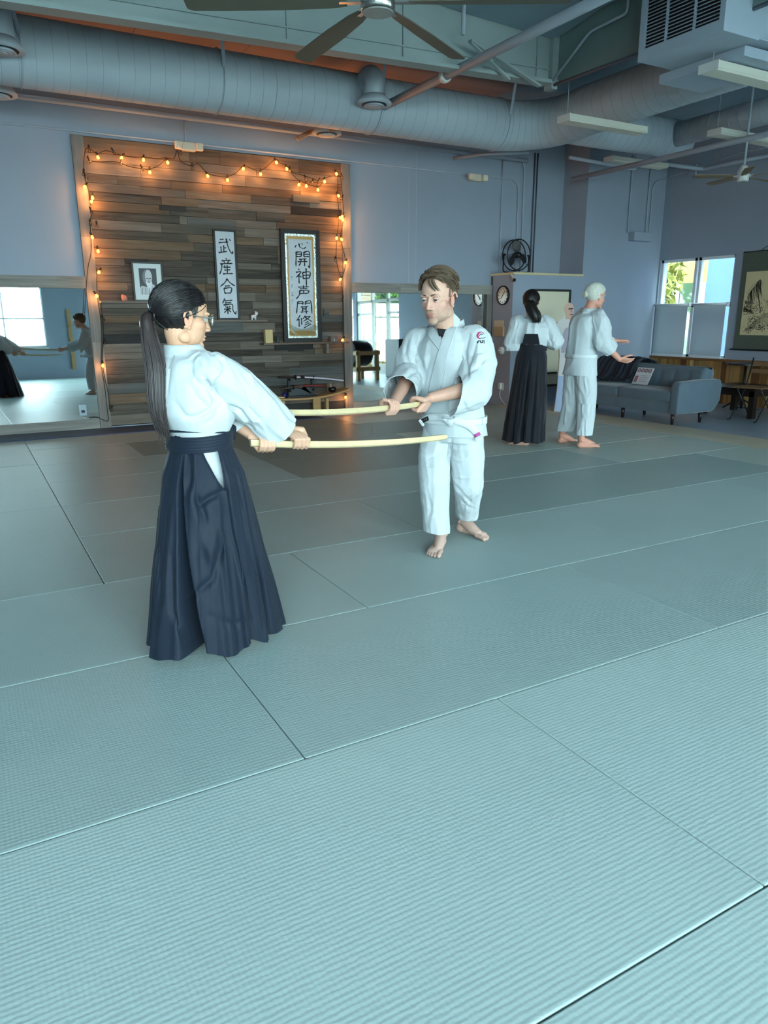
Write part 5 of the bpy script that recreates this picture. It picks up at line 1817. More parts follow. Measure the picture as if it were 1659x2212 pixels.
# ------------------------------------------------------------------ people: toolkit
def vnoise(P, seed=0):
    P = np.asarray(P, float)
    I = np.floor(P).astype(np.int64)
    f = P-I
    f = f*f*(3-2*f)

    def hsh(i, j, k):
        n = (i*374761393+j*668265263+k*2147483647+seed*1274126177) & 0xffffffff
        n = ((n ^ (n >> 13))*1274126177) & 0xffffffff
        return ((n ^ (n >> 16)) & 0xffff)/65535.0
    out = 0
    for a in (0, 1):
        for b in (0, 1):
            for c in (0, 1):
                w = (f[:, 0] if a else 1-f[:, 0])*(f[:, 1] if b else 1-f[:, 1])*(f[:, 2] if c else 1-f[:, 2])
                out = out+w*hsh(I[:, 0]+a, I[:, 1]+b, I[:, 2]+c)
    return out


def chain(mb, pts, rad, seg=16, axes=None):
    """tapered limb: round joints joined by cones"""
    pts = [np.asarray(p, float) for p in pts]
    rad = [rad]*len(pts) if np.isscalar(rad) else rad
    for p, r in zip(pts, rad):
        mb.ell(p, (r, r, r), nu=seg, nv=max(8, seg//2))
    for i in range(len(pts)-1):
        if np.linalg.norm(pts[i]-pts[i+1]) > 1e-5:
            mb.tube([pts[i], pts[i+1]], [rad[i], rad[i+1]], seg)
    return mb


def remesh(mb, voxel, smooth=4, factor=0.5):
    """union of overlapping closed pieces into one continuous skin"""
    me = bpy.data.meshes.new('tmp')
    me.from_pydata(mb.v, [], mb.f)
    o = bpy.data.objects.new('tmp', me)
    sc = bpy.data.scenes.get('workbench_scene') or bpy.data.scenes.new('workbench_scene')
    sc.collection.objects.link(o)
    r = o.modifiers.new('r', 'REMESH')
    r.mode = 'VOXEL'
    r.voxel_size = voxel
    r.adaptivity = 0.0
    if smooth:
        s = o.modifiers.new('s', 'SMOOTH')
        s.factor = factor
        s.iterations = smooth
    vl = sc.view_layers[0]
    vl.update()
    dg = vl.depsgraph
    ev = o.evaluated_get(dg)
    m2 = ev.to_mesh()
    n = len(m2.vertices)
    V = np.empty(n*3)
    m2.vertices.foreach_get('co', V)
    V = V.reshape(-1, 3)
    Fs = np.empty(len(m2.loops), dtype=np.int64)
    m2.loops.foreach_get('vertex_index', Fs)
    cnt = np.empty(len(m2.polygons), dtype=np.int64)
    m2.polygons.foreach_get('loop_total', cnt)
    if (cnt == 4).all():
        Fq = Fs.reshape(-1, 4)
    else:
        Fq = np.array([Fs[a:a+4] for a in np.cumsum(np.r_[0, cnt[:-1]])[cnt == 4]])
    ev.to_mesh_clear()
    bpy.data.objects.remove(o, do_unlink=True)
    bpy.data.meshes.remove(me)
    return V.copy(), Fq.copy()


def normals(V, Fq):
    a, b, c, d = (V[Fq[:, i]] for i in range(4))
    n = np.cross(c-a, d-b)
    N = np.zeros_like(V)
    for i in range(4):
        np.add.at(N, Fq[:, i], n)
    return N/(np.linalg.norm(N, axis=1)[:, None]+1e-12)


def relax(V, Fq, it=2, fac=0.5):
    for _ in range(it):
        A = np.zeros_like(V)
        C = np.zeros(len(V))
        for i in range(4):
            for j in (1, 3):
                np.add.at(A, Fq[:, i], V[Fq[:, (i+j) % 4]])
                np.add.at(C, Fq[:, i], 1)
        V = V*(1-fac)+fac*A/np.maximum(C, 1)[:, None]
    return V


def to_px(V):
    v = V-CAM_O
    z = v@_f
    return np.stack([829.5+F_PX*(v@_r)/z, 1106-F_PX*(v@_u)/z], 1)


def join(*ms):
    V, Fq, k = [], [], 0
    for v, f in ms:
        V.append(v)
        Fq.append(f+k)
        k += len(v)
    return np.vstack(V), np.vstack(Fq)


def quads(mb):
    """MB made of quads/tris to arrays (tris doubled into degenerate quads)"""
    f = [q if len(q) == 4 else (q[0], q[1], q[2], q[2]) for q in mb.f if len(q) in (3, 4)]
    return np.array(mb.v), np.array(f)


def skin_obj(name, V, Fq, mat, parent, smooth=True, colors=None, solid=0.0):
    me = bpy.data.meshes.new(name)
    me.vertices.add(len(V))
    me.vertices.foreach_set('co', V.ravel())
    n = len(Fq)
    me.loops.add(n*4)
    me.polygons.add(n)
    me.polygons.foreach_set('loop_start', np.arange(0, n*4, 4, dtype=np.int32))
    me.loops.foreach_set('vertex_index', Fq.ravel().astype(np.int32))
    me.polygons.foreach_set('use_smooth', np.ones(n, dtype=bool))
    me.update(calc_edges=True)
    me.validate()
    if colors is not None:
        ca = me.color_attributes.new('tone', 'FLOAT_COLOR', 'POINT')
        ca.data.foreach_set('color', np.hstack([colors, np.ones((len(colors), 1))]).ravel())
    me.materials.append(mat)
    o = bpy.data.objects.new(name, me)
    COL.objects.link(o)
    adopt(o, parent)
    if solid:
        md = o.modifiers.new('thick', 'SOLIDIFY')
        md.thickness = solid
        md.offset = -1
    return o


def bvh_of(V, Fq):
    return BVHTree.FromPolygons(V.tolist(), Fq.tolist())


def hit(bvh, px, off=0.004, fallback=None):
    d = norm(ray(*px))
    loc, n, i, dist = bvh.ray_cast(Vector(CAM_O), Vector(d))
    if loc is None:
        return fallback
    n = np.array(n)
    if n@d > 0:
        n = -n
    return np.array(loc)+n*off


def in_poly(P, poly):
    x, y = P[:, 0], P[:, 1]
    c = np.zeros(len(P), bool)
    n = len(poly)
    for i in range(n):
        x0, y0 = poly[i]
        x1, y1 = poly[(i+1) % n]
        m = ((y0 > y) != (y1 > y)) & (x < (x1-x0)*(y-y0)/((y1-y0) if y1 != y0 else 1e-9)+x0)
        c ^= m
    return c


def limb_folds(V, N, pts, reach, amp, ks=18.0, kt=9.0, seed=0, ring=0.5):
    """creases on a sleeve or trouser leg: long folds twisting along the limb plus rings where it bends"""
    pts = np.asarray(pts, float)
    best = np.full(len(V), 1e9)
    S = np.zeros(len(V))
    Q = np.zeros_like(V)
    L0 = 0.0
    for i in range(len(pts)-1):
        d = pts[i+1]-pts[i]
        L = np.linalg.norm(d)
        t = np.clip(((V-pts[i])@d)/(L*L), 0, 1)
        c = pts[i]+t[:, None]*d
        dist = np.linalg.norm(V-c, axis=1)
        m = dist < best
        best[m] = dist[m]
        S[m] = L0+t[m]*L
        Q[m] = (V-c)[m]
        L0 += L
    w = np.clip(1-(best-reach)/0.06, 0, 1)
    u = Q/(np.linalg.norm(Q, axis=1)[:, None]+1e-9)
    a = vnoise(np.stack([S*ks*0.45+u[:, 2]*1.5, u[:, 0]*kt*0.35, u[:, 1]*kt*0.35+S*3], 1), seed)
    b = vnoise(np.stack([S*ks+u[:, 0]*2.2+u[:, 1]*1.4, u[:, 0]*1.6, u[:, 2]*1.6], 1)+7.3, seed+5)
    r = (1-np.abs(2*a-1)*1.6)*(1-ring)+(1-np.abs(2*b-1)*1.6)*ring
    return V+N*(amp*w*r)[:, None]


def creases(V, N, L, view=True):
    """hand-placed creases: px line, depth mm (negative sinks), half width px"""
    P = to_px(V)
    fc = (N@_f < 0.15) if view else np.ones(len(V), bool)
    D = np.zeros(len(V))
    for pts, amp, wd in L:
        best = np.full(len(V), 1e9)
        tt = np.zeros(len(V))
        n = len(pts)-1
        for i in range(n):
            a, b = np.array(pts[i], float), np.array(pts[i+1], float)
            d = b-a
            t = np.clip(((P-a)@d)/(d@d), 0, 1)
            dist = np.linalg.norm(P-(a+t[:, None]*d), axis=1)
            m = dist < best
            best[m] = dist[m]
            tt[m] = (i+t[m])/n
        D += amp*0.001*np.exp(-(best/wd)**2)*np.sin(np.pi*np.clip(0.12+0.76*tt, 0, 1))
    D[~fc] = 0
    return V+N*D[:, None]


# ---- head, hands, feet -------------------------------------------------
class Frame:
    def __init__(s, c, F, up=(0, 0, 1), k=1.0):
        s.c = np.asarray(c, float)
        s.F = norm(F)
        s.L = norm(np.cross(up, s.F))
        s.U = np.cross(s.F, s.L)
        s.k = k

    def w(s, l, f, u):
        return s.c+s.k*(s.L*l+s.F*f+s.U*u)

    def loc(s, V):
        d = (V-s.c)/s.k
        return np.stack([d@s.L, d@s.F, d@s.U], 1)

    @property
    def ax(s):
        return np.array([s.L, s.F, s.U])


def head_mesh(fr, voxel, neck_to, jaw=1.0, slim=1.0, smooth=5, nose=1.0, nk_r=1.0):
    mb = MB()
    E = lambda c, r: mb.ell(fr.w(*c), [fr.k*v for v in r], fr.ax, 24, 14)
    E((0, -0.014, 0.036), (0.074, 0.094, 0.082))
    E((0, 0.030, 0.038), (0.063, 0.060, 0.068))
    E((0, 0.034, -0.028), (0.058*slim, 0.056, 0.072))
    E((0, 0.018, -0.064), (0.056*slim*jaw, 0.060, 0.046))
    E((0, 0.066, -0.096), (0.024*jaw, 0.020, 0.019))
    for s in (-1, 1):
        E((s*0.038*slim, 0.044, -0.022), (0.024, 0.030, 0.026))
        E((s*0.027, 0.082, 0.020), (0.024, 0.011, 0.008))
        E((s*0.0125, 0.096, -0.038), (0.0090, 0.012, 0.0075))
        E((s*0.046*slim*jaw, -0.004, -0.070), (0.014, 0.026, 0.022))
        # ear: rim, bowl and lobe
        ear = [fr.w(s*(0.0745+0.010*math.sin(a*0.5)), -0.010+0.017*math.cos(a), -0.006+0.030*math.sin(a)) for a in np.linspace(-1.9, 2.9, 14)]
        chain(mb, ear, 0.0048*fr.k, 8)
        E((s*0.073, -0.008, -0.008), (0.006, 0.014, 0.026))
        E((s*0.0745, -0.002, -0.036), (0.006, 0.008, 0.009))
    chain(mb, [fr.w(0, 0.083, 0.014), fr.w(0, 0.094, -0.010), fr.w(0, 0.105*nose, -0.032)], [0.0080*fr.k, 0.0090*fr.k, 0.0112*fr.k], 12)
    E((0, 0.0805, -0.0625), (0.025, 0.012, 0.0058))
    E((0, 0.0795, -0.0740), (0.021, 0.012, 0.0068))
    n0 = fr.w(0, -0.020, -0.05)
    nk = np.asarray(neck_to, float)
    chain(mb, [n0, 0.5*(n0+nk)-fr.F*0.004, nk], [0.056*fr.k*slim*nk_r, 0.054*fr.k*slim*nk_r, 0.066*fr.k*slim*nk_r], 20)
    V, Fq = remesh(mb, voxel, smooth)
    q = fr.loc(V)

    def push(c, r, v):
        nonlocal V
        d = np.linalg.norm((q-np.array(c))/np.array(r), axis=1)
        w_ = np.exp(-d*d)*fr.k
        V = V+w_[:, None]*(fr.L*v[0]+fr.F*v[1]+fr.U*v[2])
    for s in (-1, 1):
        push((s*0.031, 0.088, 0.001), (0.017, 0.02, 0.011), (0, -0.011, 0))
        push((s*0.020, 0.097, -0.026), (0.010, 0.012, 0.014), (0, -0.003, 0))
        push((s*0.030, 0.085, -0.050), (0.010, 0.02, 0.02), (0, -0.003, 0))
        push((s*0.011, 0.102, -0.045), (0.005, 0.008, 0.004), (0, 0, 0.004))
        push((s*0.076, -0.004, -0.004), (0.012, 0.010, 0.016), (-s*0.006, 0, 0))
    push((0, 0.092, -0.0685), (0.026, 0.014, 0.0032), (0, -0.0045, 0))
    push((0, 0.086, -0.086), (0.022, 0.014, 0.006), (0, -0.003, 0))
    push((0, 0.10, -0.054), (0.005, 0.014, 0.007), (0, -0.0025, 0))
    return V, Fq


def head_tone(fr, V, skin, lips, blush, stubble=None, stub_col=(0.2, 0.17, 0.15)):
    q = fr.loc(V)
    C = np.tile(np.array(S(skin)), (len(V), 1))

    def tint(c, r, col, a, pw=2):
        nonlocal C
        d = np.linalg.norm((q-np.array(c))/np.array(r), axis=1)
        w_ = np.clip(np.exp(-d**pw)*a, 0, 1)[:, None]
        C = C*(1-w_)+w_*np.array(col)
    b = S(blush)
    for s in (-1, 1):
        tint((s*0.045, 0.06, -0.03), (0.030, 0.05, 0.028), b, 0.22)
        tint((s*0.080, -0.006, -0.006), (0.014, 0.028, 0.036), b, 0.6)
    tint((0, 0.112, -0.032), (0.014, 0.016, 0.014), b, 0.4)
    if stubble:
        for s in (-1, 1):
            tint((s*0.040, 0.030, -0.075), (0.030, 0.06, 0.038), stub_col, stubble)
        tint((0, 0.075, -0.092), (0.036, 0.04, 0.026), stub_col, stubble)
        tint((0, 0.098, -0.051), (0.026, 0.02, 0.008), stub_col, stubble)
    tint((0, 0.090, -0.0625), (0.024, 0.016, 0.0062), S(lips), 0.75, 4)
    tint((0, 0.089, -0.0745), (0.021, 0.016, 0.0072), S(lips), 0.75, 4)
    return C


def eyes(fr, parent, iris=(70, 52, 38), look=(0.0, 1.0, -0.1), brow=(60, 46, 34), skinm=None, browr=0.0032, wide=0.0):
    m_eye = M('eye_white', (164, 155, 149), 0.35, 0.3)  # darkened white: shade on the eyes put into the colour
    for s in (-1, 1):
        c = fr.w(s*0.031, 0.0755, 0.001)
        g = norm(fr.L*look[0]+fr.F*look[1]+fr.U*look[2])
        e = MB().ell(c, [0.0132*fr.k]*3, fr.ax, 16, 12).build('eyeball', m_eye, parent, smooth=True)
        a, b = frame(g)
        MB().ell(c+g*0.0096*fr.k, [0.0076*fr.k, 0.0076*fr.k, 0.0042*fr.k], np.array([a, b, g]), 14, 8).build('iris', M('iris_%d' % iris[0], iris, 0.2, 0.5), e, smooth=True)
        MB().ell(c+g*0.0128*fr.k, [0.0036*fr.k, 0.0036*fr.k, 0.002*fr.k], np.array([a, b, g]), 10, 6).build('pupil', m_black, e, smooth=True)
        # lids: parts of a slightly larger shell
        for up in (1, -1):
            mb = MB()
            v, f = [], []
            nu, nv = 16, 6
            for j in range(nv+1):
                el = (0.22+wide+(1.25-0.22-wide)*j/nv) if up > 0 else -(0.30+wide+(1.2-0.30-wide)*j/nv)
                for i in range(nu+1):
                    az = -1.45+2.9*i/nu
                    r = 0.0146*fr.k
                    ee = el*(1-0.22*(az/1.45)**2) if up > 0 else el
                    dl = np.array([math.sin(az)*math.cos(ee), math.cos(az)*math.cos(ee), math.sin(ee)])
                    v.append(c+r*(fr.L*dl[0]+fr.F*dl[1]+fr.U*dl[2]))
            f = [(j*(nu+1)+i, j*(nu+1)+i+1, (j+1)*(nu+1)+i+1, (j+1)*(nu+1)+i) for j in range(nv) for i in range(nu)]
            mesh_obj('eyelid', v, f, skinm, parent, smooth=True)
            if up > 0:
                MB().tube([v[i]+fr.F*0.0006 for i in range(1, nu)], 0.0009*fr.k, 5).build('lash_line', M('lashes', (40, 30, 26), 0.6), parent, smooth=True)
        bp = [fr.w(s*(0.012+0.038*t), 0.0935-0.016*t*t-0.004*t, 0.0205+0.006*math.sin(math.pi*min(1, t*1.1))-0.004*t) for t in np.linspace(0, 1, 9)]
        MB().tube(bp, [browr*fr.k*w_ for w_ in (0.7, 1, 1.1, 1.1, 1, 0.9, 0.7, 0.5, 0.3)], 7, flat=0.55).build('eyebrow', M('brow_%d' % brow[0], brow, 0.8), parent, smooth=True)


def grip_hand(mb, g, a, wrist, side, R=0.017, s=1.0, phi=-70):
    a = norm(a)
    wv = wrist-g
    wh = norm(wv-a*(wv@a))
    wp = side*np.cross(a, wh)
    ph = math.radians(phi)
    e1 = math.cos(ph)*wh-math.sin(ph)*wp
    e2 = side*np.cross(a, e1)
    D = lambda deg: math.cos(math.radians(deg))*e1+math.sin(math.radians(deg))*e2
    offs = (0.031, 0.0105, -0.0095, -0.028)
    rf = (0.0086, 0.0090, 0.0085, 0.0074)
    for o, r in zip(offs, rf):
        o, r = o*s, r*s
        c = g+a*o
        k1 = R+0.024*s
        pts = [c+D(28)*k1, c+D(72)*(R+r+0.008*s), c+D(112)*(R+r+0.004*s), c+D(160)*(R+r), c+D(205)*(R+r), c+D(248)*(R+r)]
        chain(mb, pts, [r*1.22, r*1.05, r*1.1, r, r*0.98, r*0.88], 10)
        base = wrist+a*o*0.55+wh*(-0.012)
        chain(mb, [c+D(28)*k1, 0.5*(c+D(28)*k1+base)+D(0)*0.002, base], [r*1.35, r*1.6, r*1.75], 12)
    T = [g+D(-58)*(R+0.034*s)+a*0.018*s, g+D(-95)*(R+0.019*s)+a*0.040*s, g+D(-140)*(R+0.0125*s)+a*0.046*s, g+D(-185)*(R+0.011*s)+a*0.040*s]
    chain(mb, [wrist+a*0.012*s]+T, [0.016*s, 0.0155*s, 0.0118*s, 0.0104*s, 0.0085*s], 12)
    return e1, e2


def open_hand(mb, wrist, fwd, palm_n, thumb_dir, s=1.0, curl=0.25):
    """relaxed open hand: fingers along fwd, palm facing palm_n, thumb leaving towards thumb_dir"""
    fwd = norm(fwd)
    pn = norm(palm_n-fwd*(palm_n@fwd))
    sd = np.cross(fwd, pn)
    if sd@thumb_dir < 0:
        sd = -sd
    for i, (o, L, r) in enumerate(((0.030, 0.072, 0.0082), (0.010, 0.080, 0.0086), (-0.010, 0.074, 0.0082), (-0.028, 0.058, 0.0072))):
        o, L, r = o*s, L*s, r*s
        k = wrist+fwd*0.088*s+sd*o
        p = [k]
        d = fwd+sd*0.10*(1.3-i)
        for seg_, c in ((0.46, curl*0.6), (0.30, curl*1.4), (0.24, curl*1.8)):
            d = norm(d+pn*c*0.5)
            p.append(p[-1]+d*L*seg_)
        chain(mb, p, [r*1.15, r*1.02, r*0.95, r*0.82], 10)
        chain(mb, [k, wrist+sd*o*0.6+fwd*0.01], [r*1.4, r*1.75], 12)
    t0 = wrist+fwd*0.028*s+sd*0.026*s+pn*0.006
    t1 = t0+norm(fwd*0.7+sd*0.8+pn*0.15)*0.040*s
    t2 = t1+norm(fwd*0.85+sd*0.55+pn*0.1)*0.030*s
    t3 = t2+norm(fwd*0.95+sd*0.35+pn*0.1)*0.024*s
    chain(mb, [wrist+sd*0.012*s, t0, t1, t2, t3], [0.015*s, 0.0155*s, 0.0112*s, 0.0100*s, 0.0082*s], 12)


def foot(mb, ankle, toe_dir, side, s=1.0, knee=None):
    """bare foot standing on z=0; side +1 when the big toe lies to the left of toe_dir"""
    t = norm([toe_dir[0], toe_dir[1], 0])
    sd = np.array([-t[1], t[0], 0])*side
    h = np.array([ankle[0], ankle[1], 0.0])
    z = np.array([0, 0, 1.0])
    W_ = lambda f, l, u: h+s*(t*f+sd*l)+z*u*s
    mb.ell(W_(-0.030, 0, 0.030), (0.032*s, 0.040*s, 0.031*s), np.array([sd, t, z]))
    chain(mb, [W_(-0.02, 0, 0.085), W_(0.03, 0.006, 0.068), W_(0.08, 0.012, 0.047), W_(0.125, 0.012, 0.030)], [0.035*s, 0.035*s, 0.032*s, 0.026*s], 16)
    chain(mb, [W_(-0.02, -0.006, 0.028), W_(0.06, -0.014, 0.022), W_(0.125, -0.022, 0.020)], [0.030*s, 0.024*s, 0.020*s], 14)
    mb.ell(W_(0.135, 0.0, 0.021), (0.046*s, 0.034*s, 0.0215*s), np.array([sd, t, z]))
    for l, f0, f1, r in ((0.030, 0.150, 0.196, 0.0135), (0.008, 0.155, 0.194, 0.0092), (-0.009, 0.152, 0.185, 0.0086), (-0.024, 0.145, 0.174, 0.0082), (-0.037, 0.134, 0.160, 0.0080)):
        chain(mb, [W_(f0-0.02, l, r+0.009), W_(0.5*(f0+f1), l*1.04, r+0.006), W_(f1, l*1.06, r*0.95)], [r*s*1.1, r*s, r*s*0.95], 10)
    for l in (-0.030, 0.030):
        mb.ell(W_(-0.018, l, 0.078), (0.012*s, 0.014*s, 0.014*s), np.array([sd, t, z]))
    if knee is not None:
        a = W_(-0.022, 0, 0.10)
        kn = np.asarray(knee, float)
        chain(mb, [a, a+(kn-a)*0.25, a+(kn-a)*0.6, kn], [0.034*s, 0.038*s, 0.052*s, 0.05*s], 16)


# ---- hair ---------------------------------------------------------------
def strands_obj(name, L, rad, mat, parent, seg=4):
    mb = MB()
    for P in L:
        n = len(P)
        w_ = np.sin(np.linspace(0.25, math.pi*0.97, n))**0.6
        mb.tube(P, rad*w_, seg, caps=False, flat=0.6)
    return mb.build(name, mat, parent, smooth=True, kind='stuff')


def hair_cap(fr, keep, rr=(0.079, 0.100, 0.090), c=(0, -0.014, 0.036), grow=0.0, nu=72, nv=44, noise=0.002, flow=None):
    v = []
    ok = []
    for j in range(nv+1):
        ph = math.pi*j/nv
        for i in range(nu):
            th = 2*math.pi*i/nu
            d = np.array([math.sin(ph)*math.cos(th), math.sin(ph)*math.sin(th), math.cos(ph)])
            n_ = noise*math.sin(th*17+ph*9)
            p = np.array(c)+d*(np.array(rr)+grow+n_)
            v.append(fr.w(*p))
            ok.append(keep(*p))
    f = []
    for j in range(nv):
        for i in range(nu):
            q = (j*nu+i, j*nu+(i+1) % nu, (j+1)*nu+(i+1) % nu, (j+1)*nu+i)
            if all(ok[a] for a in q):
                f.append(q[::-1])
    return v, f


def on_scalp(fr, d, off, rr=(0.078, 0.098, 0.087), c=(0, -0.014, 0.036)):
    d = norm(d)
    t = 1.0/math.sqrt(sum((d[i]/rr[i])**2 for i in range(3)))
    return fr.w(*(np.array(c)+d*(t+off)))


def slerp_path(fr, d0, d1, n, off0, off1, lift=0.0, **kw):
    d0, d1 = norm(d0), norm(d1)
    w_ = math.acos(max(-1, min(1, d0@d1)))
    out = []
    for k in range(n+1):
        t = k/n
        d = (math.sin((1-t)*w_)*d0+math.sin(t*w_)*d1)/max(1e-6, math.sin(w_))
        out.append(on_scalp(fr, d, off0+(off1-off0)*t+lift*math.sin(math.pi*t), **kw))
    return np.array(out)


# ---- cloth --------------------------------------------------------------
def ring_ell(c, A, B, a, b, n=28, p=2.3):
    out = []
    for k in range(n):
        t = 2*math.pi*k/n
        ct, st = math.cos(t), math.sin(t)
        out.append(np.asarray(c)+A*a*math.copysign(abs(ct)**(2/p), ct)+B*b*math.copysign(abs(st)**(2/p), st))
    return out


def torso_loft(mb, rows, L, F):
    """rows: (centre, half width, half depth[, tilt])"""
    mb.loft([ring_ell(c, L, F, a, b) for c, a, b in rows])


def cut_caps(V, Fq, cuts):
    """open a cloth shell at each plane (point, outward normal, radius round the axis[, length]); the rim is snapped to the plane"""
    V = V.copy()
    for cut in cuts:
        p, n, r = np.asarray(cut[0], float), norm(cut[1]), cut[2]
        ln = cut[3] if len(cut) > 3 else 0.25
        d = V-p
        h = d@n
        rad = np.linalg.norm(d-np.outer(h, n), axis=1)
        out = (h > 0) & (h < ln) & (rad < r)
        keep = ~out[Fq].all(1)
        Fq = Fq[keep]
        V[out] -= np.outer(h[out], n)
    return V, Fq


def compact(V, Fq):
    u, inv = np.unique(Fq.ravel(), return_inverse=True)
    return V[u], inv.reshape(-1, 4)


def cloth_mat(name, col, bump=0.25, scale=260, rough=0.85, sheen=0.15):
    m = M(name, col, rough, 0.2, var=0.03, vscale=14, bump=bump, bscale=scale, sheen=sheen)
    return m


def ribbon(name, rows, mat, parent, thick=0.006, groove=0.0):
    """cloth band from rows of points (each row runs across the band)"""
    n, m_ = len(rows), len(rows[0])
    v = [p for r in rows for p in r]
    f = [(i*m_+j, i*m_+j+1, (i+1)*m_+j+1, (i+1)*m_+j) for i in range(n-1) for j in range(m_-1)]
    o = mesh_obj(name, v, f, mat, parent, smooth=True)
    md = o.modifiers.new('thick', 'SOLIDIFY')
    md.thickness = thick
    md.offset = 0.0
    return o


def surf_band(bvh, left, right, n, m_, off, groove=0.0, k=5):
    """rows on a garment surface between two px polylines"""
    Lp = smooth_path([(x, y, 0) for x, y in left], n-1)[:, :2]
    Rp = smooth_path([(x, y, 0) for x, y in right], n-1)[:, :2]
    rows = []
    last = None
    for i in range(n):
        row = []
        for j in range(m_):
            t = j/(m_-1)
            q = hit(bvh, Lp[i]*(1-t)+Rp[i]*t, off-(groove if (j % 2) else 0.0), None)
            if q is None:
                q = None
            row.append(q)
        if any(q is None for q in row):
            good = [q for q in row if q is not None]
            if not good:
                if last is None:
                    continue
                row = [p.copy() for p in last]
            else:
                fill = good[0]
                row = [fill.copy() if q is None else q for q in row]
        rows.append(row)
        last = row
    return rows


def skin_material(name):
    m = M(name, (220, 180, 160), 0.55, 0.35, attr='tone', var=0.03, vscale=40, bump=0.04, bscale=300)
    b = m.node_tree.nodes['Principled BSDF']
    b.inputs['Subsurface Weight'].default_value = 0.12
    b.inputs['Subsurface Radius'].default_value = (0.01, 0.004, 0.002)
    return m


m_skin = skin_material('skin')
m_gi = cloth_mat('white_gi_cotton', (192, 199, 202))
m_gi2 = cloth_mat('white_gi_seam', (188, 196, 199), 0.4, 320)
m_hak = cloth_mat('navy_hakama', (24, 34, 48), 0.12, 200, 0.6, 0.04)
m_hak_b = cloth_mat('black_hakama', (18, 20, 28), 0.12, 200, 0.7, 0.2)


class Body:
    """px placement in the vertical plane through the person's base facing the camera"""

    def __init__(s, base):
        s.b = np.array([base[0], base[1], 0.0])
        s.v = norm(s.b)
        s.r = np.array([s.v[1], -s.v[0], 0])

    def p(s, x, y, d=0.0):
        dd = ray(x, y)
        bb = s.b-s.v*d
        return CAM_O+dd*((bb@s.v)/(dd@s.v))


def bokken(name_label, butt, tip, up, R=0.0165, curve=0.02):
    butt, tip = np.asarray(butt, float), np.asarray(tip, float)
    t = norm(tip-butt)
    up = norm(np.asarray(up, float)-t*(np.asarray(up, float)@t))
    sd = np.cross(t, up)
    Ln = np.linalg.norm(tip-butt)
    o = thing('wooden_sword', name_label, 'wooden sword', butt)
    m = M('bokken_white_oak', (204, 184, 144), 0.5, 0.3, var=0.10, vscale=16, stretch=(1, 1, 1), bump=0.05, bscale=200)

    def sect(u, h, w, blade):
        c = butt+t*Ln*u+up*curve*(4*(u-0.5)**2-1)
        if blade:
            pts = [(-0.0, -0.5), (0.42, -0.25), (0.5, 0.15), (0.3, 0.5), (-0.3, 0.5), (-0.5, 0.15), (-0.42, -0.25)]
        else:
            pts = [(0.0, -0.5), (0.40, -0.32), (0.5, 0.0), (0.36, 0.42), (-0.36, 0.42), (-0.5, 0.0), (-0.40, -0.32)]
        return [c+sd*w*a+up*h*b for a, b in pts]
    MB().loft([sect(u, 0.034, 0.027, False) for u in np.linspace(0.0, 0.26, 8)]).build('handle', m, o, smooth=False)
    MB().loft([sect(u, 0.032-0.006*(u-0.26), 0.022, True) for u in np.linspace(0.26, 0.975, 20)]+[sect(1.0, 0.016, 0.012, True)]).build('blade', m, o, smooth=False)
    return o, t, up, sd
# ------------------------------------------------------------------ the man in front
mb_ = Body((2.53, 3.66))
P = mb_.p
Fm = norm((-0.933, -0.36, 0))
Lm = np.cross((0, 0, 1), Fm)
man = thing('person', 'man with short brown hair in a white gi and white belt holding a wooden sword', 'person', (2.5, 3.63, 0))
bk2_butt, bk2_tip = P(912, 869, 0.36), None
dd = ray(594, 891)
bk2_tip = CAM_O+dd*3.22
bk2, bt2, bu2, bs2 = bokken('pale wooden sword held by the man, its tip behind the sleeve of the woman', P(921, 870, 0.38), bk2_tip, (0, 0, 1), curve=0.018)
gR, gL = None, None
a0_, a1_ = P(921, 870, 0.38), bk2_tip


def along(a, b, x):
    """point of segment a-b that projects to pixel column x"""
    lo, hi = 0.0, 1.0
    for _ in range(40):
        m = (lo+hi)/2
        px = to_px((a+(b-a)*m)[None])[0, 0]
        if (px > x) == (to_px(a[None])[0, 0] > to_px(b[None])[0, 0]):
            lo = m
        else:
            hi = m
    return a+(b-a)*lo


gR = along(a0_, a1_, 845)
gL = along(a0_, a1_, 905)
wrR = P(868, 856, 0.20)
wrL = P(938, 856, 0.42)
elR = P(886, 812, 0.06)
elL = P(1022, 838, 0.36)
shR = P(906, 742, 0.02)
shL = P(1026, 740, 0.20)
# skin
hf = Frame(P(948, 646, 0.26), norm(Fm*0.92+Lm*0.05), norm((0, 0, 1.0)+0.10*Fm), 1.13)
hf = Frame(P(947, 644, 0.26), norm(Fm*1.0+Lm*0.12+np.array([0, 0, -0.14])), (0, 0, 1), 1.16)
neck_p = P(968, 728, 0.14)
Vh, Fh = head_mesh(hf, 0.0027, neck_p, jaw=1.08, smooth=8)
Ch = head_tone(hf, Vh, (206, 164, 144), (166, 108, 100), (204, 124, 112), 0.5, S((122, 102, 88)))
mb = MB()
grip_hand(mb, gR, bt2, gR+norm(wrR-gR)*0.075, 1, s=1.05)
wR2 = gR+norm(wrR-gR)*0.075
chain(mb, [wR2, wR2+(elR-wR2)*0.35, elR], [0.029, 0.036, 0.045], 18)
Vr, Fr = remesh(mb, 0.0026, 3)
mb = MB()
grip_hand(mb, gL, bt2, gL+norm(wrL-gL)*0.075, -1, s=1.05)
wL2 = gL+norm(wrL-gL)*0.075
chain(mb, [wL2, wL2+(elL-wL2)*0.35, elL], [0.029, 0.036, 0.046], 18)
Vl, Fl = remesh(mb, 0.0026, 3)
anR, anL = np.array([2.43, 3.595, 0.09]), np.array([2.742, 3.768, 0.09])
knR, knL = P(938, 1042, 0.12), P(1012, 1046, 0.06)
mb = MB()
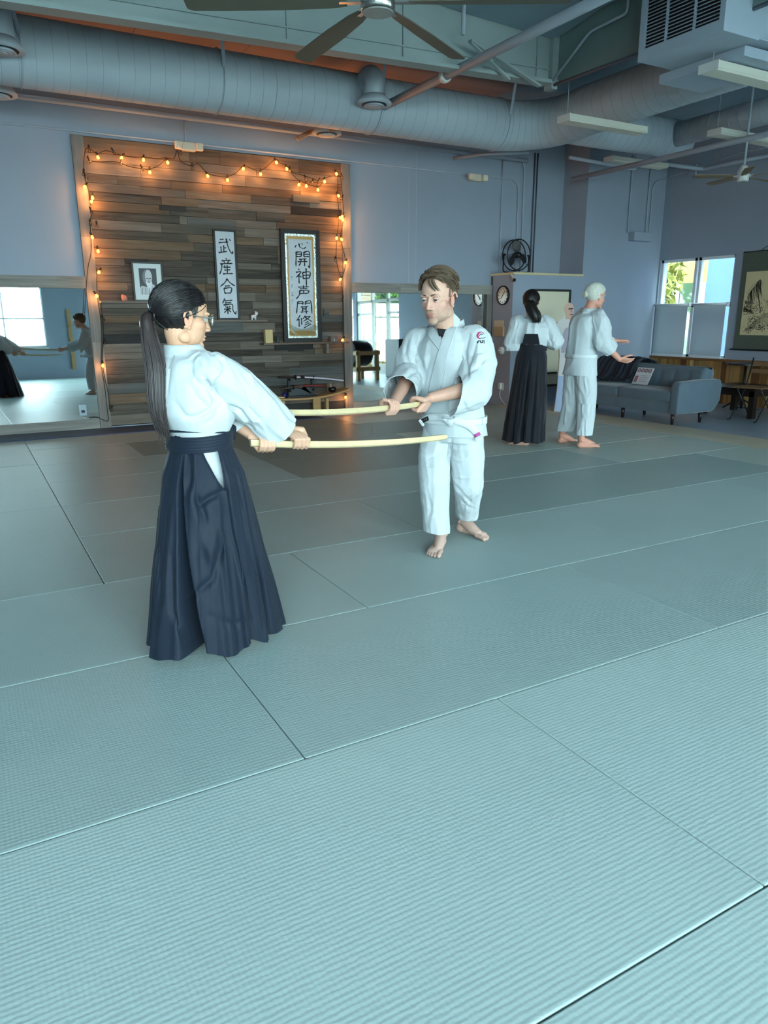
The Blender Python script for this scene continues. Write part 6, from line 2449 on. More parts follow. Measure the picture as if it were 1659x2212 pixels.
foot(mb, anR, (2.225-2.43, 3.39-3.595), 1, 1.06, knR)
foot(mb, anL, (2.775-2.742, 3.57-3.768), -1, 1.06, knL)
Vf, Ff = remesh(mb, 0.003, 3)
hipR, hipL = P(952, 930, 0.02), P(1003, 930, 0.08)
mb = MB()
chest = P(966, 795, 0.10)
pelv = P(978, 912, 0.05)
torso_loft(mb, [(pelv, 0.15, 0.11), (P(972, 870, 0.07), 0.135, 0.105), (chest, 0.14, 0.105), (P(967, 752, 0.12), 0.13, 0.095), (P(968, 728, 0.13), 0.08, 0.075)], Lm, Fm)
for s_, h_, k_ in ((shR, elR, 0.045), (shL, elL, 0.046)):
    chain(mb, [s_, h_], [0.045, k_*0.9], 14)
for h_, k_ in ((hipR, knR), (hipL, knL)):
    chain(mb, [h_, k_], [0.08, 0.052], 14)
Vt, Ft = remesh(mb, 0.009, 3)
parts = [(Vh, Fh), (Vr, Fr), (Vl, Fl), (Vf, Ff), (Vt, Ft)]
Vb, Fb = join(*parts)
sk = np.array(S((206, 166, 148)))
hand_c = np.array(S((204, 158, 138)))
Cb = np.vstack([Ch, np.tile(hand_c, (len(Vr), 1)), np.tile(hand_c, (len(Vl), 1)), np.tile(np.array(S((198, 164, 150))), (len(Vf), 1)), np.tile(sk, (len(Vt), 1))])
skin_obj('body', Vb, Fb, m_skin, man, colors=Cb)
m_lid = M('eyelid_skin', (214, 172, 156), 0.55, 0.3)
eyes(hf, man, (62, 50, 40), (0.12, 1, -0.12), (92, 70, 52), m_lid, 0.0046, 0.0)
# jacket
rows = [(P(982, 944, 0.04), 0.198, 0.158), (P(980, 905, 0.05), 0.190, 0.146), (P(975, 868, 0.07), 0.188, 0.142), (P(970, 820, 0.09), 0.200, 0.150), (P(967, 775, 0.11), 0.198, 0.148), (P(967, 742, 0.125), 0.178, 0.128), (P(968, 722, 0.13), 0.125, 0.10), (P(969, 706, 0.12), 0.085, 0.082)]
mb = MB()
torso_loft(mb, rows, Lm, Fm)
cuR, cuL = elR+(wR2-elR)*0.62, elL+(wL2-elL)*0.42+np.array([0, 0, -0.02])
slR = [shR, P(891, 780, 0.04), elR, cuR+norm(cuR-elR)*0.05]
slL = [shL, P(1036, 785, 0.26), elL+np.array([0, 0, -0.01]), cuL+norm(cuL-elL)*0.05]
chain(mb, slR, [0.086, 0.088, 0.088, 0.084], 20)
chain(mb, slL, [0.088, 0.092, 0.098, 0.092], 20)
chain(mb, [P(930, 738, 0.07), shR], [0.075, 0.088], 18)
chain(mb, [P(1000, 735, 0.16), shL], [0.075, 0.090], 18)
Vj, Fj = remesh(mb, 0.0055, 8)
N = normals(Vj, Fj)
Vj = limb_folds(Vj, N, slR, 0.10, 0.010, 16, 8, 3, 0.55)
Vj = limb_folds(Vj, N, slL, 0.11, 0.010, 15, 8, 9, 0.5)
q = (Vj-chest)@np.array([Lm, Fm, (0, 0, 1)]).T
Vj = Vj+N*((0.008*(1-1.6*np.abs(2*vnoise(np.stack([q[:, 0]*9, q[:, 1]*6, q[:, 2]*3.2+q[:, 0]*4], 1), 4)-1)))[:, None])
N = normals(Vj, Fj)
Vj = creases(Vj, N, [
    (((1014, 722), (1004, 760), (1008, 800), (1012, 815)), -12, 4), (((1030, 738), (1018, 775), (1006, 800), (1000, 808)), -10, 4), (((1000, 808), (1030, 795), (1048, 775)), -9, 4.5),
    (((914, 800), (905, 770), (892, 752)), -12, 4.5), (((916, 775), (900, 768), (885, 748)), 8, 6), (((912, 800), (890, 805), (874, 818)), -9, 4), (((880, 735), (874, 765), (884, 790)), -8, 4.5),
    (((1003, 810), (980, 835), (966, 850)), -8, 4), (((960, 900), (1000, 898), (1040, 880)), -6, 4), (((930, 770), (920, 800), (915, 840)), -8, 5), (((1010, 840), (1000, 870), (1010, 890)), -7, 5)])
# open cuffs, hem and the V of the neck
cuts = [(cuR, cuR-elR, 0.125, 0.16), (cuL, cuL-elL+np.array([0, 0, 0.06]), 0.13, 0.18), (P(982, 936, 0.04), (0, 0, -1), 0.4), (P(969, 708, 0.12), (0, 0, 1), 0.13)]
Vj, Fj = cut_caps(Vj, Fj, cuts)
mbc = MB()
chain(mbc, [P(968, 730, 0.12), P(970, 700, 0.13), P(972, 655, 0.16)], [0.090, 0.080, 0.072], 20)
Vc_, Fc_ = remesh(mbc, 0.008, 2)
bvh_j = bvh_of(*join((Vj, Fj), (Vc_, Fc_)))
px = to_px(Vj[Fj].mean(1))
nf = N[Fj].mean(1)
Vpoly = [(931, 688), (984, 655), (985, 668), (957, 742), (953, 740)]
kk = in_poly(px, Vpoly) & (nf@_f < 0.1)
rowsA = surf_band(bvh_j, [(980, 676), (973, 694), (957, 733), (941, 788), (926, 846)], [(991, 690), (987, 708), (975, 745), (962, 795), (950, 850)], 34, 13, 0.010, 0.0035)
rowsB = surf_band(bvh_j, [(933, 690), (940, 706), (948, 720), (958, 740)], [(921, 712), (927, 728), (936, 740), (950, 757)], 20, 11, 0.006, 0.0035)
Vj2, Fj2 = compact(Vj, Fj[~kk])
skin_obj('gi_jacket', Vj2, Fj2, m_gi, man, solid=0.004)
ribbon('lapel', rowsB, m_gi2, man, 0.010)
ribbon('lapel', rowsA, m_gi2, man, 0.010)
# collar round the back of the neck
cc = P(970, 706, 0.10)
rows = []
for a in np.linspace(-0.25*math.pi, 1.25*math.pi, 26):
    d = Lm*math.cos(a)-Fm*math.sin(a)
    b0_ = cc+d*0.088+np.array([0, 0, -0.012])
    t0 = cc+d*0.080+np.array([0, 0, 0.035+0.012*math.sin(a)])
    rows.append([b0_+(t0-b0_)*t for t in np.linspace(0, 1, 7)])
ribbon('collar', rows, m_gi2, man, 0.010)
# black undershirt in the V
tee = [(944, 708), (966, 712), (960, 738), (952, 738)]
bvh_b = bvh_of(Vt, Ft)
rows = []
for i in range(10):
    t = i/9
    row = []
    for j in range(8):
        s_ = j/7
        x = (944+(966-944)*s_)*(1-t)+(953+(960-953)*s_)*t
        y = (709+3*s_)*(1-t)+746*t
        h_ = hit(bvh_b, (x, y), 0.012)
        row.append(h_ if h_ is not None else P(x, y, 0.24))
    rows.append(row)
ribbon('undershirt', rows, M('black_tee', (16, 17, 22), 0.8), man, 0.004)
# cuffs: stitched hems
for c, e, r in ((cuR, elR, 0.086), (cuL, elL, 0.090)):
    n_ = norm(c-e)
    E_ = Vj2[np.abs((Vj2-c)@n_) < 0.012]
# belt
def belt_ring(c, n, a, b, L, F, w, mat, parent, bvh=None, name='belt', nn=48, tilt=0.0):
    rows = []
    for k in range(nn+1):
        t = 2*math.pi*k/nn
        d = L*math.cos(t)*a+F*math.sin(t)*b
        up = np.array([0, 0, 1.0])
        o = c+d+up*tilt*math.sin(t)
        if bvh is not None:
            src = c+norm(d)*0.5
            loc, n_, i, dist = bvh.ray_cast(Vector(src+up*tilt*math.sin(t)), Vector(-norm(d)))
            if loc is not None and dist < 0.45:
                o = np.array(loc)+norm(d)*0.007
        rows.append([o-up*w/2, o-up*w*0.17, o+up*w*0.17, o+up*w/2])
    return ribbon(name, rows, mat, parent, 0.008)


m_belt = cloth_mat('white_belt', (218, 224, 226), 0.5, 380)
bvh_j2 = bvh_of(Vj2, Fj2)
bc = P(980, 904, 0.05)
belt = belt_ring(bc, None, 0.19, 0.15, Lm, Fm, 0.042, m_belt, man, bvh_j2)
kn = hit(bvh_j2, (972, 906), 0.022)
if kn is None:
    kn = bc+Fm*0.16
mb = MB()
mb.ell(kn, (0.034, 0.018, 0.026), np.array([Lm, Fm, (0, 0, 1)]), 16, 10)
mb.bar(kn-Lm*0.03+np.array([0, 0, 0.014]), kn+Lm*0.025+np.array([0, 0, -0.02]), 0.012, 0.042)
mb.build('belt_knot', m_belt, belt, smooth=True)


def tail(pxs, d0, name='belt_tail', w=0.042, off=0.014, bvh=bvh_j2, fall=0.17):
    rows = []
    C_ = smooth_path([(x, y, 0) for x, y in pxs], 14)[:, :2]
    prev = None
    for i, q_ in enumerate(C_):
        h_ = hit(bvh, q_, off)
        c_ = h_ if h_ is not None else (P(q_[0], q_[1], d0))
        if prev is not None and np.linalg.norm(c_-prev) > 0.06:
            c_ = P(q_[0], q_[1], d0)
        prev = c_
        t_ = C_[min(i+1, 14)]-C_[max(i-1, 0)]
        n_ = norm([-t_[1], t_[0]])
        sd_ = mb_.r*n_[0]-np.array([0, 0, 1.0])*n_[1]
        rows.append([c_+sd_*w*k for k in (-0.5, -0.17, 0.17, 0.5)])
    return ribbon(name, rows, m_belt, belt, 0.007), rows


tl1, r1 = tail([(978, 908), (955, 900), (935, 900), (922, 905), (908, 915)], 0.24)
tl2, r2 = tail([(980, 906), (1000, 912), (1016, 922), (1026, 935), (1034, 952)], 0.24)
# label on the tail near the hands, pink stripe on the other


def tail_patch(name, rows, i0, i1, j0, j1, mat, off=0.006):
    rr2 = []
    for i in np.linspace(i0, i1, 6):
        k = int(i)
        f_ = i-k
        a = [np.array(p) for p in rows[min(k, len(rows)-1)]]
        b = [np.array(p) for p in rows[min(k+1, len(rows)-1)]]
        A_ = a[0]*(1-f_)+b[0]*f_
        B_ = a[-1]*(1-f_)+b[-1]*f_
        nrm = norm(np.cross(B_-A_, b[0]-a[0]+1e-6))
        if nrm@_f > 0:
            nrm = -nrm
        rr2.append([A_*(1-t)+B_*t+nrm*off for t in (j0, (j0+j1)/2, j1)])
    return ribbon(name, rr2, mat, belt, 0.001)


tail_patch('belt_label', r1, 8, 13.2, 0.2, 0.8, M('label_black', (26, 20, 26), 0.6))
for i in range(4):
    tail_patch('label_stitching', r1, 9+i*0.9, 9.35+i*0.9, 0.42, 0.62, M('label_silver', (170, 172, 176), 0.5), 0.0075)
tail_patch('belt_stripe', r2, 10.5, 12.3, 0.05, 0.95, M('stripe_magenta', (176, 76, 140), 0.6))
# trousers
hmR, hmL = anR-mb_.r*0.022+np.array([0, 0, 0.015]), anL+mb_.r*0.010+np.array([0, 0, 0.02])
lgR = [hipR, P(938, 985, 0.07), knR, 0.45*knR+0.55*hmR, hmR]
lgL = [hipL, P(1009, 985, 0.07), knL, 0.45*knL+0.55*hmL, hmL]
mb = MB()
chain(mb, lgR, [0.105, 0.096, 0.086, 0.078, 0.078], 20)
chain(mb, lgL, [0.108, 0.100, 0.086, 0.074, 0.068], 20)
torso_loft(mb, [(P(980, 950, 0.05), 0.165, 0.125), (P(979, 905, 0.05), 0.165, 0.125)], Lm, Fm)
Vp, Fp = remesh(mb, 0.0055, 8)
N = normals(Vp, Fp)
Vp = limb_folds(Vp, N, lgR, 0.10, 0.008, 15, 8, 21, 0.5)
Vp = limb_folds(Vp, N, lgL, 0.10, 0.009, 18, 8, 27, 0.6)
N = normals(Vp, Fp)
Vp = creases(Vp, N, [(((908, 1008), (925, 1012), (945, 1008), (962, 1000)), 5, 2.5), (((978, 1028), (1000, 1033), (1036, 1030)), 5, 2.5), (((968, 960), (940, 985), (915, 990)), -9, 4), (((985, 1050), (1005, 1075), (1022, 1090)), -9, 4), (((988, 1070), (1008, 1095), (1026, 1100)), -8, 4),
                       (((925, 1050), (930, 1100), (920, 1140)), -6, 5), (((950, 1060), (945, 1110), (955, 1150)), -6, 5), (((975, 950), (972, 980), (968, 1000)), -10, 4)])
Vp, Fp = cut_caps(Vp, Fp, [(hmR, norm((0.0, 0, -1.0)-mb_.r*0.10), 0.13), (hmL, norm((0, 0, -1.0)-mb_.r*0.12), 0.12)])
Vp, Fp = compact(Vp, Fp)
skin_obj('gi_trousers', Vp, Fp, m_gi, man, solid=0.004)
# sleeve mark: red swoosh circle, peak and lettering
def decal(name, polys, mat, bvh, parent, off=0.0025):
    mb = MB()
    for poly in polys:
        pts = [hit(bvh, p_, off) for p_ in poly]
        if any(p_ is None for p_ in pts):
            continue
        k = len(mb.v)
        mb.v += [tuple(p_) for p_ in pts]
        mb.f.append(tuple(range(k, k+len(pts))))
    if mb.f:
        o = mb.build(name, mat, parent)
        return o


def strip(pts, w0):
    out = []
    P_ = smooth_path([(x, y, 0) for x, y in pts], 6*(len(pts)-1))[:, :2]
    w_ = np.interp(np.linspace(0, 1, len(P_)), np.linspace(0, 1, len(w0)), w0)
    for i in range(len(P_)-1):
        t = norm(np.r_[P_[i+1]-P_[i], 0])[:2]
        n_ = np.array([-t[1], t[0]])
        out.append([P_[i]+n_*w_[i]/2, P_[i+1]+n_*w_[i+1]/2, P_[i+1]-n_*w_[i+1]/2, P_[i]-n_*w_[i]/2])
    return out


def zl(L):
    return [(1015+x/33.18, 700+y/33.18) for x, y in L]


jk = [c for c in man.children if c.name.startswith('gi_jacket')][0]
decal('sleeve_emblem_ring', strip(zl([(650, 1040), (560, 960), (540, 800), (640, 650), (810, 590), (940, 640), (1030, 760)]), (3, 3.6, 4.2, 3.2, 1.6, 1.2, 0.6)), M('emblem_red', (176, 44, 92), 0.6), bvh_j2, jk)
decal('sleeve_emblem_peak', strip(zl([(600, 920), (740, 770), (830, 740), (930, 790)]), (1, 1.6, 2.0, 1)) + strip(zl([(640, 1060), (850, 1035), (1010, 1010), (1090, 940)]), (1.6, 1.3, 1.3, 1)), M('emblem_dark', (16, 36, 44), 0.6), bvh_j2, jk)
decal('sleeve_lettering', strip(zl([(560, 1400), (530, 1290)]), (2.4, 2.4)) + strip(zl([(530, 1290), (660, 1200)]), (2.2, 2.2)) + strip(zl([(560, 1340), (620, 1310)]), (1.8, 1.8)) +
      strip(zl([(720, 1180), (750, 1330), (830, 1350), (910, 1310), (890, 1170)]), (2.2, 2.2, 2, 2.2, 2.2)) + strip(zl([(990, 1160), (1010, 1300), (1010, 1430)]), (1.6, 1.4, 1.0)), M('emblem_dark', (16, 36, 44), 0.6), bvh_j2, jk)
# hair: short, brown, side-swept
m_hairb = M('brown_hair', (96, 79, 62), 0.5, 0.35, var=0.25, vscale=60)


def keep_man(l, f, u):
    if f > 0.040:
        return u > 0.092-0.35*max(0, abs(l)-0.030)
    if f > 0.008:
        return u > 0.052-0.4*(abs(l)-0.06)
    return u > -0.002+(0.0 if f > -0.02 else -0.060*min(1, (-0.02-f)/0.05))


v, f = hair_cap(hf, keep_man, grow=0.002)
hair = mesh_obj('hair', v, f, m_hairb, man, smooth=True)
L = []
rh = random.Random(5)
for k in range(900):
    # combed from the right-hand parting over the crown and back
    th = rh.uniform(0, 2*math.pi)
    el = rh.uniform(0.02, 1.5)
    d0 = np.array([math.cos(th)*math.cos(el), math.sin(th)*math.cos(el), math.sin(el)])
    p0 = np.array((0, -0.014, 0.036))+d0*np.array((0.08, 0.1, 0.09))
    if not keep_man(*p0):
        continue
    sweep = np.array([0.9 if d0[0] > -0.35 else -0.5, -0.55, -0.35])
    d1 = norm(d0+sweep*rh.uniform(0.35, 0.65))
    o_ = 0.004+0.008*rh.random()+(0.012 if d0[2] > 0.55 else 0.0)
    L.append(slerp_path(hf, d0, d1, 7, o_, o_*0.7+0.002, 0.004))
for k in range(110):   # front hair lifted and swept across to the left
    x = rh.uniform(-0.045, 0.030)
    z0_ = 0.094+0.012*rh.random()
    a = hf.w(x, 0.062+0.012*rh.random(), z0_-0.25*max(0, abs(x)-0.03))
    L.append(smooth_path([a, hf.w(x+0.014, 0.080, 0.106+0.012*rh.random()), hf.w(x+0.040, 0.070, 0.104), hf.w(x+0.064, 0.045, 0.088-0.02*rh.random())], 8))
for k in range(9):   # a few loose locks on the forehead
    x = 0.004+0.004*k+rh.gauss(0, 0.002)
    L.append(smooth_path([hf.w(x-0.012, 0.078, 0.100), hf.w(x-0.004, 0.094, 0.084), hf.w(x+0.010, 0.0975, 0.062), hf.w(x+0.026, 0.092, 0.038+0.006*rh.random())], 8))
for k in range(40):
    y0 = rh.uniform(-0.01, 0.045)
    L.append(smooth_path([hf.w(-0.045-0.01*rh.random(), y0+0.016, 0.094), hf.w(-0.066, y0+0.018, 0.080), hf.w(-0.075, y0+0.012, 0.058), hf.w(-0.076, y0+0.006, 0.038)], 6))
for s_ in (-1, 1):    # sideburns
    for k in range(14):
        y0 = rh.uniform(0.006, 0.018)
        L.append(smooth_path([hf.w(s_*0.0705, y0, 0.045), hf.w(s_*0.0712, y0+0.002, 0.026), hf.w(s_*0.0700, y0+0.005, 0.006)], 5))
strands_obj('hair_strands', L, 0.0024*1.16, m_hairb, hair)
# ------------------------------------------------------------------ the woman in front
gb = Body((0.81, 2.98))
P = gb.p
Fg = norm((0.933, 0.36, 0))
Lg = np.cross((0, 0, 1), Fg)
girl = thing('person', 'woman with a long dark ponytail and glasses in white jacket and navy hakama', 'person', (0.82, 2.98, 0))
butt = P(541, 956, -0.04)
tip = CAM_O+ray(966, 944)*3.52
bk1, bt1, bu1, bs1 = bokken('pale wooden sword held by the woman, its tip before the belt of the man', butt, tip, (0, 0, 1), curve=0.02)
gR, gL = along(butt, tip, 646), along(butt, tip, 574)
wrR, wrL = P(622, 925, -0.10), P(538, 935, -0.10)
elR, elL = P(548, 874, -0.02), P(468, 885, -0.16)
shR, shL = P(456, 806, 0.11), P(376, 800, -0.12)
hf = Frame(P(394, 686, 0.0), norm(Fg+0.26*np.cross(Fg, (0, 0, 1))+np.array([0, 0, -0.10])), (0, 0, 1), 1.06)
Vh, Fh = head_mesh(hf, 0.0026, P(398, 768, -0.02), jaw=0.94, slim=0.97, nose=0.965, nk_r=0.86)
Ch = head_tone(hf, Vh, (208, 162, 132), (176, 108, 98), (206, 136, 112))
mb = MB()
w2 = gR+norm(wrR-gR)*0.070
grip_hand(mb, gR, bt1, w2, 1, s=0.95)
chain(mb, [w2, w2+(elR-w2)*0.4, elR], [0.025, 0.031, 0.038], 18)
Vr, Fr = remesh(mb, 0.0024, 3)
mb = MB()
w2 = gL+norm(wrL-gL)*0.070
grip_hand(mb, gL, bt1, w2, -1, s=0.95)
chain(mb, [w2, w2+(elL-w2)*0.4, elL], [0.025, 0.031, 0.038], 18)
Vl, Fl = remesh(mb, 0.0026, 3)
mb = MB()
torso_loft(mb, [(P(432, 940, 0), 0.105, 0.085), (P(415, 850, 0), 0.115, 0.085), (P(404, 790, 0), 0.125, 0.08), (P(399, 765, -0.01), 0.07, 0.06)], Lg, Fg)
chain(mb, [shR, elR], [0.045, 0.036], 12)
chain(mb, [shL, elL], [0.045, 0.036], 12)
hips = P(440, 985, 0)
kR, kL = np.array([0.88, 2.90, 0.42]), np.array([0.78, 3.05, 0.42])
aR, aL = np.array([0.92, 2.90, 0.09]), np.array([0.74, 3.05, 0.09])
chain(mb, [hips-Lg*0.05, kR], [0.065, 0.05], 12)
chain(mb, [hips+Lg*0.05, kL], [0.065, 0.05], 12)
foot(mb, aR, Fg, 1, 0.92, kR)
foot(mb, aL, Fg, -1, 0.92, kL)
Vt, Ft = remesh(mb, 0.008, 3)
Vb, Fb = join((Vh, Fh), (Vr, Fr), (Vl, Fl), (Vt, Ft))
hc = np.array(S((208, 164, 138)))
Cb = np.vstack([Ch]+[np.tile(hc, (len(v), 1)) for v in (Vr, Vl, Vt)])
skin_obj('body', Vb, Fb, m_skin, girl, colors=Cb)
eyes(hf, girl, (40, 30, 26), (0, 1, -0.1), (40, 32, 30), M('eyelid_skin2', (212, 168, 142), 0.55, 0.3), 0.0024)
# jacket
rows = [(P(432, 948, 0), 0.118, 0.098), (P(430, 925, 0), 0.128, 0.105), (P(421, 893, 0), 0.160, 0.132), (P(414, 855, 0), 0.170, 0.134), (P(408, 815, 0), 0.166, 0.122), (P(403, 785, 0), 0.145, 0.106), (P(399, 765, -0.01), 0.098, 0.084), (P(396, 748, -0.01), 0.070, 0.068)]
mb = MB()
torso_loft(mb, rows, Lg, Fg)
cuR, cuL = P(602, 926, -0.10), P(508, 935, -0.14)
slR = [shR, P(508, 838, 0.05), elR, cuR+norm(cuR-elR)*0.03]
slL = [shL, P(420, 845, -0.16), elL, cuL+norm(cuL-elL)*0.03]
chain(mb, slR, [0.074, 0.082, 0.080, 0.068], 20)
chain(mb, slL, [0.082, 0.082, 0.074, 0.066], 20)
chain(mb, [P(420, 792, 0.05), shR], [0.066, 0.074], 16)
chain(mb, [P(385, 786, -0.06), shL], [0.070, 0.080], 16)
Vj, Fj = remesh(mb, 0.0045, 8)
N = normals(Vj, Fj)
Vj = limb_folds(Vj, N, slR, 0.09, 0.012, 15, 8, 43, 0.3)
Vj = limb_folds(Vj, N, slL, 0.09, 0.007, 15, 8, 49, 0.5)
c0_ = P(414, 855, 0)
q = (Vj-c0_)@np.array([Lg, Fg, (0, 0, 1)]).T
w_ = np.clip((0.10-q[:, 2])/0.12, 0.25, 1)
Vj = Vj+N*((0.014*w_*(1-1.7*np.abs(2*vnoise(np.stack([q[:, 0]*11, q[:, 1]*11, q[:, 2]*4.0], 1), 14)-1)))[:, None])
N = normals(Vj, Fj)
Vj = creases(Vj, N, [(((470, 862), (455, 885), (430, 900), (400, 905)), -16, 6), (((478, 870), (462, 905), (440, 918)), -8, 6), (((440, 815), (452, 840), (465, 865)), -14, 6), (((410, 830), (425, 860), (450, 880)), -13, 6), (((497, 878), (520, 890), (545, 925)), -16, 5), (((530, 840), (540, 865), (535, 880), (560, 905)), -10, 4),
                       (((470, 820), (462, 840), (468, 862)), -15, 4), (((490, 800), (475, 815), (463, 830)), -9, 3), (((560, 905), (575, 925), (585, 945)), -7, 4), (((370, 760), (366, 800), (362, 850)), -5, 3), (((380, 870), (395, 895), (420, 910)), -7, 6)])
cuts = [(cuR, cuR-elR, 0.10, 0.12), (cuL, cuL-elL, 0.09, 0.12), (P(396, 752, -0.01), (0, 0, 1), 0.12)]
Vj, Fj = cut_caps(Vj, Fj, cuts)
Vj, Fj = compact(Vj, Fj)
skin_obj('gi_jacket', Vj, Fj, m_gi, girl, solid=0.003)
cc = P(395, 761, 0.0)
rows = []
for a in np.linspace(-0.30*math.pi, 1.30*math.pi, 30):
    d = Lg*math.cos(a)-Fg*math.sin(a)
    b0_ = cc+d*np.array([0.080]*3)+np.array([0, 0, -0.022-0.030*max(0, -math.sin(a))])+Fg*0.06*max(0, -math.sin(a))
    t0 = cc+d*0.068+np.array([0, 0, 0.030])
    rows.append([b0_+(t0-b0_)*t for t in np.linspace(0, 1, 7)])
ribbon('collar', rows, m_gi2, girl, 0.008)
# cord necklace end hanging on the back
bvh_g = bvh_of(Vj, Fj)
pts = [hit(bvh_g, p_, 0.004) for p_ in ((363, 735), (372, 745), (386, 752), (378, 770), (370, 790), (366, 797))]
pts = [p_ for p_ in pts if p_ is not None]
if len(pts) > 3:
    MB().tube(smooth_path(pts, 20), 0.0015, 6).build('necklace_cord', M('cord_grey', (150, 158, 150), 0.6), girl, smooth=True)


def hakama(parent, top, bot, L, F, at, ab, z1, mat, groove=(), steps=(), seed=0, nth=220, nt=120, slit=None, hemwave=0.02, name='hakama', pleat=0.010):
    """pleated divided skirt: polar loft between waist and hem; groove/steps are (centre deg, half width deg, depth m, start t, drift deg)"""
    V = np.zeros((nt+1, nth, 3))
    TH = np.linspace(0, 360, nth, endpoint=False)
    for i in range(nt+1):
        t = i/nt
        a = np.interp(t, [k[0] for k in at], [k[1] for k in at])
        b = np.interp(t, [k[0] for k in ab], [k[1] for k in ab])
        c = top+(bot-top)*t
        th = np.radians(TH)
        r = 1.0/np.sqrt((np.cos(th)/a)**2+(np.sin(th)/b)**2)
        for cen, hw, dep, t0, dr in groove:
            e = np.clip((t-t0)/(1-t0), 0, 1)
            dl = np.abs((TH-(cen+dr*e)+180) % 360-180)
            hwe = hw*(0.25+0.75*e)
            r = r-np.minimum(dep, 0.75*r)*(e**0.7)*np.clip((hwe-dl)/(hwe*0.35), 0, 1)
        for cen, wd, dep, t0, dr in steps:
            e = np.clip((t-t0)/0.15, 0, 1)
            dl = (TH-(cen+dr*t)+180) % 360-180
            r = r+dep*e*np.where((dl > 0) & (dl < wd), 1-dl/wd, 0)
        n_ = vnoise(np.stack([np.cos(th)*4.2+seed, np.sin(th)*4.2, np.full(nth, t*2.2)], 1), seed)
        n2 = vnoise(np.stack([np.cos(th)*11+seed, np.sin(th)*11, np.full(nth, t*1.2)], 1), seed+3)
        r = r+pleat*t**0.6*(1-1.7*np.abs(2*n_-1))*2.2+pleat*0.7*t**0.8*(1-1.6*np.abs(2*n2-1))
        zz = np.full(nth, c[2]) if t < 0.999 else np.full(nth, c[2])
        hw = hemwave*t**6*(vnoise(np.stack([np.cos(th)*3, np.sin(th)*3, np.zeros(nth)], 1), seed+8)-0.3)
        V[i] = c[None]+np.outer(r*np.cos(th), L)+np.outer(r*np.sin(th), F)
        V[i][:, 2] = np.maximum(V[i][:, 2]+hw, 0.004)
    idx = np.arange((nt+1)*nth).reshape(nt+1, nth)
    Fq = np.stack([idx[:-1], np.roll(idx, -1, 1)[:-1], np.roll(idx, -1, 1)[1:], idx[1:]], -1).reshape(-1, 4)
    Vv = V.reshape(-1, 3)
    return Vv, Fq


top = P(430, 928, 0.0)
bot = np.array([0.835, 2.975, 0.012])
Vk, Fk = hakama(girl, top, bot, Lg, Fg, [(0, 0.128), (0.07, 0.138), (0.2, 0.172), (0.5, 0.190), (1, 0.215)], [(0, 0.104), (0.07, 0.112), (0.2, 0.162), (0.5, 0.228), (1, 0.325)], 0, m_hak,
                groove=((252, 9, 0.20, 0.05, -14), (281, 5, 0.03, 0.05, 0), (150, 6, 0.03, 0.05, 0), (120, 6, 0.03, 0.05, 0), (60, 8, 0.04, 0.1, 0), (20, 6, 0.03, 0.1, 0)),
                steps=((184, 9, 0.020, 0.02, -2), (163, 7, 0.012, 0.1, -2), (226, 10, 0.008, 0.05, 6)), seed=3, hemwave=0.06, pleat=0.007, nth=440, nt=150)
Vk = relax(Vk, Fk, 3)
Vk[:, 2] = np.maximum(Vk[:, 2], 0.004)
N = normals(Vk, Fk)
Vk = creases(Vk, N, [(((408, 980), (410, 1030), (402, 1070)), -12, 7), (((485, 1060), (455, 1075), (432, 1090), (420, 1070)), -14, 7), (((430, 1090), (440, 1110), (445, 1130)), -10, 7), (((480, 1120), (478, 1180), (460, 1250), (415, 1290)), -14, 8), (((470, 1130), (460, 1200)), 10, 12),
                       (((488, 1060), (500, 1150), (530, 1270), (548, 1390)), -12, 4), (((540, 1180), (560, 1260), (572, 1360)), -10, 6), (((410, 1070), (440, 1170), (470, 1230)), 9, 12), (((345, 1030), (335, 1150), (350, 1300)), -8, 6), (((370, 1200), (372, 1320), (400, 1395)), -12, 6), (((505, 1000), (530, 1100)), -8, 5), (((455, 1330), (500, 1350), (540, 1340)), -6, 8)])
pc = to_px(Vk[Fk].mean(1))
nf = normals(Vk, Fk)[Fk].mean(1)
slit = in_poly(pc, [(430, 958), (468, 956), (476, 985), (485, 1040), (487, 1058), (478, 1053), (453, 1010)]) & (nf@_f < 0)
Vk2, Fk2 = compact(Vk, Fk[~slit])
hk = skin_obj('hakama', Vk2, Fk2, m_hak, girl, solid=0.003)
bvh_k0 = bvh_of(Vk, Fk)
for edge in ([(430, 960), (441, 988), (453, 1010), (467, 1036), (482, 1058)], [(468, 958), (475, 985), (481, 1012), (485, 1040), (487, 1060)]):
    pts = [hit(bvh_k0, p_, 0.001) for p_ in smooth_path([(x, y, 0) for x, y in edge], 16)[:, :2]]
    pts = [p_ for p_ in pts if p_ is not None]
    MB().tube(pts, 0.0045, 8, flat=0.6).build('side_opening_hem', m_hak, girl, smooth=True)
# white trousers under it, seen in the side opening
mb = MB()
torso_loft(mb, [(np.array([0.83, 2.97, 0.40]), 0.10, 0.12), (np.array([0.82, 2.97, 0.6]), 0.145, 0.12), (P(433, 1000, 0.0), 0.143, 0.118), (P(431, 965, 0.0), 0.120, 0.096), (P(430, 930, 0), 0.105, 0.085)], Lg, Fg)
Vw, Fw = remesh(mb, 0.010, 4)
skin_obj('gi_trousers', Vw, Fw, m_gi, girl)
# ties wound round the waist: stacked bands plus a knot and the back board
bvh_k = bvh_of(Vk2, Fk2)


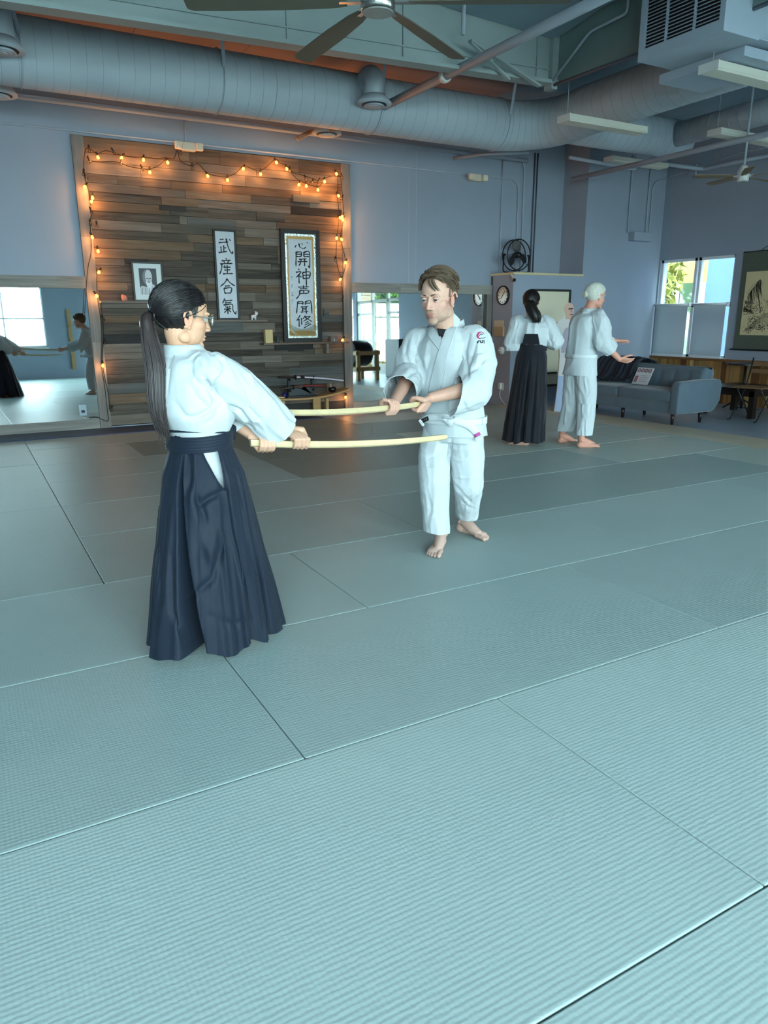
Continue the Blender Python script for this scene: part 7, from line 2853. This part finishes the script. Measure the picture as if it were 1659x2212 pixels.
def waist_band(parent, c, L, F, a, b, w, mat, name, tiltv=(0, 0, 0), k=4):
    rows = []
    for i in range(65):
        t = 2*math.pi*i/64
        d = L*math.cos(t)*a+F*math.sin(t)*b
        up = np.array([0, 0, 1.0])
        o = c+d+up*(tiltv[0]*math.cos(t)+tiltv[1]*math.sin(t))
        n_ = norm(d)
        row = []
        for j in range(3*k+1):
            s_ = j/(3*k)
            row.append(o+up*w*(s_-0.5)+n_*(0.0022*math.cos(2*math.pi*s_*k)))
        rows.append(row)
    return ribbon(name, rows, mat, parent, 0.005)


waist_band(girl, P(430, 947, 0), Lg, Fg, 0.149, 0.124, 0.062, m_hak, 'hakama_ties', (0.0, 0.010), 5)
waist_band(girl, P(430, 921, 0), Lg, Fg, 0.138, 0.115, 0.055, m_hak, 'waistband', (-0.012, -0.016), 2)
kp = P(493, 940, -0.02)
mb = MB()
mb.ell(kp, (0.020, 0.018, 0.034), np.array([Fg, Lg, (0, 0, 1)]), 14, 10)
mb.tube(smooth_path([kp+np.array([0, 0, 0.02]), kp+Fg*0.03+np.array([0, 0, 0.03]), kp+Fg*0.02+np.array([0, 0, -0.02])], 10), 0.012, 8)
mb.build('tie_knot', m_hak, girl, smooth=True)

# hair pulled back into a long ponytail
m_hairk = M('black_hair', (26, 23, 25), 0.32, 0.5, var=0.2, vscale=80)
m_hairk2 = M('dark_brown_hair', (46, 36, 36), 0.36, 0.5, var=0.25, vscale=80)


def keep_girl(l, f, u):
    if f > 0.03:
        return u > 0.052-0.55*max(0, abs(l)-0.05)
    if f > -0.002:
        return u > 0.022
    return u > -0.055+(0.0 if f < -0.03 else 0.6*(f+0.03))


v, f = hair_cap(hf, keep_girl, grow=0.004, noise=0.0012)
hair = mesh_obj('hair', v, f, m_hairk, girl, smooth=True)
rh = random.Random(8)
tie_l = np.array([0.0, -0.99, -0.36])
L = []
for k in range(1500):
    # starts along the hairline and over the scalp, all drawn to the tie
    th = rh.uniform(-math.pi, math.pi)
    el = rh.uniform(-0.25, 1.5)
    d0 = np.array([math.cos(th)*math.cos(el), math.sin(th)*math.cos(el), math.sin(el)])
    p0 = np.array((0, -0.014, 0.036))+d0*np.array((0.08, 0.1, 0.09))
    if not keep_girl(*p0):
        continue
    o_ = 0.004+0.006*rh.random()
    L.append(slerp_path(hf, d0, tie_l+np.array([rh.gauss(0, 0.06), 0, rh.gauss(0, 0.06)]), 9, o_, 0.006+0.004*rh.random(), 0.004))
for k in range(24):   # loose hair in front of the ear
    y0 = rh.uniform(0.0, 0.016)
    for s_ in (-1, 1):
        L.append(smooth_path([hf.w(s_*0.066, y0+0.025, 0.055), hf.w(s_*0.0725, y0+0.012, 0.03), hf.w(s_*0.0735, y0+0.004, 0.004-0.01*rh.random())], 6))
strands_obj('hair_strands', L, 0.0022, m_hairk, hair)
tie = on_scalp(hf, tie_l, 0.012)
MB().tube([tie+hf.L*0.020*math.cos(a)+hf.U*0.020*math.sin(a)-hf.F*0.004*math.cos(a) for a in np.linspace(0, 2*math.pi, 21)[:-1]], 0.0065, 8, closed=True).build('hair_tie', m_black, hair, smooth=True)
L = []
e1 = P(335, 790, 0.075)
e2 = P(340, 880, 0.095)
e3 = P(356, 945, 0.10)
for k in range(420):
    a, r_ = rh.uniform(0, 6.283), math.sqrt(rh.random())
    o_ = hf.L*math.cos(a)*r_+norm(hf.U*0.2+hf.F)*math.sin(a)*r_
    ln = rh.uniform(0.75, 1.0) if rh.random() < 0.35 else rh.uniform(0.93, 1.02)
    pts = smooth_path([tie+o_*0.012, tie-hf.F*0.022+np.array([0, 0, -0.03])+o_*0.024, e1+o_*np.array([0.040]*3), e2+o_*0.034, e3+o_*0.020+np.array([rh.gauss(0, 0.004), rh.gauss(0, 0.004), rh.gauss(0, 0.012)])], 16)
    L.append(pts[:max(6, int(17*ln))])
strands_obj('ponytail', L, 0.0030, m_hairk2, hair)
mb = MB()
cen = smooth_path([tie, tie-hf.F*0.022+np.array([0, 0, -0.03]), e1, e2, e3], 16)
mb.tube(cen[:-1], np.interp(np.linspace(0, 1, 16), [0, 0.12, 0.4, 0.75, 1], [0.013, 0.020, 0.031, 0.025, 0.006]), 14)
mb.build('ponytail_core', m_hairk2, hair, smooth=True)
# glasses
gl = None
m_gfr = M('glasses_frame', (108, 112, 104), 0.3, 0.5)
rims = []
for s_ in (-1, 1):
    cx = s_*0.033
    rim = [hf.w(cx+0.025*math.cos(a), 0.1035-0.006*math.cos(a)*s_, 0.0+0.020*math.sin(a)) for a in np.linspace(0, 2*math.pi, 29)[:-1]]
    mb = MB()
    mb.tube(rim, 0.0022, 6, closed=True)
    if gl is None:
        gl = mb.build('glasses', m_gfr, girl, smooth=True)
    else:
        mb.build('glasses_rim', m_gfr, gl, smooth=True)
    MB().add(rim, [tuple(range(28))]).build('glasses_lens', glassmat('spectacle_lens', (250, 252, 252), 0.12), gl)
    MB().tube(smooth_path([hf.w(s_*0.057, 0.098, 0.006), hf.w(s_*0.074, 0.05, 0.006), hf.w(s_*0.079, -0.002, 0.010), hf.w(s_*0.079, -0.014, 0.004)], 12), 0.0020, 6).build('glasses_temple', m_gfr, gl, smooth=True)
MB().tube(smooth_path([hf.w(-0.009, 0.108, 0.004), hf.w(0, 0.112, 0.007), hf.w(0.009, 0.108, 0.004)], 6), 0.0018, 6).build('glasses_bridge', m_gfr, gl, smooth=True)
# ------------------------------------------------------------------ background and mirror people
def pose_person(name_label, base, F, H, opts):
    """standing person from a pose in body coordinates; opts gives joints, clothes and hair"""
    F = norm((F[0], F[1], 0))
    Lv = np.cross((0, 0, 1), F)
    k = H/1.72
    B_ = np.array([base[0], base[1], 0.0])
    lean = opts.get('lean', 0.0)

    def W_(l, f, z):
        return B_+k*(Lv*l+F*(f+lean*max(0, z-0.9)))+np.array([0, 0, k*z])
    t = thing('person', name_label, 'person', (base[0], base[1], 0))
    J = dict(opts['J'])
    J = {a: (np.array(v[:3], float) if (isinstance(v, np.ndarray) or len(v) == 4) else W_(*v)) for a, v in J.items()}
    hd = opts.get('head', (0, 1, 0))
    hf = Frame(J['head'], Lv*hd[0]+F*hd[1]+np.array([0, 0, hd[2]]), (0, 0, 1), k*1.02)
    vx = opts.get('voxel', 0.0045)
    Vh, Fh = head_mesh(hf, vx, J['neck'], smooth=3)
    Ch = head_tone(hf, Vh, opts.get('skin', (214, 172, 150)), (176, 110, 104), (206, 128, 116))
    Ms = [(Vh, Fh)]
    Cs = [Ch]
    for s_, n in ((1, 'R'), (-1, 'L')):
        mb = MB()
        wr, el = J['wr'+n], J['el'+n]
        if 'grip' in opts:
            g, a = opts['grip'][n], opts['grip']['axis']
            w2 = g+norm(wr-g)*0.07
            grip_hand(mb, g, a, w2, s_, s=k)
            wr = w2
        else:
            ph = opts['hand'][n]
            open_hand(mb, wr, Lv*ph[0][0]+F*ph[0][1]+np.array([0, 0, ph[0][2]]), Lv*ph[1][0]+F*ph[1][1]+np.array([0, 0, ph[1][2]]), Lv*ph[2][0]+F*ph[2][1]+np.array([0, 0, ph[2][2]]), k*1.02)
        chain(mb, [wr, wr+(el-wr)*0.4, el], [0.027*k, 0.034*k, 0.042*k], 14)
        V_, F_ = remesh(mb, 0.0035 if vx < 0.006 else 0.005, 2)
        Ms.append((V_, F_))
        Cs.append(np.tile(np.array(S(opts.get('skin', (214, 172, 150)))), (len(V_), 1)))
    mb = MB()
    for s_, n in ((1, 'R'), (-1, 'L')):
        an, td = J['an'+n], opts['toe'][n]
        foot(mb, an, Lv*td[0]+F*td[1], s_, k, J['kn'+n])
    torso_loft(mb, [(J['pelvis'], 0.13*k, 0.10*k), (J['waist'], 0.12*k, 0.095*k), (J['chest'], 0.14*k, 0.10*k), (J['neck'], 0.06*k, 0.055*k)], Lv, F)
    for n in 'RL':
        chain(mb, [J['sh'+n], J['el'+n]], [0.05*k, 0.042*k], 12)
        chain(mb, [J['hip'+n], J['kn'+n]], [0.075*k, 0.05*k], 12)
    V_, F_ = remesh(mb, 0.0055, 2)
    Ms.append((V_, F_))
    Cs.append(np.tile(np.array(S(opts.get('skin', (214, 172, 150)))), (len(V_), 1)))
    Vb, Fb = join(*Ms)
    skin_obj('body', Vb, Fb, m_skin, t, colors=np.vstack(Cs))
    if opts.get('eyes'):
        eyes(hf, t, (60, 50, 44), (0, 1, -0.1), opts.get('brow', (110, 100, 90)), M('eyelid_skin3', (206, 160, 140), 0.5))
    # jacket
    hem = opts.get('hem', 'waist')
    ws = opts.get('wide', 1.0)
    c = J['chest']
    pv, wa = J['pelvis'], J['waist']
    rows = []
    if hem == 'skirt':
        lo = pv+np.array([0, 0, -0.13*k])
        rows += [(lo, 0.205*k*ws, 0.165*k*ws), (pv, 0.185*k*ws, 0.150*k*ws), (wa, 0.165*k*ws, 0.135*k*ws)]
    else:
        lo = wa+np.array([0, 0, -0.06*k])
        rows += [(lo, 0.120*k, 0.095*k), (wa, 0.135*k, 0.11*k), (0.5*(wa+c), 0.185*k*ws, 0.145*k*ws)]
    rows += [(c, 0.190*k*ws, 0.14*k*ws), (c+(J['neck']-c)*0.55, 0.17*k, 0.115*k), (c+(J['neck']-c)*0.85, 0.10*k, 0.085*k), (J['neck']+np.array([0, 0, 0.01]), 0.07*k, 0.068*k)]
    mb = MB()
    torso_loft(mb, rows, Lv, F)
    sl = {}
    for n in 'RL':
        sh, el, wr = J['sh'+n], J['el'+n], J['wr'+n]
        cu = el+(wr-el)*opts.get('cuff', 0.55)
        sl[n] = [sh, 0.5*(sh+el), el, cu+norm(cu-el)*0.02]
        r = opts.get('sleeve', 0.08)*k
        chain(mb, sl[n], [r*1.05, r*1.06, r, r*0.88], 16)
        chain(mb, [0.5*(J['neck']+sh)+np.array([0, 0, -0.03]), sh], [0.075*k, r*1.05], 14)
    Vj, Fj = remesh(mb, 0.007, 6)
    N = normals(Vj, Fj)
    for n in 'RL':
        Vj = limb_folds(Vj, N, sl[n], 0.09*k, 0.015, 17, 8, ord(n) % 7+opts.get('seed', 0), 0.4)
    q = (Vj-c)@np.array([Lv, F, (0, 0, 1)]).T
    Vj = Vj+N*((0.017*(1-1.7*np.abs(2*vnoise(np.stack([q[:, 0]*10, q[:, 1]*8, q[:, 2]*3.2+q[:, 0]*2], 1), 14+opts.get('seed', 0))-1)))[:, None])
    cuts = [(sl[n][-1]-norm(sl[n][-1]-J['el'+n])*0.02, sl[n][-1]-J['el'+n], 0.11*k, 0.14) for n in 'RL']
    cuts.append((lo+np.array([0, 0, 0.012]), (0, 0, -1), 0.36))
    cuts.append((J['neck'], (0, 0, 1), 0.10))
    Vj, Fj = cut_caps(Vj, Fj, cuts)
    Vj, Fj = compact(Vj, Fj)
    skin_obj('gi_jacket', Vj, Fj, m_gi, t, solid=0.004)
    cc = J['neck']+np.array([0, 0, -0.005])
    rows = []
    for a in np.linspace(-0.3*math.pi, 1.3*math.pi, 22):
        d = Lv*math.cos(a)-F*math.sin(a)
        b0_ = cc+d*0.084*k+np.array([0, 0, -0.02])
        t0 = cc+d*0.070*k+np.array([0, 0, 0.035])
        rows.append([b0_+(t0-b0_)*s_ for s_ in np.linspace(0, 1, 5)])
    ribbon('collar', rows, m_gi2, t, 0.008)
    if hem == 'skirt':
        bv = bvh_of(Vj, Fj)
        bl = belt_ring(0.5*(pv+wa), None, 0.18*k, 0.15*k, Lv, F, 0.04*k, m_belt, t, bv)
        if opts.get('knot', True):
            kp = 0.5*(pv+wa)+F*0.165*k*ws
            MB().ell(kp, (0.03, 0.02, 0.025), np.array([Lv, F, (0, 0, 1)])).build('belt_knot', m_belt, bl, smooth=True)
        mb = MB()
        lg = {}
        for n in 'RL':
            lg[n] = [J['hip'+n], 0.5*(J['hip'+n]+J['kn'+n]), J['kn'+n], 0.45*J['kn'+n]+0.55*J['an'+n], J['an'+n]+np.array([0, 0, 0.02])]
            chain(mb, lg[n], [0.11*k, 0.105*k, 0.095*k, 0.085*k, 0.078*k], 16)
        torso_loft(mb, [(pv+np.array([0, 0, -0.06]), 0.16*k, 0.12*k), (pv+np.array([0, 0, 0.05]), 0.15*k, 0.12*k)], Lv, F)
        Vp, Fp = remesh(mb, 0.007, 6)
        N = normals(Vp, Fp)
        for n in 'RL':
            Vp = limb_folds(Vp, N, lg[n], 0.10*k, 0.015, 14, 8, 31+opts.get('seed', 0), 0.35)
        Vp, Fp = cut_caps(Vp, Fp, [(J['an'+n]+np.array([0, 0, 0.05]), (0, 0, -1), 0.11*k) for n in 'RL'])
        Vp, Fp = compact(Vp, Fp)
        skin_obj('gi_trousers', Vp, Fp, m_gi, t, solid=0.004)
    else:
        o = opts['hakama']
        top = wa+np.array([0, 0, 0.015])
        bot = np.array([B_[0], B_[1], o.get('z', 0.05)])+F*o.get('df', 0.0)
        s_ = o.get('s', 1.0)*k
        Vk, Fk = hakama(t, top, bot, Lv, F, [(0, 0.13*s_), (0.12, 0.17*s_), (0.5, 0.20*s_), (1, o.get('a', 0.235)*s_)], [(0, 0.105*s_), (0.12, 0.145*s_), (0.5, 0.19*s_), (1, o.get('b', 0.25)*s_)], 0, m_hak_b,
                        groove=((270, 9, 0.10, 0.12, 0), (240, 5, 0.04, 0.05, 0), (300, 5, 0.04, 0.05, 0), (210, 5, 0.03, 0.05, 0), (330, 5, 0.03, 0.05, 0), (90, 9, 0.08, 0.1, 0), (60, 5, 0.04, 0.05, 0), (120, 5, 0.04, 0.05, 0)),
                        seed=opts.get('seed', 0)+4, hemwave=0.03, pleat=0.007, nth=140, nt=60)
        skin_obj('hakama', Vk, Fk, m_hak_b, t, solid=0.003)
        waist_band(t, wa+np.array([0, 0, -0.005]), Lv, F, 0.160*k, 0.136*k, 0.085*k, m_hak_b, 'hakama_ties', (0, 0), 5)
        if o.get('board'):
            c_ = wa-F*0.158*k+np.array([0, 0, 0.015])
            MB().prism([c_+Lv*0.095*k+np.array([0, 0, 0.01]), c_-Lv*0.095*k+np.array([0, 0, 0.01]), c_-Lv*0.07*k+np.array([0, 0, 0.12])-F*0.012, c_+Lv*0.07*k+np.array([0, 0, 0.12])-F*0.012], -F*0.02).build('back_board', m_hak_b, t, bevel=0.006)
    # hair
    st = opts['hair']
    mh = st['mat']
    if st['kind'] != 'none':
        def keep(l, f, u):
            if f > 0.03:
                return u > 0.058-0.5*max(0, abs(l)-0.05)
            if f > 0.0:
                return u > 0.02
            return u > -0.055+(0.0 if f < -0.03 else 0.5*(f+0.03))
        v, f = hair_cap(hf, keep, grow=st.get('grow', 0.006), noise=0.002, nu=48, nv=30)
        hair = mesh_obj('hair', v, f, mh, t, smooth=True)
        rh = random.Random(3)
        L = []
        tl = np.array(st.get('tie', (0.0, -0.95, -0.35)))
        for _ in range(st.get('n', 420)):
            th, el = rh.uniform(-math.pi, math.pi), rh.uniform(-0.25, 1.5)
            d0 = np.array([math.cos(th)*math.cos(el), math.sin(th)*math.cos(el), math.sin(el)])
            p0 = np.array((0, -0.014, 0.036))+d0*np.array((0.08, 0.1, 0.09))
            if not keep(*p0):
                continue
            if st['kind'] in ('tail', 'bun'):
                L.append(slerp_path(hf, d0, tl+np.array([rh.gauss(0, 0.08), 0, rh.gauss(0, 0.08)]), 7, 0.006+0.006*rh.random(), 0.008, 0.004))
            elif st['kind'] == 'curly':
                p = on_scalp(hf, d0, 0.01+0.03*rh.random())
                L.append(smooth_path([on_scalp(hf, d0, 0.0), p+np.array([rh.gauss(0, 0.012) for _ in range(3)]), p+np.array([rh.gauss(0, 0.02) for _ in range(3)]), p+np.array([rh.gauss(0, 0.02) for _ in range(3)])], 8))
            else:
                d1 = norm(d0+np.array([0.2*np.sign(d0[0]), -0.25, -0.5])*0.5)
                L.append(slerp_path(hf, d0, d1, 5, 0.008, 0.008, 0.002))
        strands_obj('hair_strands', L, st.get('r', 0.003), mh, hair)
        tie = on_scalp(hf, tl, 0.014)
        if st['kind'] == 'bun':
            mb = MB()
            mb.ell(tie-hf.F*0.008, (0.030*k, 0.022*k, 0.028*k), hf.ax, 16, 10)
            mb.build('hair_bun', mh, hair, smooth=True)
            L = []
            for _ in range(60):
                a = rh.uniform(0, 6.28)
                tilt = rh.uniform(-0.5, 0.5)
                L.append(np.array([tie-hf.F*0.008+(hf.L*math.cos(a+b)*0.031+hf.U*math.sin(a+b)*0.030-hf.F*0.02*math.sin(2*b+tilt))*k for b in np.linspace(0, 2.4, 8)]))
            strands_obj('bun_strands', L, 0.0022, mh, hair)
        if st['kind'] == 'tail':
            L = []
            e = [np.asarray(p_) for p_ in st['path'](hf, tie)]
            for _ in range(300):
                a, r_ = rh.uniform(0, 6.283), math.sqrt(rh.random())
                o_ = hf.L*math.cos(a)*r_+hf.F*math.sin(a)*r_*0.7
                L.append(smooth_path([tie+o_*0.015]+[p_+o_*w_+np.array([0, 0, rh.gauss(0, 0.012)]) for p_, w_ in zip(e, st['w'])], 10))
            strands_obj('ponytail', L, 0.0045, mh, hair)
            MB().tube(smooth_path([tie]+e, 10), np.interp(np.linspace(0, 1, 11), np.linspace(0, 1, len(e)+1), [0.012]+[w_*0.8 for w_ in st['w']]), 12).build('ponytail_core', mh, hair, smooth=True)
    return t, hf, J


m_hairw = M('white_hair', (196, 196, 184), 0.45, 0.4, var=0.15, vscale=60)
m_hairg = M('grey_hair', (150, 150, 150), 0.5, 0.35, var=0.2, vscale=60)
m_hairk3 = M('near_black_hair', (20, 16, 15), 0.45, 0.4, var=0.2, vscale=60)

# older man with white hair, seen from behind, hands held open to the right
eb = Body((5.85, 5.95))
ve, re_ = eb.v, eb.r
Fe = norm(re_*0.80+ve*0.60)
P = eb.p
pose_person('older man with white hair tied back, in white gi with open hands, by the sofa', (5.85, 5.95), Fe, 1.74, dict(
    J=dict(head=P(1287, 640, 0.0), neck=P(1272, 673, 0.0), chest=P(1262, 702, 0.0), waist=P(1256, 752, 0.0), pelvis=P(1254, 785, 0.0),
           shR=P(1292, 690, 0.10), elR=P(1303, 740, 0.12), wrR=P(1338, 776, 0.02), shL=P(1262, 686, -0.14), elL=P(1288, 728, -0.2), wrL=P(1328, 736, -0.25),
           hipR=P(1264, 800, 0.06), knR=P(1268, 872, 0.08), anR=np.array([5.775, 5.80, 0.09]), hipL=P(1242, 800, -0.06), knL=P(1236, 870, -0.05), anL=np.array([5.80, 6.14, 0.09])),
    head=(-0.05, 1, -0.12), hand=dict(R=((-0.1, 1, -0.18), (0.6, 0.1, 0.8), (0, 0.3, 1)), L=((0.0, 1, -0.05), (-0.3, 0.0, -1), (-0.5, 0.4, 0.4))),
    toe=dict(R=(-0.25, 1), L=(0.2, 0.9)), hem='skirt', hair=dict(kind='bun', mat=m_hairw, tie=(0.0, -0.97, -0.30), n=900, grow=0.012), skin=(206, 148, 128), seed=2, sleeve=0.082, cuff=0.45, knot=True, wide=0.92))
# ponytailed person in black hakama seen from behind
pb = Body((5.36, 6.30))
Fp_ = norm(pb.v*1.0+pb.r*0.10)
P = pb.p
pose_person('person with a dark ponytail in white jacket and black hakama, back turned, by the pier', (5.36, 6.30), Fp_, 1.68, dict(
    J=dict(head=P(1148, 654, -0.02), neck=P(1150, 690, 0.0), chest=P(1150, 708, 0.0), waist=P(1150, 748, 0.0), pelvis=P(1149, 775, 0.0),
           shR=P(1180, 702, 0.0), elR=P(1197, 735, 0.02), wrR=P(1190, 738, -0.25), shL=P(1120, 702, 0.0), elL=P(1107, 744, 0.02), wrL=P(1118, 740, -0.25),
           hipR=P(1162, 795, 0), knR=P(1165, 870, 0), anR=np.array([5.52, 6.32, 0.09]), hipL=P(1138, 795, 0), knL=P(1134, 870, 0), anL=np.array([5.33, 6.26, 0.09])),
    head=(-0.25, 1, -0.05), hand=dict(R=((0.4, 0.8, 0.1), (0.6, 0, -0.6), (0, 0.2, 1)), L=((-0.4, 0.8, 0.1), (-0.6, 0, -0.6), (0, 0.2, 1))),
    toe=dict(R=(-0.3, 1), L=(1.0, 0.15)), hem='waist', hakama=dict(z=0.035, a=0.235, b=0.22, board=True, s=1.0), wide=1.05,
    hair=dict(kind='tail', mat=m_hairk3, n=500, grow=0.012, tie=(-0.28, -0.94, -0.25), path=lambda h, tie: (tie-h.F*0.035-h.U*0.03, P(1155, 680, 0.16), P(1159, 694, 0.16)), w=(0.052, 0.066, 0.045)), skin=(206, 160, 140), seed=5, sleeve=0.085, cuff=0.3))


sc = bpy.data.scenes.get('workbench_scene')
if sc:
    bpy.data.scenes.remove(sc)
bpy.context.view_layer.update()
